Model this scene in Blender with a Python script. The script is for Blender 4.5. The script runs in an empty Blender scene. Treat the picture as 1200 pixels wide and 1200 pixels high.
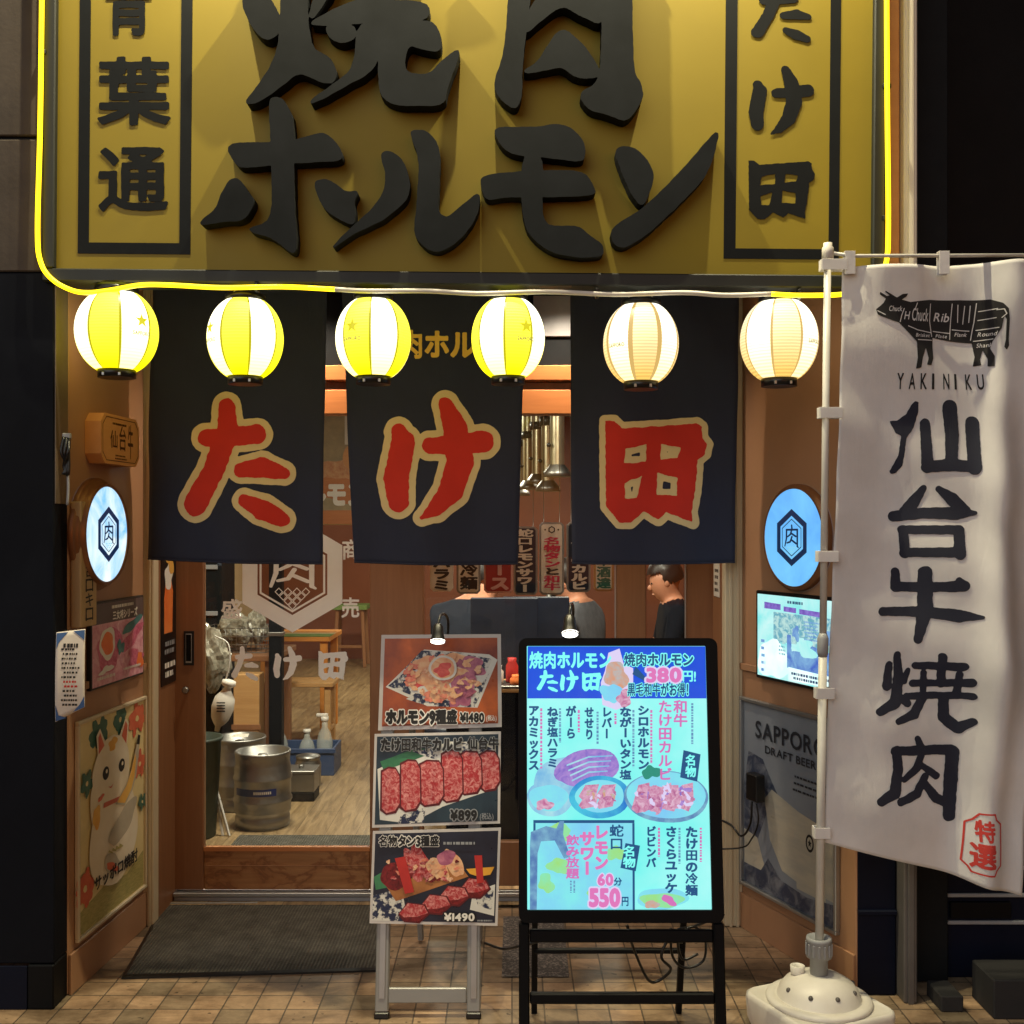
import bpy, bmesh, math, random
import numpy as np
from mathutils import Vector, Matrix, noise as mnoise

random.seed(7)
sc = bpy.context.scene
COL = sc.collection
R = math.radians

# ------------------------------------------------------------------ camera, sky, exposure
F = 1287.0            # focal length in pixels of the 1200 px photograph
EYE = 1.5
HY = 615.0            # row of the horizon
cam = bpy.data.objects.new('camera', bpy.data.cameras.new('camera'))
COL.objects.link(cam)
cam.location = (0, 0, EYE)
cam.rotation_euler = (R(90), 0, 0)
cam.data.sensor_width = 36
cam.data.lens = 36 * F / 1200
cam.data.shift_y = (HY - 600) / 1200
cam.data.clip_start = 0.05
cam.data.clip_end = 500
sc.camera = cam

world = bpy.data.worlds.new('World')
sc.world = world
world.use_nodes = True
wt = world.node_tree
sky = wt.nodes.new('ShaderNodeTexSky')
sky.sky_type = 'NISHITA'
sky.sun_disc = False
sky.sun_elevation = R(0.3)
sky.sun_rotation = R(160)
wt.nodes['Background'].inputs['Strength'].default_value = 0.15
wt.links.new(sky.outputs[0], wt.nodes['Background'].inputs['Color'])

sun = bpy.data.objects.new('sun', bpy.data.lights.new('sun', 'SUN'))  # soft light added in place of street lighting, no sun at night
sun.data.energy = 0.85
sun.data.angle = R(55)
sun.data.color = (1.0, 0.97, 0.95)
sun.rotation_euler = (R(64), 0, R(-32))
COL.objects.link(sun)

sc.view_settings.view_transform = 'Standard'
sc.view_settings.look = 'None'
sc.view_settings.exposure = 0
sc.view_settings.gamma = 1
try:
    sc.cycles.use_denoising = True
    sc.cycles.max_bounces = 6
    sc.cycles.transparent_max_bounces = 12
    sc.cycles.sample_clamp_indirect = 4
    sc.cycles.caustics_reflective = False
    sc.cycles.caustics_refractive = False
except Exception:
    pass


# ------------------------------------------------------------------ materials
def lin(c):
    return tuple(((v / 255) / 12.92 if v / 255 <= 0.04045 else ((v / 255 + 0.055) / 1.055) ** 2.4) for v in c)


def rgba(c):
    return (*lin(c), 1.0)


class NT:
    def __init__(self, name):
        self.m = bpy.data.materials.new(name)
        self.m.use_nodes = True
        self.t = self.m.node_tree
        self.b = self.t.nodes['Principled BSDF']

    def n(self, kind, **kw):
        nd = self.t.nodes.new('ShaderNode' + kind)
        for k, v in kw.items():
            if k.startswith('_'):
                setattr(nd, k[1:], v)
            else:
                nd.inputs[k.replace('0x', '')].default_value = v
        return nd

    def l(self, a, b):
        self.t.links.new(a, b)

    def coord(self, scale=(1, 1, 1), obj=True):
        c = self.n('TexCoord')
        mp = self.n('Mapping')
        mp.inputs['Scale'].default_value = scale
        self.l(c.outputs['Object'], mp.inputs['Vector'])
        return mp.outputs[0]

    def noise(self, vec, scale, detail=4, rough=0.55, dist=0.0):
        nd = self.n('TexNoise')
        nd.inputs['Scale'].default_value = scale
        nd.inputs['Detail'].default_value = detail
        nd.inputs['Roughness'].default_value = rough
        nd.inputs['Distortion'].default_value = dist
        self.l(vec, nd.inputs['Vector'])
        return nd.outputs['Fac']

    def ramp(self, fac, stops):
        r = self.n('ValToRGB')
        el = r.color_ramp.elements
        while len(el) > 1:
            el.remove(el[-1])
        el[0].position = stops[0][0]
        el[0].color = stops[0][1]
        for p, c in stops[1:]:
            e = el.new(p)
            e.color = c
        self.l(fac, r.inputs[0])
        return r.outputs[0]

    def bump(self, h, strength, dist=0.002):
        b = self.n('Bump')
        b.inputs['Strength'].default_value = strength
        b.inputs['Distance'].default_value = dist
        self.l(h, b.inputs['Height'])
        self.l(b.outputs[0], self.b.inputs['Normal'])


def M(name, c, rough=0.55, metal=0.0, var=0.12, scale=14, bump=0.0, c2=None, stretch=(1, 1, 1), bscale=None, lo=.3, hi=.7, dist=0.0,
      spec=None, coat=0.0):
    """matte or glossy surface whose colour wanders between two close tones"""
    t = NT(name)
    v = t.coord(stretch)
    f = t.noise(v, scale, 5, .6, dist)
    a = lin(c)
    if c2 is None:
        lo_c = tuple(x * (1 - var) for x in a)
        hi_c = tuple(min(1, x * (1 + var)) for x in a)
    else:
        lo_c, hi_c = a, lin(c2)
    col = t.ramp(f, [(lo, (*lo_c, 1)), (hi, (*hi_c, 1))])
    t.l(col, t.b.inputs['Base Color'])
    rr = t.n('MapRange')
    rr.inputs['To Min'].default_value = max(0.02, rough - .08)
    rr.inputs['To Max'].default_value = min(1, rough + .1)
    t.l(t.noise(v, scale * 2.3, 3), rr.inputs['Value'])
    t.l(rr.outputs[0], t.b.inputs['Roughness'])
    t.b.inputs['Metallic'].default_value = metal
    if spec is not None:
        t.b.inputs['Specular IOR Level'].default_value = spec
    if coat:
        t.b.inputs['Coat Weight'].default_value = coat
    if bump:
        t.bump(t.noise(v, bscale or scale * 6, 4), bump)
    return t.m


def EM(name, c, s=1.0, c2=None, scale=20, lo=.35, hi=.65, dist=0.0, stretch=(1, 1, 1)):
    """a surface that gives off light: lamp, backlit print, screen"""
    t = NT(name)
    t.b.inputs['Base Color'].default_value = (.02, .02, .02, 1)
    t.b.inputs['Roughness'].default_value = 0.35
    t.b.inputs['Emission Strength'].default_value = s
    if c2 is None:
        t.b.inputs['Emission Color'].default_value = rgba(c)
    else:
        f = t.noise(t.coord(stretch), scale, 5, .6, dist)
        t.l(t.ramp(f, [(lo, rgba(c)), (hi, rgba(c2))]), t.b.inputs['Emission Color'])
    return t.m


def wood(name, dark, light, axis='z', scale=7, rough=.45, stretch=14, coat=0.0, bump=.08):
    t = NT(name)
    s = [stretch, stretch, stretch]
    s['xyz'.index(axis)] = 1.0
    v = t.coord(tuple(s))
    f = t.noise(v, scale * .35, 6, .65, 1.2)
    g = t.noise(t.coord((1, 1, 1)), 3.0, 3)
    mx = t.n('Mix')
    mx.data_type = 'FLOAT'
    mx.inputs[0].default_value = .35
    t.l(f, mx.inputs[2])
    t.l(g, mx.inputs[3])
    col = t.ramp(mx.outputs[0], [(.28, rgba(dark)), (.5, rgba(tuple((a + b) / 2 for a, b in zip(dark, light)))), (.72, rgba(light))])
    t.l(col, t.b.inputs['Base Color'])
    t.b.inputs['Roughness'].default_value = rough
    t.b.inputs['Coat Weight'].default_value = coat
    t.bump(f, bump)
    return t.m


def glass_mat(name, tint=(235, 240, 238), refl=.07):
    t = NT(name)
    tr = t.n('BsdfTransparent')
    tr.inputs[0].default_value = rgba(tint)
    gl = t.n('BsdfGlossy')
    gl.inputs['Roughness'].default_value = .03
    gl.inputs['Color'].default_value = (1, 1, 1, 1)
    fr = t.n('Fresnel')
    fr.inputs['IOR'].default_value = 1.35
    mx = t.n('MixShader')
    t.l(fr.outputs[0], mx.inputs[0])
    t.l(tr.outputs[0], mx.inputs[1])
    t.l(gl.outputs[0], mx.inputs[2])
    t.l(mx.outputs[0], t.t.nodes['Material Output'].inputs['Surface'])
    return t.m


def cloth_mat(name, c, trans=.2, weave=900, c2=None, wr=.35):
    t = NT(name)
    v = t.coord()
    f = t.noise(v, 5, 5, .6)
    a = lin(c)
    b = lin(c2) if c2 else tuple(x * 1.18 for x in a)
    col = t.ramp(f, [(.3, (*a, 1)), (.7, (*b, 1))])
    t.l(col, t.b.inputs['Base Color'])
    t.b.inputs['Roughness'].default_value = .78
    t.b.inputs['Sheen Weight'].default_value = .12
    ws = t.noise(t.coord((1, 1, .22)), 34, 4, .6, .6)
    wv = t.noise(v, weave, 2)
    mx = t.n('Mix')
    mx.data_type = 'FLOAT'
    mx.inputs[0].default_value = .25
    t.l(ws, mx.inputs[2])
    t.l(wv, mx.inputs[3])
    t.bump(mx.outputs[0], wr, .004)
    if trans:
        tl = t.n('BsdfTranslucent')
        t.l(col, tl.inputs[0])
        ms = t.n('MixShader')
        ms.inputs[0].default_value = trans
        t.l(t.b.outputs[0], ms.inputs[1])
        t.l(tl.outputs[0], ms.inputs[2])
        t.l(ms.outputs[0], t.t.nodes['Material Output'].inputs['Surface'])
    return t.m


def tile_mat():
    t = NT('paving_tiles')
    v = t.coord()
    br = t.n('TexBrick')
    br.offset = 0
    br.squash = 1
    br.inputs['Scale'].default_value = 1
    br.inputs['Brick Width'].default_value = .1
    br.inputs['Row Height'].default_value = .1
    br.inputs['Mortar Size'].default_value = .0028
    br.inputs['Mortar Smooth'].default_value = .3
    br.inputs['Bias'].default_value = 0
    br.inputs['Color1'].default_value = rgba((220, 184, 148))
    br.inputs['Color2'].default_value = rgba((160, 144, 120))
    br.inputs['Mortar'].default_value = rgba((118, 104, 88))
    t.l(v, br.inputs['Vector'])
    f = t.noise(v, 9, 6, .7)
    g = t.noise(v, 1.3, 3)
    d1 = t.ramp(f, [(.25, rgba((168, 160, 150))), (.7, rgba((255, 255, 255)))])
    d2 = t.ramp(g, [(.3, rgba((190, 184, 178))), (.7, rgba((255, 255, 255)))])
    m1 = t.n('Mix')
    m1.data_type = 'RGBA'
    m1.blend_type = 'MULTIPLY'
    m1.inputs[0].default_value = 1
    t.l(br.outputs['Color'], m1.inputs[6])
    t.l(d1, m1.inputs[7])
    m2 = t.n('Mix')
    m2.data_type = 'RGBA'
    m2.blend_type = 'MULTIPLY'
    m2.inputs[0].default_value = .8
    t.l(m1.outputs[2], m2.inputs[6])
    t.l(d2, m2.inputs[7])
    sp = t.noise(v, 34, 2, .4)
    d3 = t.ramp(sp, [(.27, rgba((96, 88, 80))), (.31, rgba((255, 255, 255)))])
    st_ = t.ramp(t.noise(t.coord((1, 2.4, 1)), 2.6, 5, .7, .8), [(.36, rgba((150, 142, 134))), (.55, rgba((255, 255, 255)))])
    m3 = t.n('Mix')
    m3.data_type = 'RGBA'
    m3.blend_type = 'MULTIPLY'
    m3.inputs[0].default_value = .8
    t.l(m2.outputs[2], m3.inputs[6])
    t.l(d3, m3.inputs[7])
    m4 = t.n('Mix')
    m4.data_type = 'RGBA'
    m4.blend_type = 'MULTIPLY'
    m4.inputs[0].default_value = .75
    t.l(m3.outputs[2], m4.inputs[6])
    t.l(st_, m4.inputs[7])
    t.l(m4.outputs[2], t.b.inputs['Base Color'])
    rr = t.n('MapRange')
    rr.inputs['To Min'].default_value = .35
    rr.inputs['To Max'].default_value = .7
    t.l(f, rr.inputs['Value'])
    t.l(rr.outputs[0], t.b.inputs['Roughness'])
    inv = t.n('Math')
    inv.operation = 'SUBTRACT'
    inv.inputs[0].default_value = 1
    t.l(br.outputs['Fac'], inv.inputs[1])
    ad = t.n('Math')
    ad.operation = 'MULTIPLY_ADD'
    ad.inputs[1].default_value = .25
    t.l(f, ad.inputs[0])
    t.l(inv.outputs[0], ad.inputs[2])
    t.bump(ad.outputs[0], .5, .003)
    return t.m


def plank_floor_mat():
    t = NT('vinyl_plank_floor')
    v = t.coord()
    br = t.n('TexBrick')
    br.offset = .37
    br.inputs['Scale'].default_value = 1
    br.inputs['Brick Width'].default_value = .16
    br.inputs['Row Height'].default_value = 1.0
    mp = t.n('Mapping')
    t.l(v, mp.inputs[0])
    mp.inputs['Rotation'].default_value = (0, 0, R(90))
    br.inputs['Brick Width'].default_value = .95
    br.inputs['Row Height'].default_value = .15
    br.inputs['Mortar Size'].default_value = .0015
    br.inputs['Color1'].default_value = rgba((172, 146, 108))
    br.inputs['Color2'].default_value = rgba((146, 120, 86))
    br.inputs['Mortar'].default_value = rgba((90, 70, 48))
    t.l(mp.outputs[0], br.inputs['Vector'])
    f = t.noise(t.coord((12, 1.2, 1)), 3, 6, .65, .8)
    d1 = t.ramp(f, [(.3, rgba((150, 140, 128))), (.68, rgba((255, 255, 255)))])
    m1 = t.n('Mix')
    m1.data_type = 'RGBA'
    m1.blend_type = 'MULTIPLY'
    m1.inputs[0].default_value = .9
    t.l(br.outputs['Color'], m1.inputs[6])
    t.l(d1, m1.inputs[7])
    t.l(m1.outputs[2], t.b.inputs['Base Color'])
    t.b.inputs['Roughness'].default_value = .38
    return t.m


def mat_rug():
    t = NT('ribbed_rubber')
    v = t.coord()
    w = t.n('TexWave')
    w.wave_type = 'BANDS'
    w.bands_direction = 'X'
    w.inputs['Scale'].default_value = 26
    w.inputs['Distortion'].default_value = .6
    t.l(v, w.inputs['Vector'])
    vo = t.n('TexVoronoi')
    vo.inputs['Scale'].default_value = 120
    t.l(v, vo.inputs['Vector'])
    f = t.noise(v, 14, 5, .7)
    col = t.ramp(f, [(.3, rgba((66, 62, 54))), (.55, rgba((92, 88, 78))), (.75, rgba((112, 106, 94)))])
    m1 = t.n('Mix')
    m1.data_type = 'RGBA'
    m1.blend_type = 'MULTIPLY'
    m1.inputs[0].default_value = .5
    t.l(col, m1.inputs[6])
    t.l(t.ramp(w.outputs['Fac'], [(.2, rgba((130, 130, 130))), (.8, rgba((255, 255, 255)))]), m1.inputs[7])
    t.l(m1.outputs[2], t.b.inputs['Base Color'])
    t.b.inputs['Roughness'].default_value = .85
    ad = t.n('Math')
    ad.operation = 'ADD'
    t.l(w.outputs['Fac'], ad.inputs[0])
    t.l(vo.outputs['Distance'], ad.inputs[1])
    t.bump(ad.outputs[0], .7, .004)
    return t.m


def stain_wood():
    t = NT('water_stained_wood')
    v = t.coord((1, 1, 1))
    f = t.noise(t.coord((1, 1, 16)), 2.2, 5, .65, 1.0)
    base = t.ramp(f, [(.3, rgba((150, 102, 60))), (.7, rgba((180, 128, 80)))])
    s = t.noise(t.coord((1, 1, 1.8)), 5.2, 5, .6, .4)
    edge = t.ramp(s, [(.46, rgba((255, 255, 255))), (.5, rgba((190, 150, 126))), (.525, rgba((136, 90, 70))), (.55, rgba((226, 204, 186))), (.62, rgba((255, 255, 255)))])
    m1 = t.n('Mix')
    m1.data_type = 'RGBA'
    m1.blend_type = 'MULTIPLY'
    m1.inputs[0].default_value = .55
    t.l(base, m1.inputs[6])
    t.l(edge, m1.inputs[7])
    t.l(m1.outputs[2], t.b.inputs['Base Color'])
    t.b.inputs['Roughness'].default_value = .5
    return t.m


K = {}
K['tile'] = tile_mat()
K['plank'] = plank_floor_mat()
K['rug'] = mat_rug()
K['stain'] = stain_wood()
K['stone'] = M('stone_cladding', (62, 54, 49), .75, c2=(80, 71, 64), scale=5, bump=.35, bscale=60)
K['edge'] = M('edge_strip_bronze', (112, 98, 84), .5, metal=.2)
K['pillar'] = M('dark_navy_steel', (13, 16, 24), .6, spec=.12, var=.25, scale=3, bump=.05)
K['black'] = M('black_paint', (9, 10, 13), .55, spec=.15, var=.3, scale=6)
K['blackpl'] = M('black_plastic', (18, 18, 20), .35, var=.2)
K['navy'] = M('navy_board', (10, 16, 34), .55, spec=.15, var=.2, scale=4)
K['mustard'] = M('brown_wall_paint', (160, 120, 90), .42, c2=(172, 130, 98), scale=2.5, bump=.05, bscale=90)
K['trim'] = M('cream_aluminium', (206, 192, 162), .4, var=.06, scale=4)
K['postlit'] = M('cream_post_lit', (240, 234, 216), .5, var=.05, scale=6)  # lit copy of the post colour, floodlight brightness painted in
K['shadegrey'] = M('grey_shade_tone', (92, 88, 86), .5, var=.15, scale=7)  # shaded copy: dimness of post foot and base dimples painted in
K['alu'] = M('aluminium', (176, 178, 180), .38, metal=.85, var=.06, scale=8)
K['alupaint'] = M('silver_painted_metal', (150, 150, 148), .45, metal=.3, var=.06, scale=8)
K['steel'] = M('stainless_steel', (150, 148, 144), .42, metal=1, var=.08, scale=10)
K['doorwood'] = wood('door_wood', (128, 86, 56), (152, 106, 72), 'z', 6, .45, 14, .0)
K['lintelwood'] = wood('lintel_wood', (178, 108, 58), (204, 132, 76), 'x', 6, .45, 14)
K['brownwall'] = M('interior_brown_wall', (118, 66, 44), .6, c2=(130, 74, 50), scale=3)
K['creamwall'] = M('interior_cream_wall', (206, 180, 138), .7, var=.08, scale=3)
K['ceil'] = M('interior_ceiling', (120, 112, 100), .8, var=.1, scale=3)
K['glass'] = glass_mat('window_glass')
K['signyel'] = M('yellow_sign_vinyl', (140, 122, 16), .6, c2=(150, 131, 20), scale=2, bump=.04, bscale=60)
K['signframe'] = M('sign_frame_dark_green', (24, 29, 27), .5, var=.2, scale=5)
K['signink'] = M('sign_ink_charcoal', (22, 25, 28), .6, spec=.15, var=.15, scale=10)
K['letter'] = M('raised_letter_charcoal', (24, 27, 30), .7, spec=.12, c2=(33, 36, 40), scale=6, bump=.08)
K['noren'] = cloth_mat('navy_noren_cloth', (36, 41, 62), .06, wr=.5)
K['red'] = cloth_mat('noren_red_dye', (206, 44, 28), .05, wr=.2)
K['cream'] = cloth_mat('noren_cream_dye', (226, 204, 150), .05, wr=.2)
K['gold'] = M('gold_print', (255, 206, 84), .6, var=.1)
K['flag'] = cloth_mat('flag_polyester', (226, 224, 224), .22, wr=.5)
K['flagink'] = cloth_mat('flag_ink_navy', (22, 26, 46), .05, wr=.4)
K['cowink'] = cloth_mat('flag_cow_black', (24, 22, 24), .05, wr=.4)
K['flagred'] = cloth_mat('flag_red_ink', (196, 58, 52), .1, wr=.4)
K['whitepl'] = M('white_plastic', (228, 224, 216), .42, c2=(210, 204, 194), scale=7, bump=.04)
K['greypl'] = M('grey_plastic', (150, 152, 156), .45, var=.08)
K['pole'] = M('white_pole_enamel', (206, 204, 198), .35, var=.06)
K['vinyl'] = cloth_mat('white_window_vinyl', (244, 240, 234), .15, wr=.02)
K['plaque'] = wood('plaque_wood', (206, 146, 88), (222, 164, 106), 'x', 5, .5, 8)
K['plaqueink'] = M('burnt_ink', (84, 48, 24), .7)
K['signwood'] = wood('pale_board', (178, 150, 108), (206, 178, 134), 'z', 6, .6, 10)
K['ovalrim'] = M('bronze_rim', (138, 92, 60), .34, metal=.35, var=.12)
K['paper'] = M('paper', (218, 212, 200), .75, var=.05, scale=8)
K['ink'] = M('black_ink', (26, 24, 24), .6, var=.1)
K['white_ink'] = M('white_ink', (236, 232, 224), .6, var=.04)
K['blueink'] = M('blue_ink', (60, 96, 150), .6)
K['redink'] = M('red_ink', (190, 44, 40), .6)


# ------------------------------------------------------------------ frames: a plane in the world with local x right, z up, -y to the viewer
class Fr:
    def __init__(self, m):
        self.m = m
        self.inv = m.inverted()

    @staticmethod
    def front(D, x=0.0, z=0.0, tilt=0.0, roll=0.0, yaw=0.0):
        return Fr(Matrix.Translation((x, D, z)) @ Matrix.Rotation(yaw, 4, 'Z') @ Matrix.Rotation(-tilt, 4, 'X') @ Matrix.Rotation(-roll, 4, 'Y'))

    @staticmethod
    def wall(p0, p1, z=0.0):
        """runs from p0 to p1 in plan, seen left to right"""
        a = math.atan2(p1[1] - p0[1], p1[0] - p0[0])
        return Fr(Matrix.Translation((p0[0], p0[1], z)) @ Matrix.Rotation(a, 4, 'Z'))

    def px(self, px, py, off=0.0):
        """where the line of sight through a pixel of the photograph meets this plane, off metres in front of it: local (x, z)"""
        d = Vector(((px - 600) / F, 1, -(py - HY) / F))
        o = self.inv @ Vector((0, 0, EYE))
        e = self.inv.to_3x3() @ d
        t = (-off - o.y) / e.y
        p = o + e * t
        return p.x, p.z

    def sub(self, x, z, y=0.0):
        return Fr(self.m @ Matrix.Translation((x, y, z)))


def W(px, py, D):
    return Vector(((px - 600) / F * D, D, EYE - (py - HY) / F * D))


# ------------------------------------------------------------------ 2-D shapes from signed distance fields (brush strokes, glyphs)
def seg_dist(X, Y, s):
    """strokes: list of (x,y,halfwidth) chains -> signed distance of the tapered capsules' union"""
    d = np.full(X.shape, 1e9)
    for ch in s:
        if len(ch) == 1:
            x, y, r = ch[0]
            d = np.minimum(d, np.hypot(X - x, Y - y) - r)
        for (x0, y0, r0), (x1, y1, r1) in zip(ch[:-1], ch[1:]):
            dx, dy = x1 - x0, y1 - y0
            L = dx * dx + dy * dy + 1e-12
            t = np.clip(((X - x0) * dx + (Y - y0) * dy) / L, 0, 1)
            d = np.minimum(d, np.hypot(X - x0 - t * dx, Y - y0 - t * dy) - (r0 + (r1 - r0) * t))
    return d


def edge_field(X, Y, E):
    """E: array of edges (x0,y0,x1,y1); distance to nearest edge, even-odd inside -> negative"""
    d = np.full(X.shape, 1e9)
    ins = np.zeros(X.shape, bool)
    for x0, y0, x1, y1 in E:
        dx, dy = x1 - x0, y1 - y0
        L = dx * dx + dy * dy + 1e-12
        t = np.clip(((X - x0) * dx + (Y - y0) * dy) / L, 0, 1)
        d = np.minimum(d, (X - x0 - t * dx) ** 2 + (Y - y0 - t * dy) ** 2)
        if y0 != y1:
            c = ((y0 > Y) != (y1 > Y)) & (X < dx * (Y - y0) / dy + x0)
            ins ^= c
    d = np.sqrt(d)
    return np.where(ins, -d, d)


def poly_dist(X, Y, P):
    E = [(P[i][0], P[i][1], P[(i + 1) % len(P)][0], P[(i + 1) % len(P)][1]) for i in range(len(P))]
    return edge_field(X, Y, E)


def march(fld, x0, y0, h):
    """filled marching squares of fld<0; returns verts, faces (counter-clockwise), boundary edges"""
    ny, nx = fld.shape
    vid = {}
    V = []
    Fc = []
    B = []

    def gv(i, j):
        k = (i, j)
        if k not in vid:
            vid[k] = len(V)
            V.append((x0 + i * h, y0 + j * h))
        return vid[k]

    def ev(a, b):
        k = (a, b) if a < b else (b, a)
        if k not in vid:
            fa, fb = fld[k[0][1], k[0][0]], fld[k[1][1], k[1][0]]
            t = min(.98, max(.02, fa / (fa - fb)))
            vid[k] = len(V)
            V.append((x0 + (k[0][0] + (k[1][0] - k[0][0]) * t) * h, y0 + (k[0][1] + (k[1][1] - k[0][1]) * t) * h))
        return vid[k]
    ins = fld < 0
    cnt = ins[:-1, :-1].astype(int) + ins[1:, :-1] + ins[:-1, 1:] + ins[1:, 1:]
    js, is_ = np.nonzero(cnt)
    for j, i in zip(js.tolist(), is_.tolist()):
        c = ((i, j), (i + 1, j), (i + 1, j + 1), (i, j + 1))
        if cnt[j, i] == 4:
            Fc.append([gv(*c[0]), gv(*c[1]), gv(*c[2]), gv(*c[3])])
            continue
        poly = []
        for k in range(4):
            a, b = c[k], c[(k + 1) % 4]
            ia, ib = ins[a[1], a[0]], ins[b[1], b[0]]
            if ia:
                poly.append((gv(*a), False))
            if ia != ib:
                poly.append((ev(a, b), True))
        if len(poly) >= 3:
            Fc.append([p[0] for p in poly])
        n = len(poly)
        for k in range(n):
            if poly[k][1] and poly[(k + 1) % n][1]:
                B.append((poly[k][0], poly[(k + 1) % n][0]))
    return np.array(V, float).reshape(-1, 2), Fc, B


def rough(X, Y, amp, sc_):
    if amp == 0:
        return 0
    return amp * (np.sin(X * sc_ + 1.3 * np.sin(Y * sc_ * .7)) * .5 + np.sin(Y * sc_ * 1.7 + X * sc_ * .6) * .35 + np.sin((X - Y) * sc_ * 3.1) * .2)


def chaikin(P, n=2, q=.22):
    for _ in range(n):
        out = []
        for i in range(len(P)):
            a, b = P[i], P[(i + 1) % len(P)]
            out.append((a[0] * (1 - q) + b[0] * q, a[1] * (1 - q) + b[1] * q))
            out.append((a[0] * q + b[0] * (1 - q), a[1] * q + b[1] * (1 - q)))
        P = out
    return P


def brush(strokes=(), polys=(), holes=(), iso=0.0, h=2.0, amp=0.0, asc=.2, xform=None):
    """shape drawn in picture-like coordinates (y down); the result has y up"""
    pts = [(p[0], p[1], p[2]) for s in strokes for p in s] + [(p[0], p[1], 0) for q in polys for p in q]
    xa = min(p[0] - p[2] for p in pts) - iso - 3 * h
    xb = max(p[0] + p[2] for p in pts) + iso + 3 * h
    ya = min(p[1] - p[2] for p in pts) - iso - 3 * h
    yb = max(p[1] + p[2] for p in pts) + iso + 3 * h
    gx = np.arange(xa, xb + h, h)
    gy = np.arange(-yb, -ya + h, h)
    X, Y = np.meshgrid(gx, gy)
    d = np.full(X.shape, 1e9)
    if strokes:
        d = np.minimum(d, seg_dist(X, -Y, strokes))
    for q in polys:
        d = np.minimum(d, poly_dist(X, -Y, q))
    for q in holes:
        d = np.maximum(d, -poly_dist(X, -Y, q))
    d = d - iso + rough(X, Y, amp, asc)
    V, Fc, B = march(d, gx[0], gy[0], h)
    if xform:
        V = np.array([xform(x, y) for x, y in V]).reshape(-1, 2)
    return V, Fc, B


_gl = {}


def glyph(ch, bold=.02, res=40, amp=0.0):
    """letter of the built-in font, thickened: verts in em units, baseline at 0"""
    k = (ch, bold, res, amp)
    if k in _gl:
        return _gl[k]
    c = bpy.data.curves.new('glyph', 'FONT')
    c.body = ch
    c.resolution_u = 3
    o = bpy.data.objects.new('glyph', c)
    me = bpy.data.meshes.new_from_object(o)
    vs = [(v.co.x, v.co.y) for v in me.vertices]
    n = {}
    for p in me.polygons:
        vv = list(p.vertices)
        for a, b in zip(vv, vv[1:] + vv[:1]):
            # join coincident points so that shared edges cancel
            ka = (round(vs[a][0], 5), round(vs[a][1], 5))
            kb = (round(vs[b][0], 5), round(vs[b][1], 5))
            if ka == kb:
                continue
            e = (ka, kb) if ka < kb else (kb, ka)
            n[e] = n.get(e, 0) + 1
    E = [(a[0], a[1], b[0], b[1]) for (a, b), q in n.items() if q % 2]
    bpy.data.objects.remove(o)
    bpy.data.curves.remove(c)
    bpy.data.meshes.remove(me)
    if not E:
        _gl[k] = (np.zeros((0, 2)), [], [], .3)
        return _gl[k]
    xs = [e[0] for e in E] + [e[2] for e in E]
    ys = [e[1] for e in E] + [e[3] for e in E]
    xa, xb, ya, yb = min(xs), max(xs), min(ys), max(ys)
    h = 1.0 / res
    m = bold + 2 * h
    gx = np.arange(xa - m, xb + m + h, h)
    gy = np.arange(ya - m, yb + m + h, h)
    X, Y = np.meshgrid(gx, gy)
    d = edge_field(X, Y, E) - bold + rough(X, Y, amp, 17)
    V, Fc, B = march(d, gx[0], gy[0], h)
    adv = (xb - xa) + .12 if ord(ch) < 256 else 1.0
    if ord(ch) < 256:
        V = V.copy()
        V[:, 0] -= xa - .06
    _gl[k] = (V, Fc, B, adv)
    return _gl[k]


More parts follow.
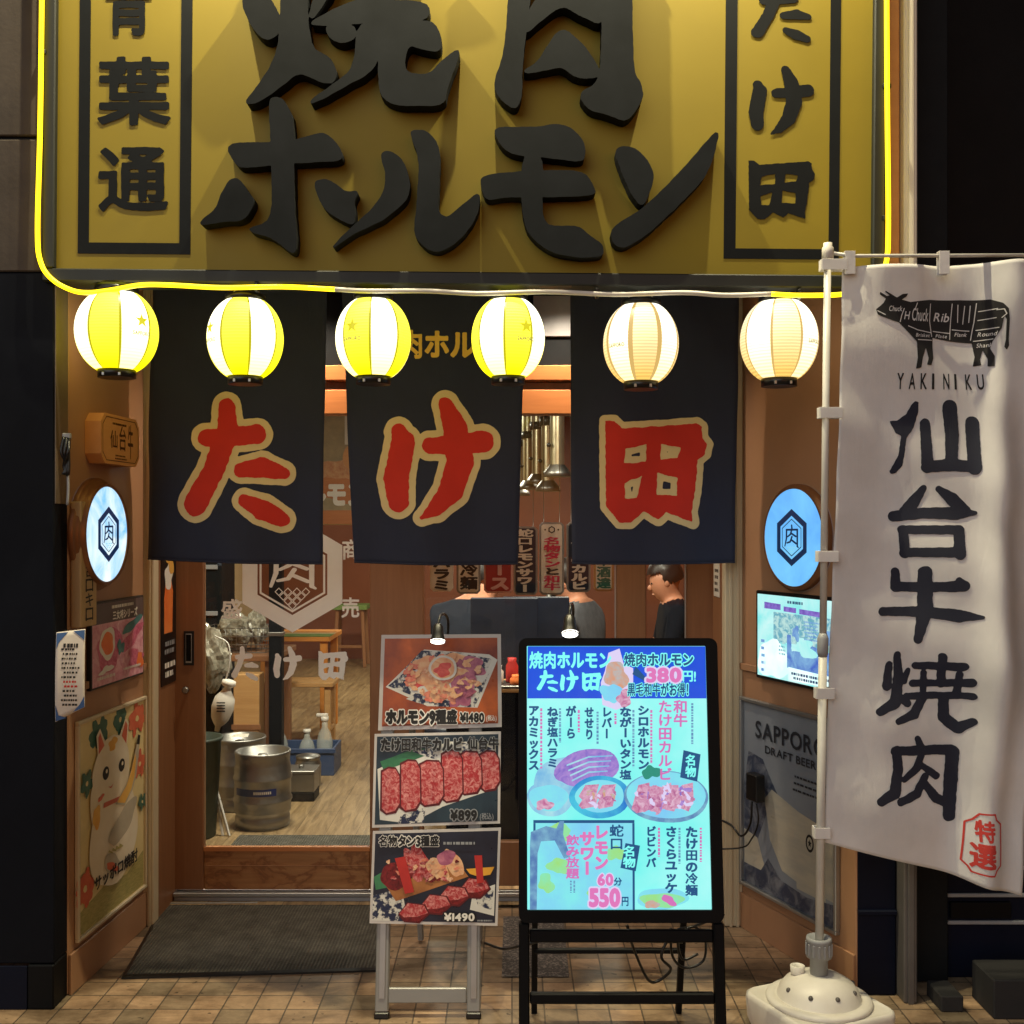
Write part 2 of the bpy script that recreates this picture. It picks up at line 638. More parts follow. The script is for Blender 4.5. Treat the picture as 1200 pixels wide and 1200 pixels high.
# ------------------------------------------------------------------ mesh builder
class MB:
    def __init__(self):
        self.v, self.f, self.mi, self.sm, self.mats = [], [], [], [], []

    def mid(self, m):
        if m not in self.mats:
            self.mats.append(m)
        return self.mats.index(m)

    def add(self, vs, fs, m, smooth=False):
        o = len(self.v)
        i = self.mid(m)
        self.v += [tuple(p) for p in vs]
        for f in fs:
            self.f.append([o + q for q in f])
            self.mi.append(i)
            self.sm.append(smooth)
        return self

    def box(self, a, b, m, rot=None, piv=None):
        x0, y0, z0 = a
        x1, y1, z1 = b
        x0, x1 = min(x0, x1), max(x0, x1)
        y0, y1 = min(y0, y1), max(y0, y1)
        z0, z1 = min(z0, z1), max(z0, z1)
        c = min(.004, (x1 - x0) * .18, (y1 - y0) * .18, (z1 - z0) * .18)
        vs, fs = [], []
        # chamfered box: three rectangles per axis pair
        bm = bmesh.new()
        bmesh.ops.create_cube(bm, size=1)
        for v in bm.verts:
            v.co = (x0 + (v.co.x + .5) * (x1 - x0), y0 + (v.co.y + .5) * (y1 - y0), z0 + (v.co.z + .5) * (z1 - z0))
        bmesh.ops.bevel(bm, geom=list(bm.edges), offset=c, segments=1, affect='EDGES')
        bm.verts.index_update()
        vs = [v.co.copy() for v in bm.verts]
        fs = [[v.index for v in f.verts] for f in bm.faces]
        bm.free()
        if rot is not None:
            p = Vector(piv) if piv is not None else Vector(((x0 + x1) / 2, (y0 + y1) / 2, (z0 + z1) / 2))
            vs = [p + rot @ (q - p) for q in vs]
        return self.add(vs, fs, m)

    def bar(self, p, q, w, m, d=None, up=(0, 0, 1)):
        """rectangular bar between two points"""
        p, q = Vector(p), Vector(q)
        z = (q - p)
        L = z.length
        z.normalize()
        u = Vector(up)
        if abs(z.dot(u)) > .95:
            u = Vector((0, 1, 0))
        x = u.cross(z).normalized()
        y = z.cross(x)
        d = d or w
        r = Matrix((x, y, z)).transposed()
        n0 = len(self.v)
        self.box((-w / 2, -d / 2, 0), (w / 2, d / 2, L), m)
        for i in range(n0, len(self.v)):
            self.v[i] = tuple(p + r @ Vector(self.v[i]))
        return self

    def tube(self, pts, r, m, n=10, smooth=True, caps=True, closed=False):
        pts = [Vector(p) for p in pts]
        rs = r if isinstance(r, (list, tuple)) else [r] * len(pts)
        vs, fs = [], []
        prev = None
        N = len(pts)
        for i, p in enumerate(pts):
            if closed:
                t = pts[(i + 1) % N] - pts[i - 1]
            else:
                t = pts[min(i + 1, N - 1)] - pts[max(i - 1, 0)]
            t.normalize()
            if prev is None:
                a = Vector((0, 0, 1)) if abs(t.z) < .9 else Vector((1, 0, 0))
                x = a.cross(t).normalized()
            else:
                x = (prev - t * prev.dot(t)).normalized()
            prev = x
            y = t.cross(x)
            for k in range(n):
                an = 2 * math.pi * k / n
                vs.append(p + (x * math.cos(an) + y * math.sin(an)) * rs[i])
        for i in range(N if closed else N - 1):
            for k in range(n):
                a, b = i * n + k, i * n + (k + 1) % n
                c, d = ((i + 1) % N) * n + (k + 1) % n, ((i + 1) % N) * n + k
                fs.append([a, b, c, d])
        if caps and not closed:
            fs.append(list(range(n))[::-1])
            fs.append([(N - 1) * n + k for k in range(n)])
        return self.add(vs, fs, m, smooth)

    def lathe(self, prof, m, n=32, c=(0, 0, 0), axis='z', smooth=True, mats=None, caps=True):
        """prof: (radius, height) pairs; mats: material per angular sector"""
        vs, fs = [], []
        for r, hgt in prof:
            for k in range(n):
                a = 2 * math.pi * k / n
                x, y = r * math.cos(a), r * math.sin(a)
                if axis == 'z':
                    p = (c[0] + x, c[1] + y, c[2] + hgt)
                elif axis == 'y':
                    p = (c[0] + x, c[1] + hgt, c[2] - y)
                else:
                    p = (c[0] + hgt, c[1] + x, c[2] + y)
                vs.append(p)
        o = len(self.v)
        self.v += vs
        for i in range(len(prof) - 1):
            for k in range(n):
                a, b = i * n + k, i * n + (k + 1) % n
                self.f.append([o + a, o + b, o + (i + 1) * n + (k + 1) % n, o + (i + 1) * n + k])
                self.mi.append(self.mid(mats(k, i) if mats else m))
                self.sm.append(smooth)
        if caps:
            for i, rev in ((0, True), (len(prof) - 1, False)):
                if prof[i][0] > 1e-4:
                    q = [o + i * n + k for k in range(n)]
                    self.f.append(q[::-1] if rev else q)
                    self.mi.append(self.mid(mats(0, i) if mats else m))
                    self.sm.append(False)
        return self

    def shape(self, sh, mp, m, t=0.0, smooth=False):
        """2-D shape; mp(x, y, depth) -> local point; t = thickness behind the face"""
        V, Fc, B = sh[0], sh[1], sh[2]
        if len(V) == 0:
            return self
        n = len(V)
        vs = [mp(x, y, 0.0) for x, y in V]
        fs = [list(f) for f in Fc]
        if t:
            vs += [mp(x, y, t) for x, y in V]
            fs += [[q + n for q in f][::-1] for f in Fc]
            fs += [[b, a, a + n, b + n] for a, b in B]
        return self.add(vs, fs, m, smooth)

    def poly(self, pts, m, off=0.0, t=0.0):
        """flat polygon in local x, z at y=-off, thickness t behind it"""
        a = sum(pts[i][0] * pts[(i + 1) % len(pts)][1] - pts[(i + 1) % len(pts)][0] * pts[i][1] for i in range(len(pts)))
        if a < 0:
            pts = pts[::-1]
        n = len(pts)
        vs = [(x, -off, z) for x, z in pts]
        fs = [list(range(n))]
        if t:
            vs += [(x, -off + t, z) for x, z in pts]
            fs.append([n + i for i in range(n)][::-1])
            fs += [[(i + 1) % n, i, n + i, n + (i + 1) % n] for i in range(n)]
        return self.add(vs, fs, m)

    def ball(self, c, r, m, sx=1, sy=1, sz=1, n=12):
        prof = [(r * math.sin(math.pi * i / n), -r * math.cos(math.pi * i / n)) for i in range(n + 1)]
        o = len(self.v)
        self.lathe(prof, m, n * 2, caps=False)
        for i in range(o, len(self.v)):
            x, y, z = self.v[i]
            self.v[i] = (c[0] + x * sx, c[1] + y * sy, c[2] + z * sz)
        return self

    def build(self, name, parent=None, fr=None):
        me = bpy.data.meshes.new(name)
        me.from_pydata(self.v, [], self.f)
        for m in self.mats:
            me.materials.append(m)
        me.polygons.foreach_set('material_index', self.mi)
        me.polygons.foreach_set('use_smooth', self.sm)
        me.update()
        o = bpy.data.objects.new(name, me)
        COL.objects.link(o)
        if parent is not None:
            o.parent = parent
        elif fr is not None:
            o.matrix_world = fr.m
        return o


def tag(o, label=None, cat=None, group=None, kind=None):
    if label:
        o['label'] = label
    if cat:
        o['category'] = cat
    if group:
        o['group'] = group
    if kind:
        o['kind'] = kind
    return o


def thing(name, label, cat, fr, group=None):
    o = bpy.data.objects.new(name, None)
    o.empty_display_size = .1
    COL.objects.link(o)
    o.matrix_world = fr.m if isinstance(fr, Fr) else Matrix.Translation(fr)
    return tag(o, label, cat, group)


def struct(name, mb, fr=None):
    return tag(mb.build(name, None, fr), kind='structure')


def copy_tree(o, parent=None):
    c = o.copy()
    COL.objects.link(c)
    if parent is not None:
        c.parent = parent
    for ch in list(o.children):
        copy_tree(ch, c)
    return c


# ---- writing
def pxmap(fr, off=0.0, depth=None):
    """picture coordinates (y already flipped) -> local point on the plane"""
    def f(x, y, t):
        a, b = fr.px(x, -y, off)
        return (a, -off + t + (depth(a, b) if depth else 0), b)
    return f


def fit(V, x0, y0, x1, y1):
    lo, hi = V.min(0), V.max(0)
    s = ((x1 - x0) / (hi[0] - lo[0]), (y1 - y0) / (hi[1] - lo[1]))
    return lambda x, y: (x0 + (x - lo[0]) * s[0], y0 + (y - lo[1]) * s[1])


def put_fit(mb, fr, sh, box, m, off=.001, t=0.0, loc=False, depth=None):
    """shape squeezed into box = (x0, ytop, x1, ybottom) in picture pixels, or local metres (x0, z0, x1, z1) when loc"""
    if loc:
        g = fit(sh[0], *box)
        mb.shape(sh, lambda x, y, d: (g(x, y)[0], -off + d, g(x, y)[1]), m, t)
    else:
        g = fit(sh[0], box[0], -box[3], box[2], -box[1])
        p = pxmap(fr, off, depth)
        mb.shape(sh, lambda x, y, d: p(*g(x, y), d), m, t)


def text(mb, fr, s, box, m, bold=.03, res=28, off=.001, loc=False, vertical=False, depth=None, amp=0.0, slant=0.0):
    """a line of writing in box (picture pixels x0,y0,x1,y1 top-left to bottom-right; or metres x0,z0,x1,z1 when loc)"""
    gs = [glyph(c, bold * (.62 if ord(c) >= 0x4E00 and bold > .03 and ord(c) < 0xF000 else 1), res, amp) for c in s]
    if loc:
        X0, Z0, X1, Z1 = box
    else:
        X0, Z0, X1, Z1 = box[0], -box[3], box[2], -box[1]
    p = pxmap(fr, off, depth) if not loc else None
    if vertical:
        n = len(s)
        ch = (Z1 - Z0) / n
        for i, (c, g) in enumerate(zip(s, gs)):
            cy0 = Z1 - (i + 1) * ch
            V = g[0]
            if len(V) == 0:
                continue
            sx, sy = (X1 - X0), ch
            if c in 'ー':
                def q(x, y):
                    u, v = (x - .5), (y - .38)
                    return X0 + (.5 + v) * sx, cy0 + (.5 - u) * sy
                fl = True
            else:
                gw = g[3]
                def q(x, y, gw=gw):
                    return X0 + (x + (1 - gw) / 2) * sx, cy0 + (y + .12) * sy
                fl = False
            if loc:
                mb.shape(g, lambda x, y, d: (q(x, y)[0], -off + d, q(x, y)[1]), m)
            else:
                mb.shape(g, lambda x, y, d: p(*q(x, y), d), m)
        return
    tot = sum(g[3] for g in gs)
    sx = (X1 - X0) / tot
    sy = (Z1 - Z0)
    cx = 0.0
    for c, g in zip(s, gs):
        def q(x, y, cx=cx):
            yy = y + .12 if ord(c) >= 256 else y * 1.12 + .06
            return X0 + (cx + x + slant * y) * sx, Z0 + yy * sy
        if len(g[0]):
            if loc:
                mb.shape(g, lambda x, y, d: (q(x, y)[0], -off + d, q(x, y)[1]), m)
            else:
                mb.shape(g, lambda x, y, d: p(*q(x, y), d), m)
        cx += g[3]


def scribble(mb, fr, box, rows, m, off=.001, loc=False, fill=.55, seed=1, vertical=False):
    """writing too small in the photograph to read: rows of short dashes"""
    rnd = random.Random(seed)
    x0, y0, x1, y1 = box
    for r in range(rows):
        if vertical:
            a0, a1 = x0 + (x1 - x0) * r / rows, x0 + (x1 - x0) * (r + fill) / rows
            t = y0
            step = (x1 - x0) / rows
            while t < y1:
                e = min(y1, t + abs(step) * rnd.uniform(.4, .9))
                c = [(a0, t), (a1, t), (a1, e), (a0, e)]
                mb.poly([fr.px(*q, off) for q in c] if not loc else c, m, off)
                t = e + abs(step) * rnd.uniform(.15, .4)
        else:
            b0, b1 = y0 + (y1 - y0) * r / rows, y0 + (y1 - y0) * (r + fill) / rows
            t = x0 + rnd.uniform(0, .08) * (x1 - x0)
            end = x1 - rnd.uniform(0, .25) * (x1 - x0)
            step = abs(y1 - y0) / rows
            while t < end:
                e = min(end, t + step * rnd.uniform(.3, .9))
                c = [(t, b0), (e, b0), (e, b1), (t, b1)]
                mb.poly([fr.px(*q, off) for q in c] if not loc else c, m, off)
                t = e + step * rnd.uniform(.12, .35)


def blob(cx, cy, rx, ry, rot=0.0, amp=.12, n=28, seed=0):
    rnd = random.Random(seed)
    ph = [rnd.uniform(0, 6.28) for _ in range(4)]
    out = []
    for i in range(n):
        a = 2 * math.pi * i / n
        k = 1 + amp * (.5 * math.sin(2 * a + ph[0]) + .5 * math.sin(3 * a + ph[1]) + .4 * math.sin(5 * a + ph[2]))
        x, y = rx * k * math.cos(a), ry * k * math.sin(a)
        out.append((cx + x * math.cos(rot) - y * math.sin(rot), cy + x * math.sin(rot) + y * math.cos(rot)))
    return out


def ppoly(mb, fr, pts, m, off):
    mb.poly([fr.px(x, y, off) for x, y in pts], m, off)


def prect(fr, x0, y0, x1, y1, off=0.0):
    """local (xa, za, xb, zb) of a picture rectangle on a frontal plane"""
    a = fr.px(x0, y1, off)
    b = fr.px(x1, y0, off)
    return a[0], a[1], b[0], b[1]


def smooth_path(pts, n=8):
    """Catmull-Rom through points"""
    P = [Vector(p) for p in pts]
    P = [2 * P[0] - P[1]] + P + [2 * P[-1] - P[-2]]
    out = []
    for i in range(1, len(P) - 2):
        for k in range(n):
            t = k / n
            a, b, c, d = P[i - 1], P[i], P[i + 1], P[i + 2]
            out.append(.5 * ((2 * b) + (c - a) * t + (2 * a - 5 * b + 4 * c - d) * t * t + (3 * b - a - 3 * c + d) * t ** 3))
    out.append(P[-2])
    return out


def crop(ox, oy, s):
    """coordinates read off an enlarged crop (origin ox, oy, scale s) -> picture coordinates"""
    return lambda x, y: (ox + x / s, -oy + y / s)


def ident(x, y):
    return x, y


# ================================================================== the large structure
FD, BD, DD = 3.5, 4.125, 4.39          # facade, back of the recess, door plane
LW0, LW1 = (-1.414, 3.5), (-1.372, 4.125)
RW0, RW1 = (.853, 4.125), (1.096, 3.5)
SOF = 2.47

mb = MB()
mb.add([(-8, -12, 0), (8, -12, 0), (8, 4.5, 0), (-8, 4.5, 0)], [[0, 1, 2, 3]], K['tile'])
struct('pavement', mb)
mb = MB()
mb.add([(-2.9, 4.30, .012), (2.6, 4.30, .012), (2.6, 12.3, .012), (-2.9, 12.3, .012)], [[0, 1, 2, 3]], K['plank'])
struct('floor', mb)

# the shop: panelled recess, posts, lintel and the room behind
shop = thing('shop_building', 'brown panelled shop front with a recessed entrance and lit dining room', 'building', Fr.front(FD))
shop.matrix_world = Matrix.Identity(4)


def wallpanel(name, a, b, z0, z1, th, m, parent, skirt=None):
    f = Fr.wall(a, b)
    L = math.hypot(b[0] - a[0], b[1] - a[1])
    w = MB()
    w.box((0, 0, z0), (L, th, z1), m)
    o = w.build(name, parent)
    o.matrix_local = f.m
    return f, o


FL, o = wallpanel('side_wall', LW0, LW1, 0, SOF, .07, K['mustard'], shop)
FR, o = wallpanel('side_wall', RW0, RW1, 0, SOF, .07, K['mustard'], shop)
# dado rail and skirting of the two side walls
for f, (xa, xb) in ((FL, (0, .626)), (FR, (0, .67))):
    w = MB()
    w.box((xa, -.012, .96), (xb, -.001, .985), K['mustard'])
    o = w.build('dado_rail', shop)
    o.matrix_local = f.m
    w = MB()
    w.box((xa, -.010, 0.0), (xb, -.001, .13), K['mustard'])
    o = w.build('skirting_board', shop)
    o.matrix_local = f.m
# narrow posts at the back corners, cream aluminium with grooves
for x0, x1, nm in ((-1.39, -1.338, 'l'), (.795, .862, 'r')):
    w = MB()
    w.box((x0, 4.10, 0), (x1, 4.16, SOF), K['trim'])
    wd = x1 - x0
    for k in (.25, .62):
        w.box((x0 + wd * k, 4.094, 0), (x0 + wd * (k + .16), 4.0995, SOF), K['trim'])
    w.build('corner_post', shop)
# wooden returns from the posts to the door plane
w = MB()
w.box((-1.352, 4.162, 0), (-1.342, 4.40, SOF), K['doorwood'])
w.build('jamb_board', shop)
w = MB()
w.box((.800, 4.162, 0), (.812, 4.40, SOF), K['doorwood'])
w.build('jamb_board', shop)
for x0, x1 in ((-1.40, -1.338), (.80, .86)):
    w = MB()
    w.box((x0 - .02, 4.402, 0), (x1 - .012, 4.47, SOF), K['navy'])
    w.build('door_post', shop)
# lintel: two orange boards with a shadow gap and dark transom above
w = MB()
za = lambda y: EYE - (y - HY) / F * DD
w.box((-1.34, 4.36, za(447)), (.80, 4.45, za(429)), K['lintelwood'])
w.box((-1.34, 4.40, za(457)), (.80, 4.45, za(447.3)), K['doorwood'])
w.box((-1.34, 4.37, za(486)), (.80, 4.45, za(457.3)), K['lintelwood'])
w.build('lintel', shop)
w = MB()
w.box((-1.34, 4.41, za(428.6)), (.80, 4.45, SOF), K['signink'])
w.box((.085, 4.395, za(394)), (.235, 4.409, za(346)), K['greypl'])
w.build('transom_panel', shop)
w = MB()
w.box((-1.5, 3.505, SOF + .002), (1.09, 4.46, SOF + .06), K['mustard'])
w.build('soffit', shop)
# two small downlights in the soffit behind the curtains
for x in (-.80, .22):
    dl = thing('recessed_downlight', 'small warm downlight set in the soffit behind the curtains', 'downlight', (x, 4.19, SOF - .002), 'downlights in the entrance soffit')
    w = MB()
    w.lathe([(.058, .001), (.058, -.006), (.046, -.007), (.044, .001)], K['whitepl'], 24, caps=False)
    w.build('rim', dl)
    w = MB()
    w.lathe([(.001, -.002), (.043, -.002)], EM('downlight_lens', (255, 226, 180), 5), 24, caps=False)
    w.build('lens', dl)
    ld = bpy.data.lights.new('downlight', 'SPOT')
    ld.energy = 52
    ld.color = (1, .82, .60)
    ld.spot_size = R(125)
    ld.spot_blend = .8
    ld.shadow_soft_size = .04
    lo = bpy.data.objects.new('downlight', ld)
    COL.objects.link(lo)
    lo.parent = dl
    lo.location = (0, 0, -.012)
# sill with aluminium track
w = MB()
w.box((-1.34, 4.345, .0), (.80, 4.44, .028), K['greypl'])
w.box((-1.34, 4.335, .030), (.80, 4.356, .046), K['alu'])
w.box((-1.34, 4.385, .030), (.80, 4.395, .040), K['alu'])
w.build('door_track', shop)
# facade above and around, seen past the sign
w = MB()
w.box((-1.42, 3.52, SOF + .07), (1.24, 3.62, 4.6), K['black'])
w.build('upper_wall', shop)
w = MB()
w.box((1.10, 3.50, 0), (1.224, 3.56, 4.6), K['navy'])
w.box((1.10, 3.485, .26), (1.224, 3.4995, .275), K['navy'])
w.build('side_panel', shop)
w = MB()
w.box((1.165, 3.46, 2.2), (1.222, 3.499, 4.6), K['plaque'])
w.build('side_strip', shop)
w = MB()
w.box((1.228, 3.44, 2.1), (1.270, 3.56, 4.6), K['postlit'])
w.box((1.240, 3.432, 2.1), (1.258, 3.4395, 4.6), K['postlit'])
w.box((1.228, 3.44, 0), (1.270, 3.56, 2.098), K['shadegrey'])  # lower part of the same post, its shade put into the colour
w.box((1.240, 3.432, 0), (1.258, 3.4395, 2.098), K['shadegrey'])
w.build('outer_post', shop)

# the room
for nm, a, b, m in (('wall', (-2.9, 4.46, 0), (-2.86, 12.3, 2.7), K['creamwall']), ('wall', (2.56, 4.46, 0), (2.6, 12.3, 2.7), K['brownwall']),
                    ('wall', (-2.86, 12.2, 0), (2.56, 12.3, 2.7), K['brownwall'])):
    w = MB()
    w.box(a, b, m)
    struct(nm, w)
w = MB()
w.box((-2.9, 4.46, 2.7), (2.6, 12.3, 2.76), K['ceil'])
struct('ceiling', w)
for a, b in (((-2.9, 4.405, 0), (-1.43, 4.455, 2.7)), ((.86, 4.405, 0), (2.6, 4.455, 2.7))):
    w = MB()
    w.box(a, b, K['brownwall'])
    struct('wall', w)
# hanging partition inside that carries a food poster
w = MB()
w.box((-2.4, 8.6, 1.50), (-1.10, 8.66, 2.7), K['creamwall'])
struct('partition', w)

# neighbours
pil = thing('stone_pillar', 'brown stone clad pillar with dark navy steel lower half at the entrance', 'pillar', (0, 0, 0))
w = MB()
zt = lambda y, D=3.40: EYE - (y - HY) / F * D
for k, (z0, z1) in enumerate(((zt(318), zt(163)), (zt(159), zt(0) + .1), (zt(0) + .112, 4.6))):
    w.box((-2.6, 3.40, z0), (-1.432, 3.52, z1), K['stone'])
w.box((-2.6, 3.412, zt(318) - .02), (-1.437, 3.51, 4.6), K['black'])
w.build('stone_facing', pil)
w = MB()
w.box((-2.6, 3.402, .14), (-1.418, 3.53, zt(319)), K['pillar'])
w.box((-2.6, 3.396, 0.0), (-1.50, 3.4015, .135), K['navy'])
w.box((-1.4995, 3.396, 0), (-1.418, 3.53, .138), K['black'])
w.build('steel_facing', pil)
w = MB()
w.box((-1.4176, 3.405, zt(590)), (-1.4143, 3.499, zt(330)), K['edge'])
w.build('edge_strip', pil)

dark = thing('dark_building', 'unlit black building with a closed door beyond the white flag', 'building', (0, 0, 0))
w = MB()
w.box((1.275, 3.6, 0), (1.43, 3.72, 4.6), K['signink'])
w.box((1.433, 3.9, 0), (4.0, 4.0, 4.6), K['black'])
w.build('wall', dark)
w = MB()
w.box((1.50, 3.84, .05), (2.5, 3.899, 2.3), K['navy'])
for k in range(3):
    w.box((1.58, 3.822, .3 + .62 * k), (2.4, 3.839, .8 + .62 * k), K['black'])
w.build('door', dark)

# ================================================================== signboard over the entrance
SD = 3.40
FS = Fr.front(SD, -.17, 2.25, roll=R(-.45))
FS = Fr(Matrix.Translation((-.17, SD, 2.25)) @ Matrix.Rotation(R(.5), 4, 'Y'))
sign = thing('shop_signboard', 'big yellow shop signboard with raised black lettering above the entrance', 'sign', FS)
xl, zb = FS.px(66, 316)
xr, _ = FS.px(1020, 321)
TOP = 1.62
w = MB()
w.poly([(xl, zb), (xr, zb), (xr, TOP), (xl, TOP)], K['signyel'], 0, .02)
w.build('panel', sign)
w = MB()
xo, zo = FS.px(52, 331)
xp, _ = FS.px(1034, 338)
w.box((xo, -.022, zo), (xp, .10, zb), K['signframe'])
w.box((xo, -.022, TOP), (xp, .10, TOP + .05), K['signframe'])
w.box((xo, -.022, zb + .0005), (xl, .10, TOP - .0005), K['signframe'])
w.box((xr, -.022, zb + .0005), (xp, .10, TOP - .0005), K['signframe'])
w.box((xl, .021, zb), (xr, .10, TOP), K['signframe'])
w.build('frame', sign)


def bandframe(mb, fr, o, i, top, m, off):
    ax, az = fr.px(o[0], o[3], off)
    bx, _ = fr.px(o[1], o[3], off)
    cx, cz = fr.px(i[0], i[3], off)
    dx, _ = fr.px(i[1], i[3], off)
    mb.poly([(ax, az), (bx, az), (bx, cz), (ax, cz)], m, off, off * .8)
    mb.poly([(ax, cz), (cx, cz), (cx, top), (ax, top)], m, off, off * .8)
    mb.poly([(dx, cz), (bx, cz), (bx, top), (dx, top)], m, off, off * .8)
    mb.poly([(ax, top), (bx, top), (bx, top + .05), (ax, top + .05)], m, off, off * .8)


w = MB()
bandframe(w, FS, (91, 223, 0, 297), (104, 210, 0, 284), 1.5, K['signink'], .0015)
w.build('printed_border', sign)
w = MB()
bandframe(w, FS, (848, 983, 0, 303), (862, 971, 0, 291), 1.5, K['signink'], .0015)
w.build('printed_border', sign)

# brush characters
TA = dict(strokes=[[(617, 470, 30), (620, 560, 38), (575, 690, 36), (512, 815, 40)],
                   [(550, 580, 30), (640, 575, 33), (722, 566, 34)],
                   [(668, 692, 26), (740, 683, 37), (812, 702, 22)],
                   [(682, 800, 22), (740, 832, 36), (805, 866, 26)]])
KE = dict(strokes=[[(238, 655, 33), (255, 700, 50), (228, 850, 52), (238, 945, 44)],
                   [(368, 715, 34), (450, 712, 38), (585, 697, 46)],
                   [(432, 545, 30), (472, 640, 50), (492, 780, 56), (455, 900, 50), (390, 975, 32), (335, 1012, 8)]])
DEN = dict(polys=[[(230, 580), (265, 580), (295, 608), (590, 585), (610, 600), (612, 640), (632, 668), (625, 705), (596, 730), (585, 850), (570, 930), (575, 975),
                   (470, 935), (440, 965), (380, 930), (330, 975), (285, 975), (233, 912)]],
           holes=[[(300, 746), (310, 688), (392, 668), (390, 737)], [(453, 668), (532, 680), (515, 720), (448, 728)],
                  [(303, 820), (374, 793), (355, 880), (308, 880)], [(436, 780), (514, 800), (512, 868), (430, 866)]])
bTA = brush(**TA, h=5, amp=2, asc=.09)
bKE = brush(**KE, h=5, amp=2, asc=.09)
bDEN = brush(**DEN, h=5, amp=2, asc=.09)
w = MB()
for ch, box in (('青', (124, -34, 178, 42)), ('葉', (114, 66, 200, 147)), ('通', (115, 172, 197, 248))):
    put_fit(w, FS, glyph(ch, .024, 64, .006), box, K['signink'], .0025)
w.build('lettering', sign)
w = MB()
for sh, box in ((bTA, (880, -22, 951, 50)), (bKE, (877, 77, 954, 158)), (bDEN, (877, 188, 955, 257))):
    put_fit(w, FS, sh, box, K['signink'], .0025)
w.build('lettering', sign)

c7 = crop(220, 0, 1200 / 340)
c8 = crop(540, 0, 1200 / 330 * (1164 / 1164))
RAISED = {
    'ho': (c7, [[(150, 592), (345, 590), (350, 582), (440, 580), (500, 565), (555, 546), (600, 575), (638, 630), (635, 665), (440, 672), (250, 692), (205, 690)],
                [(335, 410), (365, 402), (400, 415), (440, 500), (437, 840), (452, 1010), (437, 1055), (360, 985), (230, 948), (350, 920), (348, 690), (345, 590)],
                [(32, 935), (120, 862), (130, 820), (170, 745), (210, 735), (245, 790), (278, 830), (235, 912), (140, 915)],
                [(518, 752), (570, 738), (620, 768), (650, 795), (708, 788), (685, 830), (690, 870), (688, 932), (640, 912), (560, 862)]]),
    'ru': (c7, [[(798, 640), (815, 626), (845, 630), (890, 660), (920, 760), (905, 830), (800, 915), (690, 960), (590, 1035), (640, 975), (770, 860), (815, 790), (822, 720)],
                [(918, 548), (940, 538), (985, 540), (1045, 605), (1032, 850), (1040, 885), (1075, 902), (1130, 855), (1212, 786), (1195, 900), (1130, 985), (1050, 1042), (990, 1030), (935, 975), (950, 830), (960, 650)]]),
    'mo': (c8, [[(135, 540), (300, 545), (440, 525), (520, 592), (530, 650), (520, 690), (350, 668), (230, 660), (170, 620)],
                [(85, 748), (260, 730), (520, 725), (565, 790), (577, 832), (380, 838), (180, 838), (110, 855), (90, 800)],
                [(260, 655), (350, 655), (345, 850), (350, 930), (380, 968), (500, 960), (560, 1015), (606, 1045), (605, 1092), (500, 1097), (380, 1072), (300, 1012), (262, 920)]]),
    'n': (c8, [[(655, 640), (690, 622), (750, 635), (800, 690), (824, 750), (800, 830), (770, 882), (730, 830), (690, 740)],
               [(638, 970), (770, 897), (900, 770), (1000, 660), (1105, 538), (1075, 680), (1030, 770), (900, 900), (790, 1000), (700, 1056), (650, 1042)]]),
    'niku': (c8, [[(215, -330), (310, -330), (300, -60), (275, 150), (258, 300), (262, 380), (240, 472), (165, 420), (138, 352), (185, 240), (205, 0)],
                  [(600, -330), (725, -330), (728, 0), (735, 310), (770, 358), (777, 420), (708, 522), (620, 482), (550, 472), (498, 400), (590, 350), (605, 200)],
                  [(215, -330), (725, -330), (730, -250), (215, -240)],
                  [(420, -480), (500, -460), (480, -300), (400, -300)],
                  [(440, -240), (500, -120), (605, -10), (606, 110), (500, 60), (430, 20), (350, 80), (270, 150), (280, 60), (360, -60)],
                  [(430, 110), (520, 190), (565, 250), (602, 330), (490, 332), (430, 280), (350, 302), (256, 312), (330, 262), (360, 210)]]),
    'yaki': (c7, [[(228, -60), (290, -90), (345, 0), (384, 70), (375, 140), (335, 166), (298, 150), (250, 82), (226, 20)],
                  [(385, -330), (495, -330), (492, 190), (590, 238), (617, 300), (602, 342), (558, 342), (522, 322), (458, 298), (380, 360), (300, 420), (228, 432), (300, 345), (362, 240), (386, 120)],
                  [(560, -120), (620, -150), (610, -60), (520, 80), (500, 60)],
                  [(500, 100), (560, 60), (690, 0), (760, 0), (1000, 5), (995, 85), (850, 92), (690, 96), (560, 105)],
                  [(570, 118), (590, 98), (690, 102), (695, 160), (640, 178), (590, 158)],
                  [(690, -330), (850, -330), (850, 100), (700, 100)],
                  [(560, -220), (980, -260), (990, -170), (570, -140)],
                  [(700, 96), (800, 96), (792, 160), (780, 285), (640, 362), (512, 432), (508, 412), (600, 352), (690, 280)],
                  [(800, 80), (1000, 85), (1030, 110), (1050, 165), (1040, 212), (980, 207), (908, 180), (888, 300), (1000, 312), (1050, 250), (1136, 190), (1070, 370), (1062, 432), (950, 437), (842, 432), (788, 380), (792, 160)]]),
}
for nm, (cx, polys) in RAISED.items():
    w = MB()
    sh = brush(polys=[chaikin(q) for q in polys], h=5, amp=1.5, asc=.06, iso=2.5, xform=cx)
    w.shape(sh, pxmap(FS, .058), K['letter'], .056)
    w.build('raised_letter', sign)

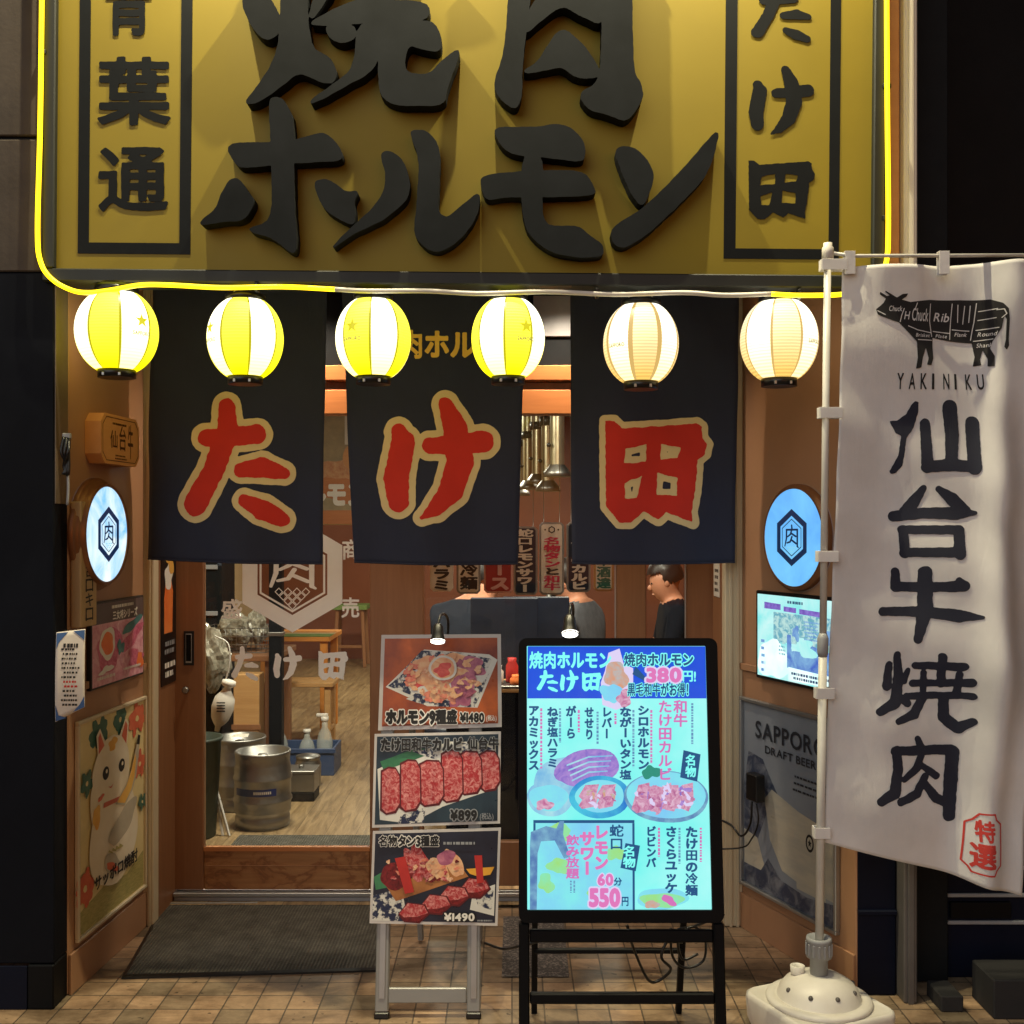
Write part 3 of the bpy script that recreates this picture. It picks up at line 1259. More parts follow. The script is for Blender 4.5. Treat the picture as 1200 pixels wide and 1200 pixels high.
# floodlights on arms above the sign
for k, x in enumerate((-1.02, -.1, .72)):
    zl = 2.25 + TOP + .30
    lf = thing('sign_floodlight', 'small black floodlight on a bent arm over the yellow sign', 'floodlight', (x, SD, zl), 'floodlights over the yellow sign')
    w = MB()
    w.tube(smooth_path([(0, .12, -.2), (0, -.05, .02), (0, -.2, .06), (0, -.27, 0)], 6), .012, K['blackpl'])
    w.build('arm', lf)
    w = MB()
    w.lathe([(.02, .05), (.06, .04), (.075, -.05), (.068, -.052), (.05, .02)], K['blackpl'], 20, (0, -.27, -.02), caps=False)
    w.build('lamp_shade', lf)
    w = MB()
    w.ball((0, -.27, -.02), .03, EM('flood_bulb%d' % k, (255, 220, 150), 6), n=8)
    w.build('bulb', lf)
    ld = bpy.data.lights.new('flood', 'SPOT')
    ld.energy = 190
    ld.color = (1, .88, .55)
    ld.spot_size = R(128)
    ld.spot_blend = .6
    ld.shadow_soft_size = .012
    lo = bpy.data.objects.new('flood', ld)
    COL.objects.link(lo)
    lo.parent = lf
    lo.location = (0, -.27, -.06)
    lo.rotation_euler = (R(34), 0, 0)

# ================================================================== light tube round the sign
rope = thing('neon_tube', 'glowing yellow neon tube running round the edge of the signboard', 'light tube', W(47, 300, 3.37))
rl = Vector(rope.location)
K['neon'] = EM('neon_yellow', (255, 214, 16), 3.2)


def ropepath(pts, D=3.365):
    return smooth_path([W(x, y, D) - rl for x, y in pts], 6)


w = MB()
w.tube(ropepath([(50, -420), (50, -150), (49, 0), (47, 150), (44, 270), (48, 308), (62, 328), (84, 340), (104, 343), (130, 340), (165, 334), (200, 334), (260, 337), (330, 336), (392, 339)]), .0074, K['neon'], 10)
w.build('lit_tube', rope)
w = MB()
w.tube(ropepath([(904, 344.5), (930, 346), (960, 346), (985, 345), (1010, 340), (1030, 326), (1039, 305), (1041, 260), (1040, 150), (1039, 0), (1039, -200), (1039, -420)]), .0074, K['neon'], 10)
w.build('lit_tube', rope)
w = MB()
w.tube(ropepath([(392.5, 339), (430, 341), (500, 341), (560, 344), (640, 342), (720, 345), (800, 343), (850, 346), (903.5, 344.5)]), .0075, K['whitepl'], 8)
w.build('unlit_tube', rope)
w = MB()
for x, y, s in ((40, 60, 0), (1040, 100, 0), (1040, 255, 0), (300, 337, 1), (700, 344, 1), (938, 345, 1)):
    p = W(x if not (s == 0 and x < 100) else 48, y, 3.372) - rl
    if s == 0:
        w.box((p.x - .013, p.y, p.z - .008), (p.x + .013, p.y + .02, p.z + .008), K['blackpl'])
    else:
        w.box((p.x - .006, p.y, p.z - .011), (p.x + .006, p.y + .03, p.z + .018), K['blackpl'])
w.build('clip', rope)

# ================================================================== six paper lanterns
LD = 3.44


def lantern_mat(name, c, s, ctop=None, ribs=False):
    t = NT(name)
    t.b.inputs['Base Color'].default_value = rgba(tuple(min(230, v) for v in c))
    t.b.inputs['Roughness'].default_value = .6
    cd = t.n('TexCoord')
    sp = t.n('SeparateXYZ')
    t.l(cd.outputs['Object'], sp.inputs[0])
    mr = t.n('MapRange')
    mr.inputs['From Min'].default_value = -.12
    mr.inputs['From Max'].default_value = .12
    t.l(sp.outputs['Z'], mr.inputs['Value'])
    col = t.ramp(mr.outputs[0], [(.05, rgba(c)), (.85, rgba(ctop or c))])
    t.l(col, t.b.inputs['Emission Color'])
    w_ = t.n('TexWave')
    w_.wave_type = 'BANDS'
    w_.bands_direction = 'Z'
    w_.inputs['Scale'].default_value = 34
    w_.inputs['Distortion'].default_value = .3
    t.l(cd.outputs['Object'], w_.inputs['Vector'])
    ms = t.n('MapRange')
    ms.inputs['To Min'].default_value = s * (.66 if ribs else .80)
    ms.inputs['To Max'].default_value = s
    t.l(w_.outputs['Fac'], ms.inputs['Value'])
    t.l(ms.outputs[0], t.b.inputs['Emission Strength'])
    t.bump(w_.outputs['Fac'], .25, .003)
    return t.m


K['lyel'] = lantern_mat('lantern_paper_yellow', (244, 230, 6), 1.7, (255, 246, 84))
K['lwhite'] = lantern_mat('lantern_paper_white', (255, 228, 146), 2.7, (255, 252, 226))
K['lgreen'] = EM('lantern_seam', (200, 192, 8), .95)
K['lcream'] = lantern_mat('lantern_paper_cream', (246, 200, 104), 1.2, (255, 246, 214), True)
K['lcream2'] = lantern_mat('lantern_paper_pale', (252, 228, 166), 1.9, (255, 253, 236), True)
K['lrib'] = EM('lantern_seam_cream', (226, 186, 108), .95)
K['lstar'] = EM('lantern_star', (226, 214, 20), 1.0)
K['lgrey'] = EM('lantern_print_grey', (160, 150, 96), .8)

LPROF = []
for i in range(25):
    t_ = i / 24
    a = math.pi * (.155 + .69 * t_)
    LPROF.append((math.sin(a) ** .92, -math.cos(a)))
zmax = LPROF[-1][1]


def lantern(px, py, hw, hh, striped, star_side, ang, label):
    c = W(px, py, LD)
    r = hw / F * LD
    hz = hh / F * LD
    th = thing('paper_lantern', label, 'lantern', c, 'lanterns hanging in a row under the sign')
    nsec = 8
    n = 96
    prof = [(r * a, hz * b / zmax) for a, b in LPROF]
    rot = ang

    def mt(k, i):
        a = (2 * math.pi * (k + .5) / n + rot) % (2 * math.pi)
        q = a / (2 * math.pi / nsec)
        s = int(q) % nsec
        fr_ = q - int(q)
        if min(fr_, 1 - fr_) < .05:
            return K['lgreen'] if striped else K['lrib']
        if striped:
            return K['lyel'] if s % 2 == 0 else K['lwhite']
        return K['lcream'] if s % 2 == 0 else K['lcream2']
    w = MB()
    w.lathe(prof, K['lwhite'], n, smooth=True, mats=mt)
    shade = w.build('paper_shade', th)
    tr = prof[-1][0]
    w = MB()
    w.lathe([(tr * .98, hz * .985), (tr * 1.06, hz * .99), (tr * 1.06, hz + .016), (tr * .9, hz + .018), (tr * .9, hz * .985)], K['blackpl'], 28, caps=False)
    w.build('top_ring', th)
    w = MB()
    br = prof[0][0] * .92
    w.lathe([(br * .85, -hz - .024), (br, -hz - .024), (br, -hz * .985), (br * .8, -hz * .985)], K['blackpl'], 28)
    for k in range(2):
        a = -2.0 + k * .9
        w.box((br * math.cos(a) - .004, br * math.sin(a) - .003, -hz - .022), (br * math.cos(a) + .004, br * math.sin(a) + .003, -hz - .012), K['alu'])
    w.build('bottom_ring', th)
    w = MB()
    for s in (-1, 1):
        w.tube(smooth_path([(s * tr * .7, 0, hz + .01), (s * tr * .6, 0, hz + .03), (0, 0, hz + .052)], 5), .0018, K['steel'], 6)
    w.build('hook', th)
    w = MB()
    # printed star and name on the white panel, following the paper
    if star_side is not None:
        def sph(u, v):
            """u: metres round, v: metres up"""
            f = min(1, max(-1, v / hz))
            rr = None
            for (r0, z0), (r1, z1) in zip(prof[:-1], prof[1:]):
                if z0 <= v <= z1:
                    rr = r0 + (r1 - r0) * (v - z0) / (z1 - z0)
            rr = (rr or r) + .0036
            a = -math.pi / 2 + star_side + u / r
            return rr * math.cos(a), rr * math.sin(a), v
        cu, cv = 0.0, .022 if striped else -.008
        if striped:
            st = []
            for k in range(10):
                a = math.pi / 2 + k * math.pi / 5
                q = .0235 if k % 2 == 0 else .0095
                st.append((q * math.cos(a), q * math.sin(a) + cv))
            vs = [sph(0, cv)] + [sph(*p) for p in st]
            w.add(vs, [[0, k + 1, (k + 1) % 10 + 1] for k in range(10)], K['lstar'])
        tx = MB()
        text(tx, None, 'SAPPORO', (-.030, -.024, .030, -.009), K['lgrey'], .03, 20, 0, True)
        tx.v = [sph(x, z) for x, y, z in tx.v]
        w.add(tx.v, tx.f, K['lgrey'])
        w.build('printed_mark', shade)
    return th


PN = 2 * math.pi / 8
lantern(137, 389, 47, 45, True, .95, PN * .48 , 'yellow and white striped paper lantern hanging before the wall with the wooden plaque')
lantern(287.5, 397, 44, 44.5, True, -.85, PN * .55, 'yellow and white striped paper lantern hanging above the hiragana character with two short right strokes')
lantern(437.5, 397, 44, 44.5, True, -.45, PN * .95, 'yellow and white striped lantern hanging by the gap between first and middle curtains')
lantern(595.5, 397, 43, 44.5, True, .5, PN * .1, 'yellow and white striped lantern hanging beside the gap that shows the steel ducts')
lantern(751, 403, 44, 44.5, False, -.8, PN * .5, 'plain cream paper lantern hanging in front of the curtain with the square field character')
lantern(913, 399, 45, 45, False, .8, PN * .52, 'plain cream paper lantern hanging before bare brown wall beside the flag pole')


# ================================================================== three shop curtains
ND = 4.0


def cloth_sheet(fr, tl, tr, bl, br, nu, nv, depth, m, th=.0016, sag=0.0):
    w = MB()
    A = [fr.px(*p) for p in (tl, tr, bl, br)]
    vs = []
    for j in range(nv + 1):
        t = j / nv
        for i in range(nu + 1):
            s = i / nu
            x = (A[0][0] * (1 - s) + A[1][0] * s) * (1 - t) + (A[2][0] * (1 - s) + A[3][0] * s) * t
            z = (A[0][1] * (1 - s) + A[1][1] * s) * (1 - t) + (A[2][1] * (1 - s) + A[3][1] * s) * t
            z -= sag * math.sin(math.pi * s) * t
            vs.append((x, z))
    n = len(vs)
    f3 = [(x, depth(x, z), z) for x, z in vs]
    b3 = [(x, depth(x, z) + th, z) for x, z in vs]
    fs = []
    W_ = nu + 1
    for j in range(nv):
        for i in range(nu):
            a, b, c, d = j * W_ + i, j * W_ + i + 1, (j + 1) * W_ + i + 1, (j + 1) * W_ + i
            fs.append([a, d, c, b])
            fs.append([n + a, n + b, n + c, n + d])
    edge = [j * W_ for j in range(nv + 1)] + [nv * W_ + i for i in range(1, W_)] + [j * W_ + nu for j in range(nv - 1, -1, -1)] + [i for i in range(nu - 1, 0, -1)]
    for a, b in zip(edge, edge[1:] + edge[:1]):
        fs.append([a, n + a, n + b, b])
    w.add(f3 + b3, fs, m, True)
    return w


def noren(corners, sh, outl, label, seed, extra=None):
    fr = Fr.front(ND, 0, 2.37)
    x0 = fr.px(*corners[0])[0]
    fr = Fr.front(ND, x0, 2.37)
    th = thing('shop_curtain', label, 'curtain', fr, 'navy shop curtains under the lanterns')
    rnd = random.Random(seed)
    ph = [rnd.uniform(0, 6) for _ in range(4)]

    def depth(x, z):
        k = min(1, max(0, -z) / .8)
        return -(.020 * k * math.sin(x * 9 + ph[0] + z) + .008 * math.sin(13 * (x + .6 * z) + ph[1]) * min(1, -z * 3) + .007 * k * math.sin(x * 21 + ph[1] - z * 2) + .004 * math.sin(z * 7 + ph[2]) + .0025 * math.sin(x * 30 + z * 22 + ph[3]))
    w = cloth_sheet(fr, *corners, 34, 50, depth, K['noren'], sag=.004)
    cl_ = w.build('cloth', th)
    w = MB()
    for m, s_, off in ((K['cream'], outl, .0022), (K['red'], sh, .0034)):
        p = pxmap(fr, off, depth)
        w.shape(s_, p, m, 0, True)
    w.build('lettering', cl_)
    w = MB()
    # hem stitched along the bottom
    A = [fr.px(*p) for p in corners]
    hem = []
    for i in range(35):
        s = i / 34
        x = A[2][0] * (1 - s) + A[3][0] * s
        z = A[2][1] * (1 - s) + A[3][1] * s - .004 * math.sin(math.pi * s) + .004
        hem.append((x, depth(x, z) + .0005, z))
    w.tube(hem, .0028, K['noren'], 8)
    w.build('hem', cl_)
    if extra:
        extra(fr, cl_, depth)
    return th


cN1, cN2, cN3 = crop(60, 320, 3.0), crop(400, 320, 988 / 280), crop(640, 320, 1200 / 360)
noren([(179, 335), (383, 335), (172, 656), (377, 662)], brush(**TA, h=3, amp=2.2, asc=.11, xform=cN1), brush(**TA, iso=23, h=3, amp=1.5, asc=.08, xform=cN1),
      'navy cloth shop curtain with one red hiragana character of four strokes, beside the plaque', 1)


def gold_line(fr, th, depth):
    w = MB()
    text(w, fr, '焼肉ホルモン', (436, 386, 618, 421), K['gold'], .045, 36, .0024, depth=depth, amp=.006)
    w.build('small_lettering', th)


noren([(400, 335), (616, 335), (414, 660), (607, 662)], brush(**KE, h=3.5, amp=2.4, asc=.1, xform=cN2), brush(**KE, iso=29, h=3.5, amp=1.5, asc=.07, xform=cN2),
      'navy cloth shop curtain hanging in the middle with small gold writing at its top', 2, gold_line)
noren([(668, 335), (866, 335), (670, 661), (862, 660)], brush(**DEN, h=3.3, amp=2.4, asc=.1, xform=cN3), brush(**DEN, iso=25, h=3.3, amp=1.5, asc=.07, xform=cN3),
      'navy cloth shop curtain with a square red field character beside the oval blue lamp', 3)
rod = thing('curtain_rod', 'thin bamboo curtain rod hidden under the signboard', 'rod', (-1.36, ND, 2.385))
w = MB()
w.tube([(0, 0, 0), (2.25, 0, 0)], .012, K['signwood'], 10)
w.build('pole', rod)

# ================================================================== sliding doors
DF = Fr.front(DD)


def dz(y):
    return EYE - (y - HY) / F * DD


def dx(x, D=DD):
    return (x - 600) / F * D


HEXV = lambda r, w: [(0, r), (w, r / 2), (w, -r / 2), (0, -r), (-w, -r / 2), (-w, r / 2)]


def niku_sh(h=.012):
    """the meat character as thin brush strokes in a unit box, y down"""
    return brush(strokes=[[(.5, -.08, .045), (.52, .10, .05)], [(.17, .16, .05), (.16, .6, .05), (.06, .98, .035)],
                          [(.16, .15, .05), (.86, .14, .05)], [(.86, .14, .055), (.86, .98, .05), (.93, 1.04, .03)],
                          [(.5, .16, .05), (.42, .38, .05), (.24, .5, .04)], [(.46, .32, .05), (.76, .48, .05)],
                          [(.52, .5, .05), (.4, .76, .05), (.2, .82, .04)], [(.48, .66, .05), (.78, .84, .05)]], h=h)


NIKU = niku_sh()


def ring_poly(mb, outer, inner, m, off, cx=0, cz=0, t=0.0):
    n = len(outer)
    for i in range(n):
        a, b, c, d = outer[i], outer[(i + 1) % n], inner[(i + 1) % n], inner[i]
        mb.poly([(cx + a[0], cz + a[1]), (cx + b[0], cz + b[1]), (cx + c[0], cz + c[1]), (cx + d[0], cz + d[1])], m, off, t)


door = thing('sliding_door', 'wooden sliding glass door with white lettering and water stained bottom rail', 'door', Fr.front(DD, dx(203), .046))
x0 = dx(203)
lx = lambda px: dx(px) - x0
lz = lambda py: dz(py) - .046
topz = lz(487)
w = MB()
w.box((0, -.018, 0), (lx(240), .018, topz), K['doorwood'])
stile_ = w.build('stile', door)
w = MB()
w.box((lx(434), -.018, 0), (lx(497), .018, topz), K['doorwood'])
w.build('stile', door)
w = MB()
w.box((lx(240) + .0005, -.016, 0), (lx(434) - .0005, .016, lz(992)), K['stain'])
w.box((lx(240), -.0205, lz(996)), (lx(434), -.0165, lz(991)), K['lintelwood'])
w.box((lx(240), -.019, lz(1013) - .001), (lx(434), -.0165, lz(1013) + .001), K['doorwood'])
w.build('bottom_rail', door)
w = MB()
w.box((lx(240) + .0005, -.004, lz(991) + .001), (lx(434) - .0005, .001, topz), K['glass'])
gp_ = w.build('glass_pane', door)
w = MB()
w.box((lx(217), -.0215, lz(779)), (lx(229), -.0175, lz(739)), K['blackpl'])
w.box((lx(219.5), -.0235, lz(776)), (lx(226.5), -.0212, lz(742)), K['alu'])
w.box((lx(220), -.0240, lz(774)), (lx(226), -.0237, lz(743)), K['black'])
w.build('handle', stile_)
w = MB()
w.lathe([(.006, -.018), (.006, -.034), (.013, -.038), (.014, -.046), (.009, -.052)], K['steel'], 16, (lx(221), 0, lz(807)), 'y')
w.build('knob', stile_)
# white vinyl on the glass
DFL = Fr.front(DD, x0, .046)
w = MB()
cx, cz = DFL.px(343, 673)
rr = .232
ring_poly(w, HEXV(rr, rr * .86), HEXV(rr * .70, rr * .60), K['vinyl'], .0065, cx, cz)
ring_poly(w, HEXV(rr * .655, rr * .565), HEXV(rr * .615, rr * .53), K['vinyl'], .0065, cx, cz)
put_fit(w, DFL, NIKU, (cx - rr * .40, cz - rr * .26, cx + rr * .42, cz + rr * .46), K['vinyl'], .0065, loc=True)
for i in range(4):
    for j in range(4 - i):
        px_ = cx + (j - (3 - i) / 2) * .036
        pz_ = cz - rr * .30 - i * .0185
        ring_poly(w, [(.0172, 0), (0, .0172), (-.0172, 0), (0, -.0172)], [(.0125, 0), (0, .0125), (-.0125, 0), (0, -.0125)], K['vinyl'], .0065, px_, pz_)
w.build('glass_emblem', gp_)
w = MB()
put_fit(w, DFL, bTA, (271, 757, 303, 798), K['vinyl'], .0065)
put_fit(w, DFL, bKE, (320, 757, 354, 797), K['vinyl'], .0065)
put_fit(w, DFL, bDEN, (373, 763, 408, 797), K['vinyl'], .0065)
for ch, b in (('商', (401, 632, 422, 656)), ('売', (400, 700, 421, 724)), ('盛', (259, 702, 284, 725)), ('繁', (258, 632, 282, 656))):
    put_fit(w, DFL, glyph(ch, .022, 50, .006), b, K['vinyl'], .0065)
w.build('glass_lettering', gp_)

door2 = thing('sliding_door', 'right hand sliding glass door behind the menu stand and screen board', 'door', Fr.front(DD + .045, dx(430, DD + .045), .046))
D2 = DD + .045
x2 = dx(430, D2)
lx2 = lambda px: dx(px, D2) - x2
lz2 = lambda py: EYE - (py - HY) / F * D2 - .046
for a, b in ((455, 490), (722, 757)):
    w = MB()
    w.box((lx2(a), -.018, 0), (lx2(b), .018, lz2(480)), K['doorwood'])
    w.build('stile', door2)
w = MB()
w.box((lx2(490) + .0005, -.016, 0), (lx2(722) - .0005, .016, lz2(985)), K['doorwood'])
w.build('bottom_rail', door2)
w = MB()
w.box((lx2(490) + .0005, -.002, lz2(985) + .001), (lx2(722) - .0005, .003, lz2(480)), K['glass'])
w.build('glass_pane', door2)
w = MB()
w.box((lx2(719.6), -.0215, 0), (lx2(721.4), -.0185, lz2(480)), K['alu'])
w.build('edge_strip', door2)
side = thing('side_light', 'narrow fixed window with a wooden frame at the right of the doors', 'window', Fr.front(DD, dx(757), .046))
x3 = dx(757)
l3 = lambda px: dx(px) - x3
w = MB()
w.box((l3(803), -.018, 0), (l3(843), .018, topz), K['doorwood'])
w.box((l3(758), -.018, 0), (l3(802.5), .018, lz(985)), K['doorwood'])
w.build('frame', side)
w = MB()
w.box((l3(758), -.002, lz(985) + .001), (l3(803) - .0005, .003, topz), K['glass'])
w.build('glass_pane', side)
w = MB()
w.box((l3(801.4), -.0215, 0), (l3(803), -.0185, topz), K['alu'])
w.build('edge_strip', side)

# poster fixed inside the glass of the left door, half hidden
po = thing('food_poster', 'brown food poster on an inner wall, glimpsed between the first two curtains', 'poster', Fr.front(8.59, dx(345, 8.59), 1.5))
pf = Fr.front(8.59, dx(345, 8.59), 1.5)
w = MB()
K['pbg'] = M('poster_olive', (150, 136, 108), .6, c2=(180, 162, 124), scale=9)
K['pfood'] = M('poster_food', (186, 122, 86), .6, c2=(220, 176, 130), scale=26)
xa, za_, xb, zb_ = prect(pf, 345, 487, 455, 614)
w.poly([(xa, za_), (xb, za_), (xb, zb_), (xa, zb_)], K['pbg'], 0, .003)
ppoly(w, pf, blob(405, 560, 34, 26, 0, .2, seed=3), K['pfood'], .0016)
ppoly(w, pf, blob(396, 575, 28, 16, .2, .3, seed=8), K['lintelwood'], .0024)
ppoly(w, pf, [(345, 598), (455, 598), (455, 614), (345, 614)], K['lintelwood'], .0008)
ppoly(w, pf, [(404, 487), (428, 487), (428, 521), (404, 521)], K['paper'], .0024)
ppoly(w, pf, blob(410, 536, 8, 14, 0, .05, seed=1), K['plaque'], .0036)
w.build('print', po)
w = MB()
text(w, pf, 'ホルモン', (334, 564, 430, 594), K['white_ink'], .06, 30, .005)
w.build('lettering', po)

# ================================================================== left wall of the recess
fl = FL   # u runs from the front to the back


def onl(px, py, off=0.0):
    return FL.px(px, py, off)


# round backlit lamps, one on each side
K['ovalL'] = EM('backlit_blue_white', (120, 196, 250), 1.15, (236, 252, 255), 5, .35, .62, 1.2)
K['ovalR'] = EM('backlit_blue', (98, 176, 255), 1.0, (128, 212, 255), 4, .3, .7, .5)
K['ovalink'] = EM('backlit_ink', (12, 38, 74), 1)
K['ovaldot'] = EM('backlit_pale', (150, 222, 240), .9)


def round_lamp(fr, px, py, d, prot, m, label, rim):
    u, z = fr.px(px, py, prot)
    f = fr.sub(u, z)
    th = thing('round_lamp_sign', label, 'illuminated sign', f, 'round backlit emblem signs on the side walls')
    r = d / 2
    w = MB()
    if rim:
        w.lathe([(r * 1.19, -.001), (r * 1.19, -.014), (r * 1.165, -.019), (r * 1.14, -.019), (r * 1.13, -.029), (r * 1.10, -.033), (r * 1.085, -.034), (r * 1.075, -prot + .004), (r * 1.045, -prot - .002), (r * 1.0, -prot + .001), (r * .995, -prot + .012)],
                K['ovalrim'], 56, (0, 0, 0), 'y', caps=False)
    else:
        w.lathe([(r * 1.10, -.001), (r * 1.10, -.018), (r * 1.06, -.022), (r * 1.04, -prot + .006), (r * 1.01, -prot - .001), (r * .995, -prot + .008)], K['ovalrim'], 56, (0, 0, 0), 'y', caps=False)
    w.build('rim', th)
    w = MB()
    n = 56
    vs = [(0, -prot + .0015, 0)] + [(r * math.cos(2 * math.pi * k / n), -prot + .004, r * math.sin(2 * math.pi * k / n)) for k in range(n)]
    w.add(vs, [[0, k + 1, (k + 1) % n + 1] for k in range(n)], m)
    face_ = w.build('lit_face', th)
    w = MB()
    q = .097 * d / .33
    ring_poly(w, HEXV(q, q * .86), HEXV(q * .76, q * .65), K['ovalink'], prot + .0015)
    ring_poly(w, HEXV(q * .66, q * .56), HEXV(q * .62, q * .525), K['ovalink'], prot + .0015)
    put_fit(w, fr, NIKU, (-q * .42, -q * .36, q * .42, q * .46), K['ovalink'], prot + .0015, loc=True)
    for i in range(4):
        for j in range(4 - i):
            a, b = (j - (3 - i) / 2) * q * .14, -q * .34 - i * q * .075
            w.poly([(a + q * .05, b), (a, b + q * .035), (a - q * .05, b), (a, b - q * .035)], K['ovaldot'], prot + .0016)
    w.build('emblem', face_)
    return th


round_lamp(FL, 127, 626, .318, .05, K['ovalL'], 'round blue white lamp sign with thick stepped brown rim under the wooden plaque', True)
round_lamp(FR, 928, 630, .335, .03, K['ovalR'], 'round plain blue lamp sign with thin rim above the wall display', False)

# octagonal wooden plaque
u0, z0 = onl(121, 543, .055)
u1, z1 = onl(165, 484, .055)
u0 = .115
u1 = .425
z0, z1 = 1.705, 1.872
f = FL.sub((u0 + u1) / 2, (z0 + z1) / 2)
pq = thing('wooden_plaque', 'thick octagonal wooden plaque with burnt writing above the left round lamp', 'plaque', f)
a, b, c = (u1 - u0) / 2, (z1 - z0) / 2, .03
octo = [(-a, -b + c), (-a + c, -b), (a - c, -b), (a, -b + c), (a, b - c), (a - c, b), (-a + c, b), (-a, b - c)]
w = MB()
w.poly(octo, K['plaque'], .055, .0545)
s = .93
w.build('board', pq)
w = MB()
ins = [(x * s, z * .88) for x, z in octo]
ins2 = [(x * .915, z * .85) for x, z in octo]
ring_poly(w, ins, ins2, K['plaqueink'], .0562)
for ch, bx in (('仙', (-.085, -.03, -.03, .03)), ('台', (-.015, -.035, .04, .05)), ('牛', (.055, -.06, .10, .06))):
    put_fit(w, FL, glyph(ch, .008, 50, .012), bx, K['plaqueink'], .0562, loc=True)
scribble(w, FL, (-.07, .05, .06, .06), 1, K['plaqueink'], .0562, True, .7, 3)
scribble(w, FL, (-.05, -.066, .05, -.046), 2, K['plaqueink'], .0562, True, .5, 4)
w.build('burnt_lettering', pq)

# narrow upright board at the front edge
f = FL.sub(.012, 0)
vb = thing('upright_board', 'narrow upright wooden board with brush writing at the wall edge', 'sign', Fr(FL.m @ Matrix.Translation((.012, 0, 1.17))))
w = MB()
w.box((0, -.036, 0), (.115, -.001, .405), K['signwood'])
w.build('board', vb)
w = MB()
for k, ch in enumerate('肉問いち古ロキロ'):
    zz = .395 - (k + 1) * .047
    put_fit(w, FL, glyph(ch, .012, 40, .01), (.03, zz, .085, zz + .042), K['ink'] if k != 3 else K['blueink'], .0372, loc=True)
w.build('brush_lettering', vb)

# bundle of cable on the pillar edge
cb = thing('cable_bundle', 'dark cable bundle hanging on a bracket above the upright board', 'cable', W(78, 520, 3.385))
rl0 = Vector(cb.location)
w = MB()
for s in range(3):
    w.tube(smooth_path([W(75 + s * 3, 512 + s, 3.385) - rl0, W(72 + s * 4, 530, 3.37 - .005 * s) - rl0, W(79 - s * 2, 545, 3.38) - rl0, W(74 + 3 * s, 556, 3.375) - rl0, W(80, 540 - 9 * s, 3.384) - rl0, W(76, 515, 3.385) - rl0], 5), .005, K['blackpl'], 7)
w.tube(smooth_path([W(79, 550, 3.382) - rl0, W(80, 570, 3.385) - rl0, W(79, 592, 3.387) - rl0], 5), .004, K['greypl'], 7)
w.build('loop', cb)
w = MB()
p = W(77, 512, 3.385) - rl0
w.box((p.x - .012, p.y, p.z - .006), (p.x + .014, p.y + .014, p.z + .012), K['alupaint'])
w.build('bracket', cb)

# curled notice
nf = Fr.front(3.375, dx(83, 3.375), EYE - (850 - HY) / F * 3.375, yaw=R(12))
nt = thing('paper_notice', 'curled white paper notice with blue corners hanging at the doorway edge', 'notice', nf)
K['notice'] = M('notice_paper', (214, 206, 196), .7, var=.05)


def ncurl(x, z):
    return -.012 * math.sin(z * 11) - .25 * x * x * (1 if x > 0 else .3) - .03 * max(0, x) * z * 4


w = cloth_sheet(nf, (66, 741), (100, 737), (65, 846), (100, 828), 10, 16, ncurl, K['notice'], .0006)
w.build('sheet', nt)
w = MB()


def npoly(pts, m, off):
    q = [nf.px(*p) for p in pts]
    if sum(q[i][0] * q[(i + 1) % len(q)][1] - q[(i + 1) % len(q)][0] * q[i][1] for i in range(len(q))) < 0:
        q = q[::-1]
    w.add([(x, ncurl(x, z) - off, z) for x, z in q], [list(range(len(q)))], m)


npoly([(66.5, 742), (80, 740.5), (70, 752), (66.5, 760)], K['blueink'], .0012)
npoly([(86, 739.5), (99.5, 738), (99.5, 750)], K['blueink'], .0012)
npoly([(65.5, 845), (65.5, 826), (69, 838), (78, 841)], K['blueink'], .0012)
npoly([(99.5, 828), (99.5, 815), (94, 825), (86, 834)], K['blueink'], .0012)
rnd = random.Random(5)
for r_ in range(14):
    y = 754 + r_ * 5.4
    x = 71 + rnd.uniform(0, 6)
    while x < 92 - rnd.uniform(0, 5):
        e = x + rnd.uniform(1.2, 3.2)
        npoly([(x, y), (e, y - .2), (e, y + (4.5 if r_ == 0 else 2.2)), (x, y + (4.7 if r_ == 0 else 2.4))], K['redink'] if r_ in (8, 9) else K['ink'], .0012)
        x = e + rnd.uniform(.6, 1.6)
w.build('writing', nt)

# meat picture: a thin lit panel
ua, za1 = onl(100.5, 707)
ub, zb1 = onl(163, 697)
_, za0 = onl(100.5, 810)
_, zb0 = onl(163, 790)
zl0, zl1 = (za0 + zb0) / 2, (za1 + zb1) / 2
f = FL.sub(ua, zl0)
mp_ = thing('meat_picture', 'pink picture of raw meat slices with dark heading below the left round lamp', 'picture', f)
wd, hg = ub - ua, zl1 - zl0
w = MB()
w.box((0, -.018, 0), (wd, -.001, hg), K['blackpl'])
w.build('frame', mp_)
w = MB()
K['pkmeat'] = M('print_pink_meat', (206, 120, 148), .35, c2=(240, 196, 206), scale=24, dist=1.5)
K['pkmag'] = M('print_magenta_meat', (176, 54, 96), .35, c2=(226, 130, 160), scale=26, dist=2)
K['porange'] = M('print_orange_yolk', (238, 106, 48), .35, c2=(250, 150, 80), scale=12)
K['pteal'] = M('print_teal', (46, 96, 104), .35, c2=(80, 140, 140), scale=20)
K['phead'] = M('print_heading_brown', (84, 70, 70), .35)
e = .008
w.poly([(e, e), (wd - e, e), (wd - e, hg - e), (e, hg - e)], K['pkmeat'], .0186)
w.poly([(e, hg * .74), (wd - e, hg * .74), (wd - e, hg - e), (e, hg - e)], K['phead'], .019)
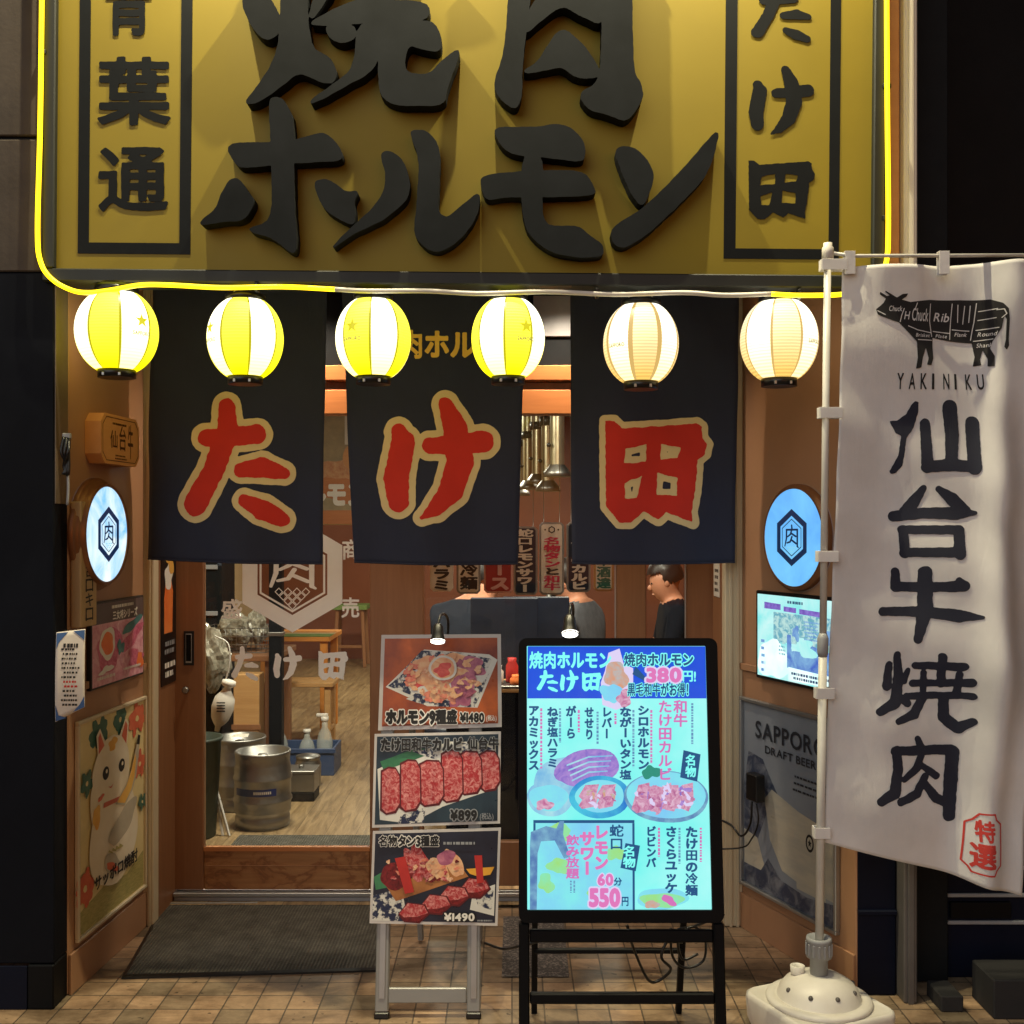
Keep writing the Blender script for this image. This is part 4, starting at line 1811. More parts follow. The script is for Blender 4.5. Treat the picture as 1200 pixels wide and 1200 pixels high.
for i, (m, b) in enumerate(((K['pkmag'], blob(wd * .32, hg * .42, wd * .22, hg * .25, 0, .2, seed=2)), (K['pkmag'], blob(wd * .75, hg * .5, wd * .2, hg * .1, .4, .3, seed=4)),
                            (K['white_ink'], blob(wd * .28, hg * .5, wd * .15, hg * .18, 0, .12, seed=6)), (K['porange'], blob(wd * .28, hg * .5, wd * .11, hg * .13, 0, .12, seed=5)),
                            (K['pteal'], blob(wd * .75, hg * .66, wd * .19, hg * .06, .3, .2, seed=7)), (K['pteal'], blob(wd * .52, hg * .42, wd * .06, hg * .09, .3, .4, seed=9)),
                            (K['pkmag'], blob(wd * .8, hg * .25, wd * .14, hg * .1, .2, .4, seed=10)), (K['white_ink'], blob(wd * .25, hg * .2, wd * .12, hg * .04, .2, .4, seed=11)),
                            (K['porange'], blob(wd * .9, hg * .2, wd * .06, hg * .1, .2, .3, seed=12)))):
    w.poly(b, m, .0194 + i * .0003)
w.build('print', mp_)
w = MB()
text(w, FL, '三女将シリーズ', (wd * .36, hg * .76, wd * .84, hg * .87), K['white_ink'], .05, 30, .0225, True)
scribble(w, FL, (wd * .3, hg * .90, wd * .9, hg * .945), 1, K['white_ink'], .0225, True, .8, 2)
scribble(w, FL, (wd * .08, hg * .10, wd * .5, hg * .15), 1, K['white_ink'], .0225, True, .7, 8)
scribble(w, FL, (wd * .55, hg * .13, wd * .95, hg * .17), 1, K['white_ink'], .0225, True, .7, 9)
w.build('lettering', mp_)

# cat poster in a thin frame
ua, t1 = onl(87, 846)
ub, t2 = onl(169, 815)
_, b1 = onl(84, 1106)
_, b2 = onl(169, 1040)
ua = max(.02, ua)
zl0, zl1 = (b1 + b2) / 2, (t1 + t2) / 2
f = FL.sub(ua, zl0)
cp = thing('cat_poster', 'tall framed drinks poster with a white lucky cat holding a bottle', 'poster', f)
wd, hg = ub - ua - .008, zl1 - zl0
w = MB()
for a, b in (((0, -.016, 0), (wd, -.001, .012)), ((0, -.016, hg - .012), (wd, -.001, hg)), ((0, -.016, .0122), (.012, -.001, hg - .0122)), ((wd - .012, -.016, .0122), (wd, -.001, hg - .0122))):
    w.box(a, b, K['trim'])
w.build('frame', cp)
K['catbg'] = M('poster_cream_wash', (236, 218, 164), .45, c2=(218, 200, 138), scale=4, dist=1)
K['catw'] = M('poster_cat_white', (240, 232, 210), .45, c2=(228, 214, 182), scale=6)
K['catg'] = M('poster_grass_stroke', (150, 146, 84), .45, c2=(196, 184, 120), scale=40, stretch=(1, 1, 7))
K['catgrey'] = M('poster_cat_shade', (186, 178, 158), .45)
K['flo'] = M('poster_flower_coral', (204, 92, 66), .45, c2=(220, 120, 88), scale=20)
K['flog'] = M('poster_flower_green', (52, 96, 84), .45, c2=(80, 120, 100), scale=20)
K['amber'] = M('poster_amber', (224, 160, 64), .45, c2=(236, 190, 96), scale=14)
w = MB()
U = lambda p: (p[0] * wd, p[1] * hg)
w.poly([(.012, .012), (wd - .012, .012), (wd - .012, hg - .012), (.012, hg - .012)], K['catbg'], .006, .004)
LAY = [.0063]


def L(pts, m):
    LAY[0] += .00012
    w.poly([U(p) for p in pts], m, LAY[0])


def LB(cx, cy, rx, ry, m, rot=0, amp=.08, seed=0):
    L(blob(cx, cy, rx, ry, rot, amp, 30, seed), m)


L([(.03, .02), (.97, .02), (.97, .2), (.7, .14), (.4, .17), (.03, .12)], K['catg'])


def flower(cx, cy, r, m, seed):
    LB(cx, cy, r, r * .62, m, 0, .35, seed)
    for k in range(5):
        a = k * 1.256 + seed
        LB(cx + r * .75 * math.cos(a), cy + r * .46 * math.sin(a), r * .5, r * .33, m, a, .1, seed + k)
    LB(cx, cy, r * .25, r * .16, K['catbg'], 0, .1, seed)


flower(.30, .90, .10, K['flog'], 1)
flower(.60, .93, .08, K['flog'], 2)
flower(.86, .90, .10, K['flo'], 3)
flower(.90, .66, .08, K['flo'], 4)
flower(.10, .22, .10, K['flo'], 5)
flower(.12, .70, .07, K['flog'], 6)
flower(.93, .46, .05, K['flog'], 7)
LB(.50, .40, .34, .27, K['catw'], 0, .06, 3)
LB(.28, .58, .12, .13, K['catw'], .2, .05, 4)
LB(.46, .70, .27, .17, K['catw'], 0, .04, 5)
L([(.26, .80), (.24, .90), (.29, .93), (.38, .84)], K['catw'])
L([(.56, .85), (.66, .93), (.71, .90), (.68, .78)], K['catw'])
L([(.27, .81), (.265, .89), (.29, .91), (.35, .84)], K['flo'])
L([(.60, .85), (.66, .915), (.69, .89), (.67, .80)], K['flo'])
LB(.47, .83, .06, .03, K['amber'], 0, .3, 2)
for cx in (.37, .60):
    LB(cx, .705, .045, .032, K['ink'], 0, .02, 1)
    LB(cx + .01, .712, .014, .010, K['catw'], 0, .02, 1)
LB(.30, .60, .04, .012, K['flo'], .2, .2, 4)
L([(.40, .635), (.44, .628), (.48, .637), (.44, .620)], K['flo'])
L([(.33, .545), (.60, .535), (.62, .555), (.34, .568)], K['flo'])
LB(.24, .52, .055, .05, K['amber'], 0, .2, 6)
LB(.74, .46, .04, .03, K['amber'], 0, .2, 7)
LB(.62, .42, .2, .07, K['catgrey'], .3, .15, 8)
LB(.46, .25, .12, .05, K['catgrey'], -.3, .1, 9)
LB(.46, .235, .09, .02, K['flo'], -.3, .2, 9)
for k in range(4):
    L([(.40 + k * .05, .32 - k * .006), (.46 + k * .05, .30), (.465 + k * .05, .305), (.41 + k * .05, .327)], K['catg'])
# bottle held across the body
L([(.50, .53), (.66, .60), (.74, .66), (.80, .74), (.84, .80), (.87, .79), (.86, .72), (.82, .62), (.76, .555), (.64, .50)], K['catgrey'])
L([(.52, .535), (.66, .59), (.735, .65), (.80, .73), (.815, .70), (.79, .62), (.74, .56), (.64, .51)], K['amber'])
L([(.82, .775), (.845, .82), (.885, .81), (.87, .765)], K['ink'])
w.build('print', cp)
w = MB()
TXT = MB()
text(TXT, FL, 'サッポロ焼酎', (wd * .20, hg * .175, wd * .84, hg * .245), K['ink'], .03, 30, .0153, True)
w = TXT
w.build('lettering', cp)

# jamb stickers and narrow beer poster on the wooden return at the left
JF = Fr.wall((-1.3415, 4.162), (-1.3415, 4.402))
nb = thing('narrow_poster', 'narrow dark poster with a glass of amber beer on the door return', 'poster', JF.sub(.03, .88))
w = MB()
w.box((0, -.004, 0), (.19, -.0005, .60), K['blackpl'])
w.poly([(.03, .20), (.13, .20), (.14, .36), (.12, .40), (.05, .40), (.03, .34)], K['porange'], .0046)
w.poly(blob(.085, .42, .05, .05, 0, .2, seed=2), K['white_ink'], .0050)
w.poly(blob(.09, .50, .04, .07, .3, .4, seed=5), K['amber'], .0054)
w.build('print', nb)
w = MB()
scribble(w, JF, (.03, .03, .17, .10), 2, K['white_ink'], .0058, True, .6, 2)
scribble(w, JF, (.03, .12, .17, .18), 2, K['greypl'], .0058, True, .6, 3)
w.build('lettering', nb)
rs = thing('red_sticker', 'small red and white sticker high on the left door return', 'sticker', JF.sub(.05, 1.19))
w = MB()
w.box((0, -.002, 0), (.15, -.0005, .19), K['redink'])
w.build('label', rs)
w = MB()
scribble(w, JF, (.02, .02, .13, .17), 4, K['white_ink'], .0025, True, .5, 7)
w.build('lettering', rs)
JR = Fr.wall((.7995, 4.402), (.7995, 4.162))
rs = thing('pale_sticker', 'small pale notice on the right door return beside the post', 'sticker', JR.sub(.06, 1.22))
w = MB()
w.box((0, -.002, 0), (.12, -.0005, .14), K['paper'])
w.build('label', rs)
w = MB()
scribble(w, JR, (.02, .02, .10, .12), 4, K['ink'], .0025, True, .5, 7)
w.build('lettering', rs)

# ================================================================== right wall of the recess
ua, t1 = FR.px(888, 696, .02)
ub, t2 = FR.px(981, 704.5, .02)
_, b1 = FR.px(888, 792, .02)
_, b2 = FR.px(981, 809, .02)
zl0, zl1 = (b1 + b2) / 2, (t1 + t2) / 2
ds = thing('wall_display', 'bright cyan wall display showing menu pictures on the right wall', 'screen', FR.sub(ua, zl0))
wd, hg = ub - ua, zl1 - zl0
w = MB()
w.box((-.012, -.020, -.012), (wd + .012, -.001, hg + .012), K['blackpl'])
w.build('bezel', ds)
K['dcy'] = EM('display_cyan', (140, 238, 236), 1.0, (214, 252, 250), 7, .35, .65, .6)
K['dwh'] = EM('display_white', (244, 255, 250), 1.25, (206, 248, 244), 9)
K['dbl'] = EM('display_blue', (76, 110, 206), .9, (150, 206, 240), 16, .3, .7, 1)
K['dpu'] = EM('display_purple', (120, 88, 190), .9, (150, 130, 220), 60)
K['dgr'] = EM('display_speckle', (110, 180, 200), .9, (196, 236, 232), 46, .42, .58, .8)
w = MB()
w.poly([(0, 0), (wd, 0), (wd, hg), (0, hg)], K['dcy'], .0208)
for i, (m, b) in enumerate(((K['dgr'], [(.22, .45), (.98, .45), (.98, .80), (.22, .80)]), (K['dwh'], blob(.22, .22, .20, .25, .2, .2, seed=3)),
                            (K['dbl'], [(.40, .16), (.95, .12), (.98, .40), (.72, .46), (.46, .36), (.45, .55), (.40, .55)]), (K['dcy'], blob(.62, .42, .14, .10, .2, .4, seed=5)),
                            (K['dwh'], [(.42, .02), (.98, .02), (.98, .15), (.42, .17)]), (K['dpu'], [(.10, .83), (.32, .83), (.32, .90), (.10, .91)]),
                            (K['dpu'], [(.36, .82), (.52, .815), (.52, .875), (.36, .88)]), (K['dpu'], [(.56, .81), (.82, .80), (.82, .86), (.56, .87)]),
                            (K['dbl'], [(.86, .5), (.99, .5), (.99, .66), (.86, .66)]), (K['dbl'], blob(.52, .58, .05, .07, .2, .4, seed=6)))):
    w.poly([(p[0] * wd, p[1] * hg) for p in b], m, .0211 + i * .0003)
K['dink'] = EM('display_ink', (44, 70, 120), .8)
scribble(w, FR, (wd * .40, hg * .92, wd * .66, hg * .96), 1, K['dink'], .0245, True, .8, 5)
scribble(w, FR, (wd * .46, hg * .04, wd * .94, hg * .14), 2, K['dink'], .0245, True, .6, 6)
scribble(w, FR, (wd * .62, hg * .52, wd * .82, hg * .76), 6, K['dbl'], .0245, True, .45, 7)
scribble(w, FR, (wd * .30, hg * .30, wd * .40, hg * .52), 5, K['dgr'], .0245, True, .5, 9)
scribble(w, FR, (wd * .06, hg * .06, wd * .12, hg * .5), 5, K['dbl'], .0245, True, .4, 10)
w.build('lit_screen', ds)

ua, t1 = FR.px(871, 817)
ub, t2 = FR.px(985, 843)
_, b1 = FR.px(871, 1036)
_, b2 = FR.px(985, 1094)
zl0, zl1 = (b1 + b2) / 2, (t1 + t2) / 2
bp = thing('beer_poster', 'tall framed grey blue beer poster with a coast photograph on the right wall', 'poster', FR.sub(ua, zl0))
wd, hg = ub - ua, zl1 - zl0
w = MB()
for a, b in (((0, -.02, 0), (wd, -.001, .013)), ((0, -.02, hg - .013), (wd, -.001, hg)), ((0, -.02, .0132), (.013, -.001, hg - .0132)), ((wd - .013, -.02, .0132), (wd, -.001, hg - .0132))):
    w.box(a, b, K['alu'])
w.build('frame', bp)
K['bsky'] = M('poster_mist_blue', (120, 130, 146), .3, c2=(142, 150, 160), scale=3)
K['brock'] = M('poster_rock_navy', (54, 64, 88), .3, c2=(122, 128, 140), scale=20, lo=.42, hi=.66, dist=1)
K['bsea'] = M('poster_sea_pale', (166, 166, 160), .3, c2=(196, 190, 172), scale=5, stretch=(1, 1, 4))
w = MB()
LAY[0] = .0063
w.poly([(.013, .013), (wd - .013, .013), (wd - .013, hg - .013), (.013, hg - .013)], K['bsky'], .006, .004)
L([(.03, .55), (.03, .20), (.12, .15), (.2, .3), (.28, .42), (.42, .53), (.34, .60), (.24, .70), (.08, .72)], K['brock'])
L([(.26, .50), (.34, .56), (.62, .50), (.97, .46), (.97, .14), (.7, .14), (.45, .17), (.32, .30)], K['bsea'])
L([(.03, .30), (.18, .28), (.24, .18), (.30, .10), (.03, .08)], K['bsea'])
L([(.03, .02), (.97, .02), (.97, .13), (.7, .10), (.44, .12), (.30, .2), (.22, .12), (.03, .12)], K['brock'])
L([(.60, .12), (.58, .42), (.66, .46), (.80, .46), (.88, .42), (.88, .12)], K['bsea'])
ring_poly(w, blob(.73 * wd, .37 * hg, .022, .03, 0, 0), blob(.73 * wd, .37 * hg, .015, .021, 0, 0), K['ink'], LAY[0] + .0008)
w.poly([(.73 * wd + .012 * (1 if k % 2 == 0 else .42) * math.sin(k * math.pi / 5), .37 * hg + .015 * (1 if k % 2 == 0 else .42) * math.cos(k * math.pi / 5)) for k in range(10)], K['ink'], LAY[0] + .0009)
w.build('print', bp)
w = MB()
K['btxt'] = M('poster_text_slate', (40, 46, 56), .4)
text(w, FR, 'SAPPORO', (wd * .16, hg * .80, wd * .90, hg * .91), K['btxt'], .018, 40, .010, True)
text(w, FR, 'DRAFT BEER', (wd * .27, hg * .735, wd * .80, hg * .785), K['btxt'], .02, 36, .010, True)
scribble(w, FR, (wd * .56, hg * .60, wd * .96, hg * .70), 3, K['btxt'], .010, True, .3, 4)
w.build('lettering', bp)
ad = thing('power_adapter', 'black power adapter with a cable hanging over the beer poster', 'adapter', FR.sub(.13, .50))
w = MB()
w.box((.008, -.062, .008), (.076, -.024, .105), K['blackpl'])
w.box((.02, -.024, .03), (.065, -.021, .09), K['blackpl'])
w.build('body', ad)
w = MB()
w.tube(smooth_path([(.03, -.05, .002), (.02, -.05, -.08), (-.04, -.05, -.14), (-.12, -.06, -.11), (-.20, -.2, -.07), (-.3, -.45, -.1)], 6), .004, K['blackpl'], 8)
w.tube(smooth_path([(.06, -.05, .002), (.07, -.05, -.06), (.03, -.05, -.13), (-.06, -.05, -.19), (-.2, -.2, -.21), (-.32, -.4, -.2)], 6), .003, K['blackpl'], 8)
w.build('cable', ad)

# ================================================================== door mat
m0 = W(143, 1147, 1)
dm = MB()
ga = lambda px, py: ((px - 600) / (py - HY) * EYE, F * EYE / (py - HY))


def gpt(px, py, z=0.0):
    D = F * (EYE - z) / (py - HY)
    return ((px - 600) / F * D, D, z)


c = [gpt(142, 1148), gpt(446, 1139), gpt(447, 1057), gpt(194, 1057)]
mat_ = thing('door_mat', 'dark grey ribbed rubber door mat on the tiles in the doorway', 'mat', (c[0][0], c[0][1], .001))
w = MB()
q = [(p[0] - c[0][0], p[1] - c[0][1]) for p in c]
cxm = sum(p[0] for p in q) / 4
cym = sum(p[1] for p in q) / 4
inn = [(cxm + (p[0] - cxm) * .97, cym + (p[1] - cym) * .955) for p in q]
nn = 4
vs = [(x, y, 0) for x, y in q] + [(x, y, .006) for x, y in q] + [(x, y, .009) for x, y in inn]
fs = [[0, 1, 5, 4], [1, 2, 6, 5], [2, 3, 7, 6], [3, 0, 4, 7], [4, 5, 9, 8], [5, 6, 10, 9], [6, 7, 11, 10], [7, 4, 8, 11]]
w.add(vs, fs, K['blackpl'])
w.add([(x, y, .009) for x, y in inn], [[0, 1, 2, 3]], K['rug'])
w.build('rubber', mat_)
# thin pale strip lying on the mat's far edge
a, b = gpt(195, 1059, .012), gpt(302, 1058, .012)
st = thing('draught_strip', 'thin pale strip lying along the far edge of the door mat', 'strip', a)
w = MB()
w.bar((0, 0, 0), (b[0] - a[0], b[1] - a[1], 0), .008, K['alupaint'], .006)
w.build('strip', st)
# terrazzo slab
K['terrazzo'] = M('speckled_terrazzo', (70, 66, 66), .5, c2=(142, 134, 128), scale=130, lo=.5, hi=.6)
c = [gpt(588, 1146), gpt(667, 1146), gpt(660, 1075), gpt(590, 1075)]
w = MB()
w.add([(p[0], p[1], .004) for p in c], [[0, 1, 2, 3]], K['terrazzo'])
struct('pavement_slab', w)

# ================================================================== menu easel with three photo boards
ED, ET = 3.33, R(10.5)
FE = Fr.front(ED, dx(508, ED), 0, tilt=ET, yaw=R(0))
es = thing('menu_easel', 'silver folding menu easel standing at the left of the bright screen board', 'easel', FE)
w = MB()
p = lambda x, y: FE.px(x, y)
for xa, xb in ((439, 455), (547, 563)):
    a = p(xa, 1192)[0]
    b = p(xb, 1192)[0]
    w.box((a, 0, .02), (b, .022, 1.06), K['alupaint'])
    w.box((a + .012, -.003, .06), (b - .012, -.0005, .40), K['alu'])
    w.build('front_leg', es)
    w = MB()
w = MB()
a, b = p(455, 1150)[0], p(547, 1150)[0]
for y0, y1 in ((1176, 1158), (790, 776), (940, 930)):
    w.box((a + .0005, .002, p(500, y0)[1]), (b - .0005, .018, p(500, y1)[1]), K['alupaint'])
    w.build('cross_bar', es)
    w = MB()
w = MB()
inv = FE.inv
for x in (475, 556):
    xx = p(x, 1100)[0]
    top = Vector((xx, .03, 1.0))
    foot = inv @ Vector((FE.m @ Vector((xx, 0, 0)) + Vector((0, .62, .012))))
    w.bar(top, foot, .028, K['alupaint'], .02, up=(1, 0, 0))
    w.build('rear_leg', es)
    w = MB()
for zz in (.18, .28):
    pa = inv @ (FE.m @ Vector((p(475, 1100)[0], 0, 0)) + Vector((0, .62 - zz * .42, zz)))
    pb = inv @ (FE.m @ Vector((p(556, 1100)[0], 0, 0)) + Vector((0, .62 - zz * .42, zz)))
    w.bar(pa, pb, .022, K['alu'], .012)
    w.build('rear_bar', es)
    w = MB()
w = MB()
for xa, xb in ((439, 455), (547, 563)):
    a = p(xa, 1192)[0]
    b = p(xb, 1192)[0]
    w.box((a - .002, -.002, .0), (b + .002, .025, .0195), K['blackpl'])
    w.build('rubber_foot', es)
    w = MB()

K['meat'] = M('print_marbled_beef', (176, 44, 52), .3, c2=(232, 160, 156), scale=75, lo=.42, hi=.70, dist=1.2)
K['meatd'] = M('print_dark_beef', (96, 14, 22), .3, c2=(150, 36, 42), scale=60, lo=.4, hi=.72, dist=1)
K['meatgap'] = M('print_meat_gap', (92, 18, 28), .3)
K['meatl'] = M('print_pale_offal', (226, 150, 110), .3, c2=(246, 206, 160), scale=28, dist=1.5)
K['meatp'] = M('print_purple_offal', (150, 70, 110), .3, c2=(206, 128, 150), scale=28, dist=1.5)
K['meatr'] = M('print_red_offal', (206, 52, 60), .3, c2=(240, 110, 100), scale=28, dist=1.5)
K['meatl2'] = M('print_offal_fold', (206, 116, 84), .3, c2=(250, 216, 176), scale=60, dist=1)
K['meatr2'] = M('print_offal_rose', (214, 96, 84), .3, c2=(240, 160, 130), scale=60, dist=1)
K['meatp2'] = M('print_offal_mauve', (124, 52, 86), .3, c2=(190, 110, 130), scale=60, dist=1)
K['bgor'] = M('print_table_orange', (112, 40, 36), .3, c2=(222, 112, 44), scale=3.2, lo=.38, hi=.66)
K['bgdk'] = M('print_dark_teal', (20, 36, 52), .3, c2=(42, 66, 80), scale=6)
K['bgnv'] = M('print_night_navy', (18, 24, 40), .3, c2=(34, 40, 60), scale=9)
K['plate'] = M('print_plate_white', (222, 220, 212), .3, var=.05)
K['pattern'] = M('print_plate_pattern', (30, 42, 74), .3, c2=(216, 214, 206), scale=55, lo=.46, hi=.54)
K['leafp'] = M('print_leaf', (40, 104, 74), .3, c2=(70, 140, 96), scale=20)
K['plankp'] = M('print_plank', (150, 92, 50), .3, c2=(190, 126, 74), scale=16)
K['lemon'] = M('print_lemon', (236, 170, 60), .3)
K['borderw'] = M('poster_border', (206, 200, 196), .4, var=.03)


def board(name, label, quad, draw):
    """a laminated poster clipped on the easel; quad: picture corners tl, tr, br, bl"""
    q = [FE.px(x, y, .012) for x, y in quad]
    cx_, cz_ = q[3]
    f = Fr(FE.m @ Matrix.Translation((cx_, 0, cz_)))
    th = thing(name, label, 'poster', f, 'photo menu boards on the easel')
    w = MB()
    w.poly([(x - cx_, z - cz_) for x, z in q], K['borderw'], .012, .010)
    bd_ = w.build('board', th)
    pr, tx = MB(), MB()
    ins = [(.02, .02), (.98, .02), (.98, .98), (.02, .98)]

    def S(u, v):
        """unit board coordinates (v down) -> local"""
        tl, tr, br, bl = [(x - cx_, z - cz_) for x, z in q]
        return ((tl[0] * (1 - u) + tr[0] * u) * (1 - v) + (bl[0] * (1 - u) + br[0] * u) * v,
                (tl[1] * (1 - u) + tr[1] * u) * (1 - v) + (bl[1] * (1 - u) + br[1] * u) * v)
    lay = [.0124]

    def P(pts, m):
        lay[0] += .00006
        pr.poly([S(*a) for a in pts], m, lay[0])

    def T(s, box, m=K['ink'], halo=K['white_ink'], bold=.05, hb=.13):
        a = S(box[0], box[3])
        b = S(box[2], box[1])
        bx = (a[0], a[1], b[0], b[1])
        if halo:
            text(tx, None, s, bx, halo, hb, 26, .019, True)
        text(tx, None, s, bx, m, bold, 30, .0196, True)
    draw(P, T, S, tx)
    pr.build('photo_print', bd_)
    tx.build('lettering', bd_)
    return th


def draw1(P, T, S, tx):
    P([(.03, .04), (.97, .04), (.97, .96), (.03, .96)], K['bgor'])
    P([(.05, .55), (.36, .16), (.90, .22), (.97, .28), (.80, .80), (.46, .80)], K['plate'])
    P([(.20, .36), (.34, .17), (.70, .20), (.62, .30), (.36, .40)], K['pattern'])
    P([(.30, .62), (.60, .72), (.86, .50), (.90, .42), (.84, .62), (.78, .78), (.45, .78), (.22, .68)], K['pattern'])
    P([(.07, .54), (.20, .40), (.28, .50), (.26, .64)], K['pattern'])
    P([(.72, .22), (.93, .27), (.88, .40), (.74, .36)], K['pattern'])
    for k, (x, y, rx, ry, m) in enumerate(((.38, .32, .11, .08, 'meatl'), (.62, .28, .12, .08, 'meatl'), (.76, .34, .12, .09, 'meatp'), (.30, .48, .09, .09, 'meatr'), (.42, .50, .12, .10, 'meatl'),
                                           (.66, .46, .14, .09, 'meatl'), (.48, .58, .16, .08, 'meatl'), (.68, .60, .15, .08, 'meatp'), (.62, .68, .13, .05, 'meatp'), (.52, .40, .13, .11, 'meatl'))):
        P(blob(x, y, rx, ry, .2 * k, .25, 30, k), K[m])
    rn = random.Random(3)
    for k in range(70):
        a, q = rn.uniform(0, 6.28), math.sqrt(rn.random())
        x, y = .53 + .33 * q * math.cos(a), .47 + .24 * q * math.sin(a)
        far = x - .53
        m = rn.choice(('meatl', 'meatl', 'meatl2', 'meatr2') if far < .1 else ('meatl', 'meatp', 'meatl2', 'meatp2'))
        P(blob(x, y, rn.uniform(.02, .05), rn.uniform(.015, .035), rn.uniform(0, 3), .35, 14, k), K[m])
    P(blob(.52, .36, .115, .135, 0, .04, 30, 1), K['plate'])
    P(blob(.52, .36, .095, .112, 0, .04, 30, 1), K['meatl'])
    P(blob(.52, .38, .07, .07, 0, .3, 30, 5), K['meatr'])
    P([(.16, .78), (.40, .76), (.96, .80), (.97, .94), (.03, .94), (.04, .8)], K['bgor'])
    T('ホルモン9種盛', (.06, .80, .64, .94), hb=.16, bold=.075)
    T('¥1480', (.66, .83, .86, .94), bold=.05)
    T('(税込)', (.875, .87, .96, .93), K['white_ink'], None, .02)


def draw2(P, T, S, tx):
    P([(.02, .03), (.98, .03), (.98, .97), (.02, .97)], K['bgdk'])
    P([(.03, .38), (.30, .22), (.60, .10), (.96, .12), (.97, .62), (.55, .80), (.30, .97), (.06, .92)], K['plate'])
    P([(.22, .88), (.42, .80), (.40, .96), (.20, .97)], K['pattern'])
    P([(.05, .30), (.34, .16), (.50, .20), (.30, .30), (.08, .40)], K['leafp'])
    P([(.30, .20), (.80, .10), (.95, .2), (.5, .3)], K['pattern'])
    for k, (x0, x1, y0, y1) in enumerate(((.82, .99, .22, .62), (.66, .85, .20, .68), (.52, .70, .22, .72), (.35, .55, .30, .78), (.20, .37, .32, .80), (.05, .21, .36, .84))):
        m = K['meat']
        x0 += .018
        x1 -= .006
        y0 += (.0, .02, -.015, .01, -.02, .015)[k]
        y1 += (.01, -.02, .015, -.01, .02, 0)[k]
        P([(x0 - .012, y0 + .02), (x0 + .05, y0 - .02), (x1 - .03, y0 - .01), (x1 + .01, y0 + .08), (x1 + .02, y1 - .08), (x1 - .02, y1 + .015), (x0 + .04, y1 + .03), (x0 - .01, y1 - .02)], K['meatgap'])
        P([(x0, y0 + .04), (x0 + .05, y0), (x1 - .03, y0 + .01), (x1, y0 + .09), (x1 + .008, y1 - .09), (x1 - .03, y1 - .01), (x0 + .04, y1 + .01), (x0 + .005, y1 - .04)], m)
    P([(.55, .82), (.97, .68), (.97, .96), (.50, .96)], K['bgdk'])
    T('たけ田和牛カルビ', (.05, .06, .70, .19), K['ink'], K['greypl'], .06, .12)
    T('仙台牛', (.735, .06, .985, .19), K['ink'], K['greypl'], .06, .12)
    T('¥899', (.61, .83, .82, .95), K['ink'], K['greypl'], .05)
    T('(税込)', (.84, .88, .95, .95), K['greypl'], None, .02)


def draw3(P, T, S, tx):
    P([(.02, .03), (.98, .03), (.98, .97), (.02, .97)], K['bgnv'])
    P([(.02, .70), (.24, .62), (.30, .97), (.02, .97)], K['pattern'])
    P([(.80, .66), (.97, .58), (.97, .90), (.78, .84)], K['plate'])
    P([(.82, .70), (.96, .64), (.95, .84), (.84, .80)], K['pattern'])
    P([(.02, .50), (.12, .42), (.18, .60), (.04, .64)], K['leafp'])
    P([(.08, .52), (.70, .40), (.76, .50), (.20, .76)], K['plankp'])
    for k, (x, y, rx, ry, r_, m) in enumerate(((.20, .48, .13, .15, .5, 'meatd'), (.32, .38, .05, .20, -.3, 'meat'), (.40, .36, .06, .21, -.35, 'meat'), (.52, .42, .07, .14, -.5, 'meatl'), (.64, .36, .06, .16, -.4, 'meatl'),
                                               (.58, .30, .07, .08, .3, 'meatp'))):
        P(blob(x, y, rx, ry, r_, .12, 30, k), K[m])
    for k, (x, y) in enumerate(((.80, .60), (.64, .68), (.50, .77), (.33, .86))):
        P([(x - .11, y + .04), (x - .04, y - .09), (x + .10, y - .07), (x + .14, y + .03), (x + .06, y + .13), (x - .06, y + .12)], K['meatgap'])
        P([(x - .10, y + .04), (x - .035, y - .06), (x + .09, y - .05), (x + .125, y + .03), (x + .05, y + .11), (x - .055, y + .105)], K['meatd'])
        P([(x - .10, y + .03), (x - .035, y - .08), (x + .09, y - .06), (x + .125, y + .02), (x + .04, y + .06), (x - .06, y + .07)], K['meat'])
    rn = random.Random(8)
    for k in range(34):
        x, y = rn.uniform(.12, .68), rn.uniform(.30, .56)
        P(blob(x, y, rn.uniform(.012, .035), rn.uniform(.01, .022), rn.uniform(0, 3), .4, 12, k), K[rn.choice(('meat', 'meatd', 'meatl2', 'meatr2'))])
    P([(.74, .42), (.96, .40), (.93, .48), (.84, .50), (.77, .47)], K['lemon'])
    P([(.18, .30), (.26, .28), (.34, .66), (.27, .68)], K['redink'])
    P([(.80, .28), (.86, .28), (.88, .56), (.83, .57)], K['redink'])
    T('名物タン3種盛', (.05, .06, .52, .17), K['ink'], K['white_ink'], .05, .14)
    a = S(.55, .16)
    b = S(.84, .12)
    scribble(tx, None, (a[0], a[1], b[0], b[1]), 1, K['greypl'], .0196, True, .6, 3)
    T('¥1490', (.58, .86, .82, .96), K['white_ink'], K['ink'], .04, .13)
    a = S(.84, .955)
    b = S(.96, .925)
    scribble(tx, None, (a[0], a[1], b[0], b[1]), 1, K['greypl'], .0196, True, .6, 4)


board('menu_board', 'photo board of mixed offal on a square plate, topmost on the easel', [(447, 744), (587, 743), (588, 852), (443, 856)], draw1)
board('menu_board', 'photo board of six marbled beef slices, middle one on the easel', [(439, 860), (587, 857), (586, 965), (436, 970)], draw2)
board('menu_board', 'photo board of red tongue cuts on a plank, lowest on the easel', [(437, 974), (587, 970), (583, 1085), (433, 1082)], draw3)


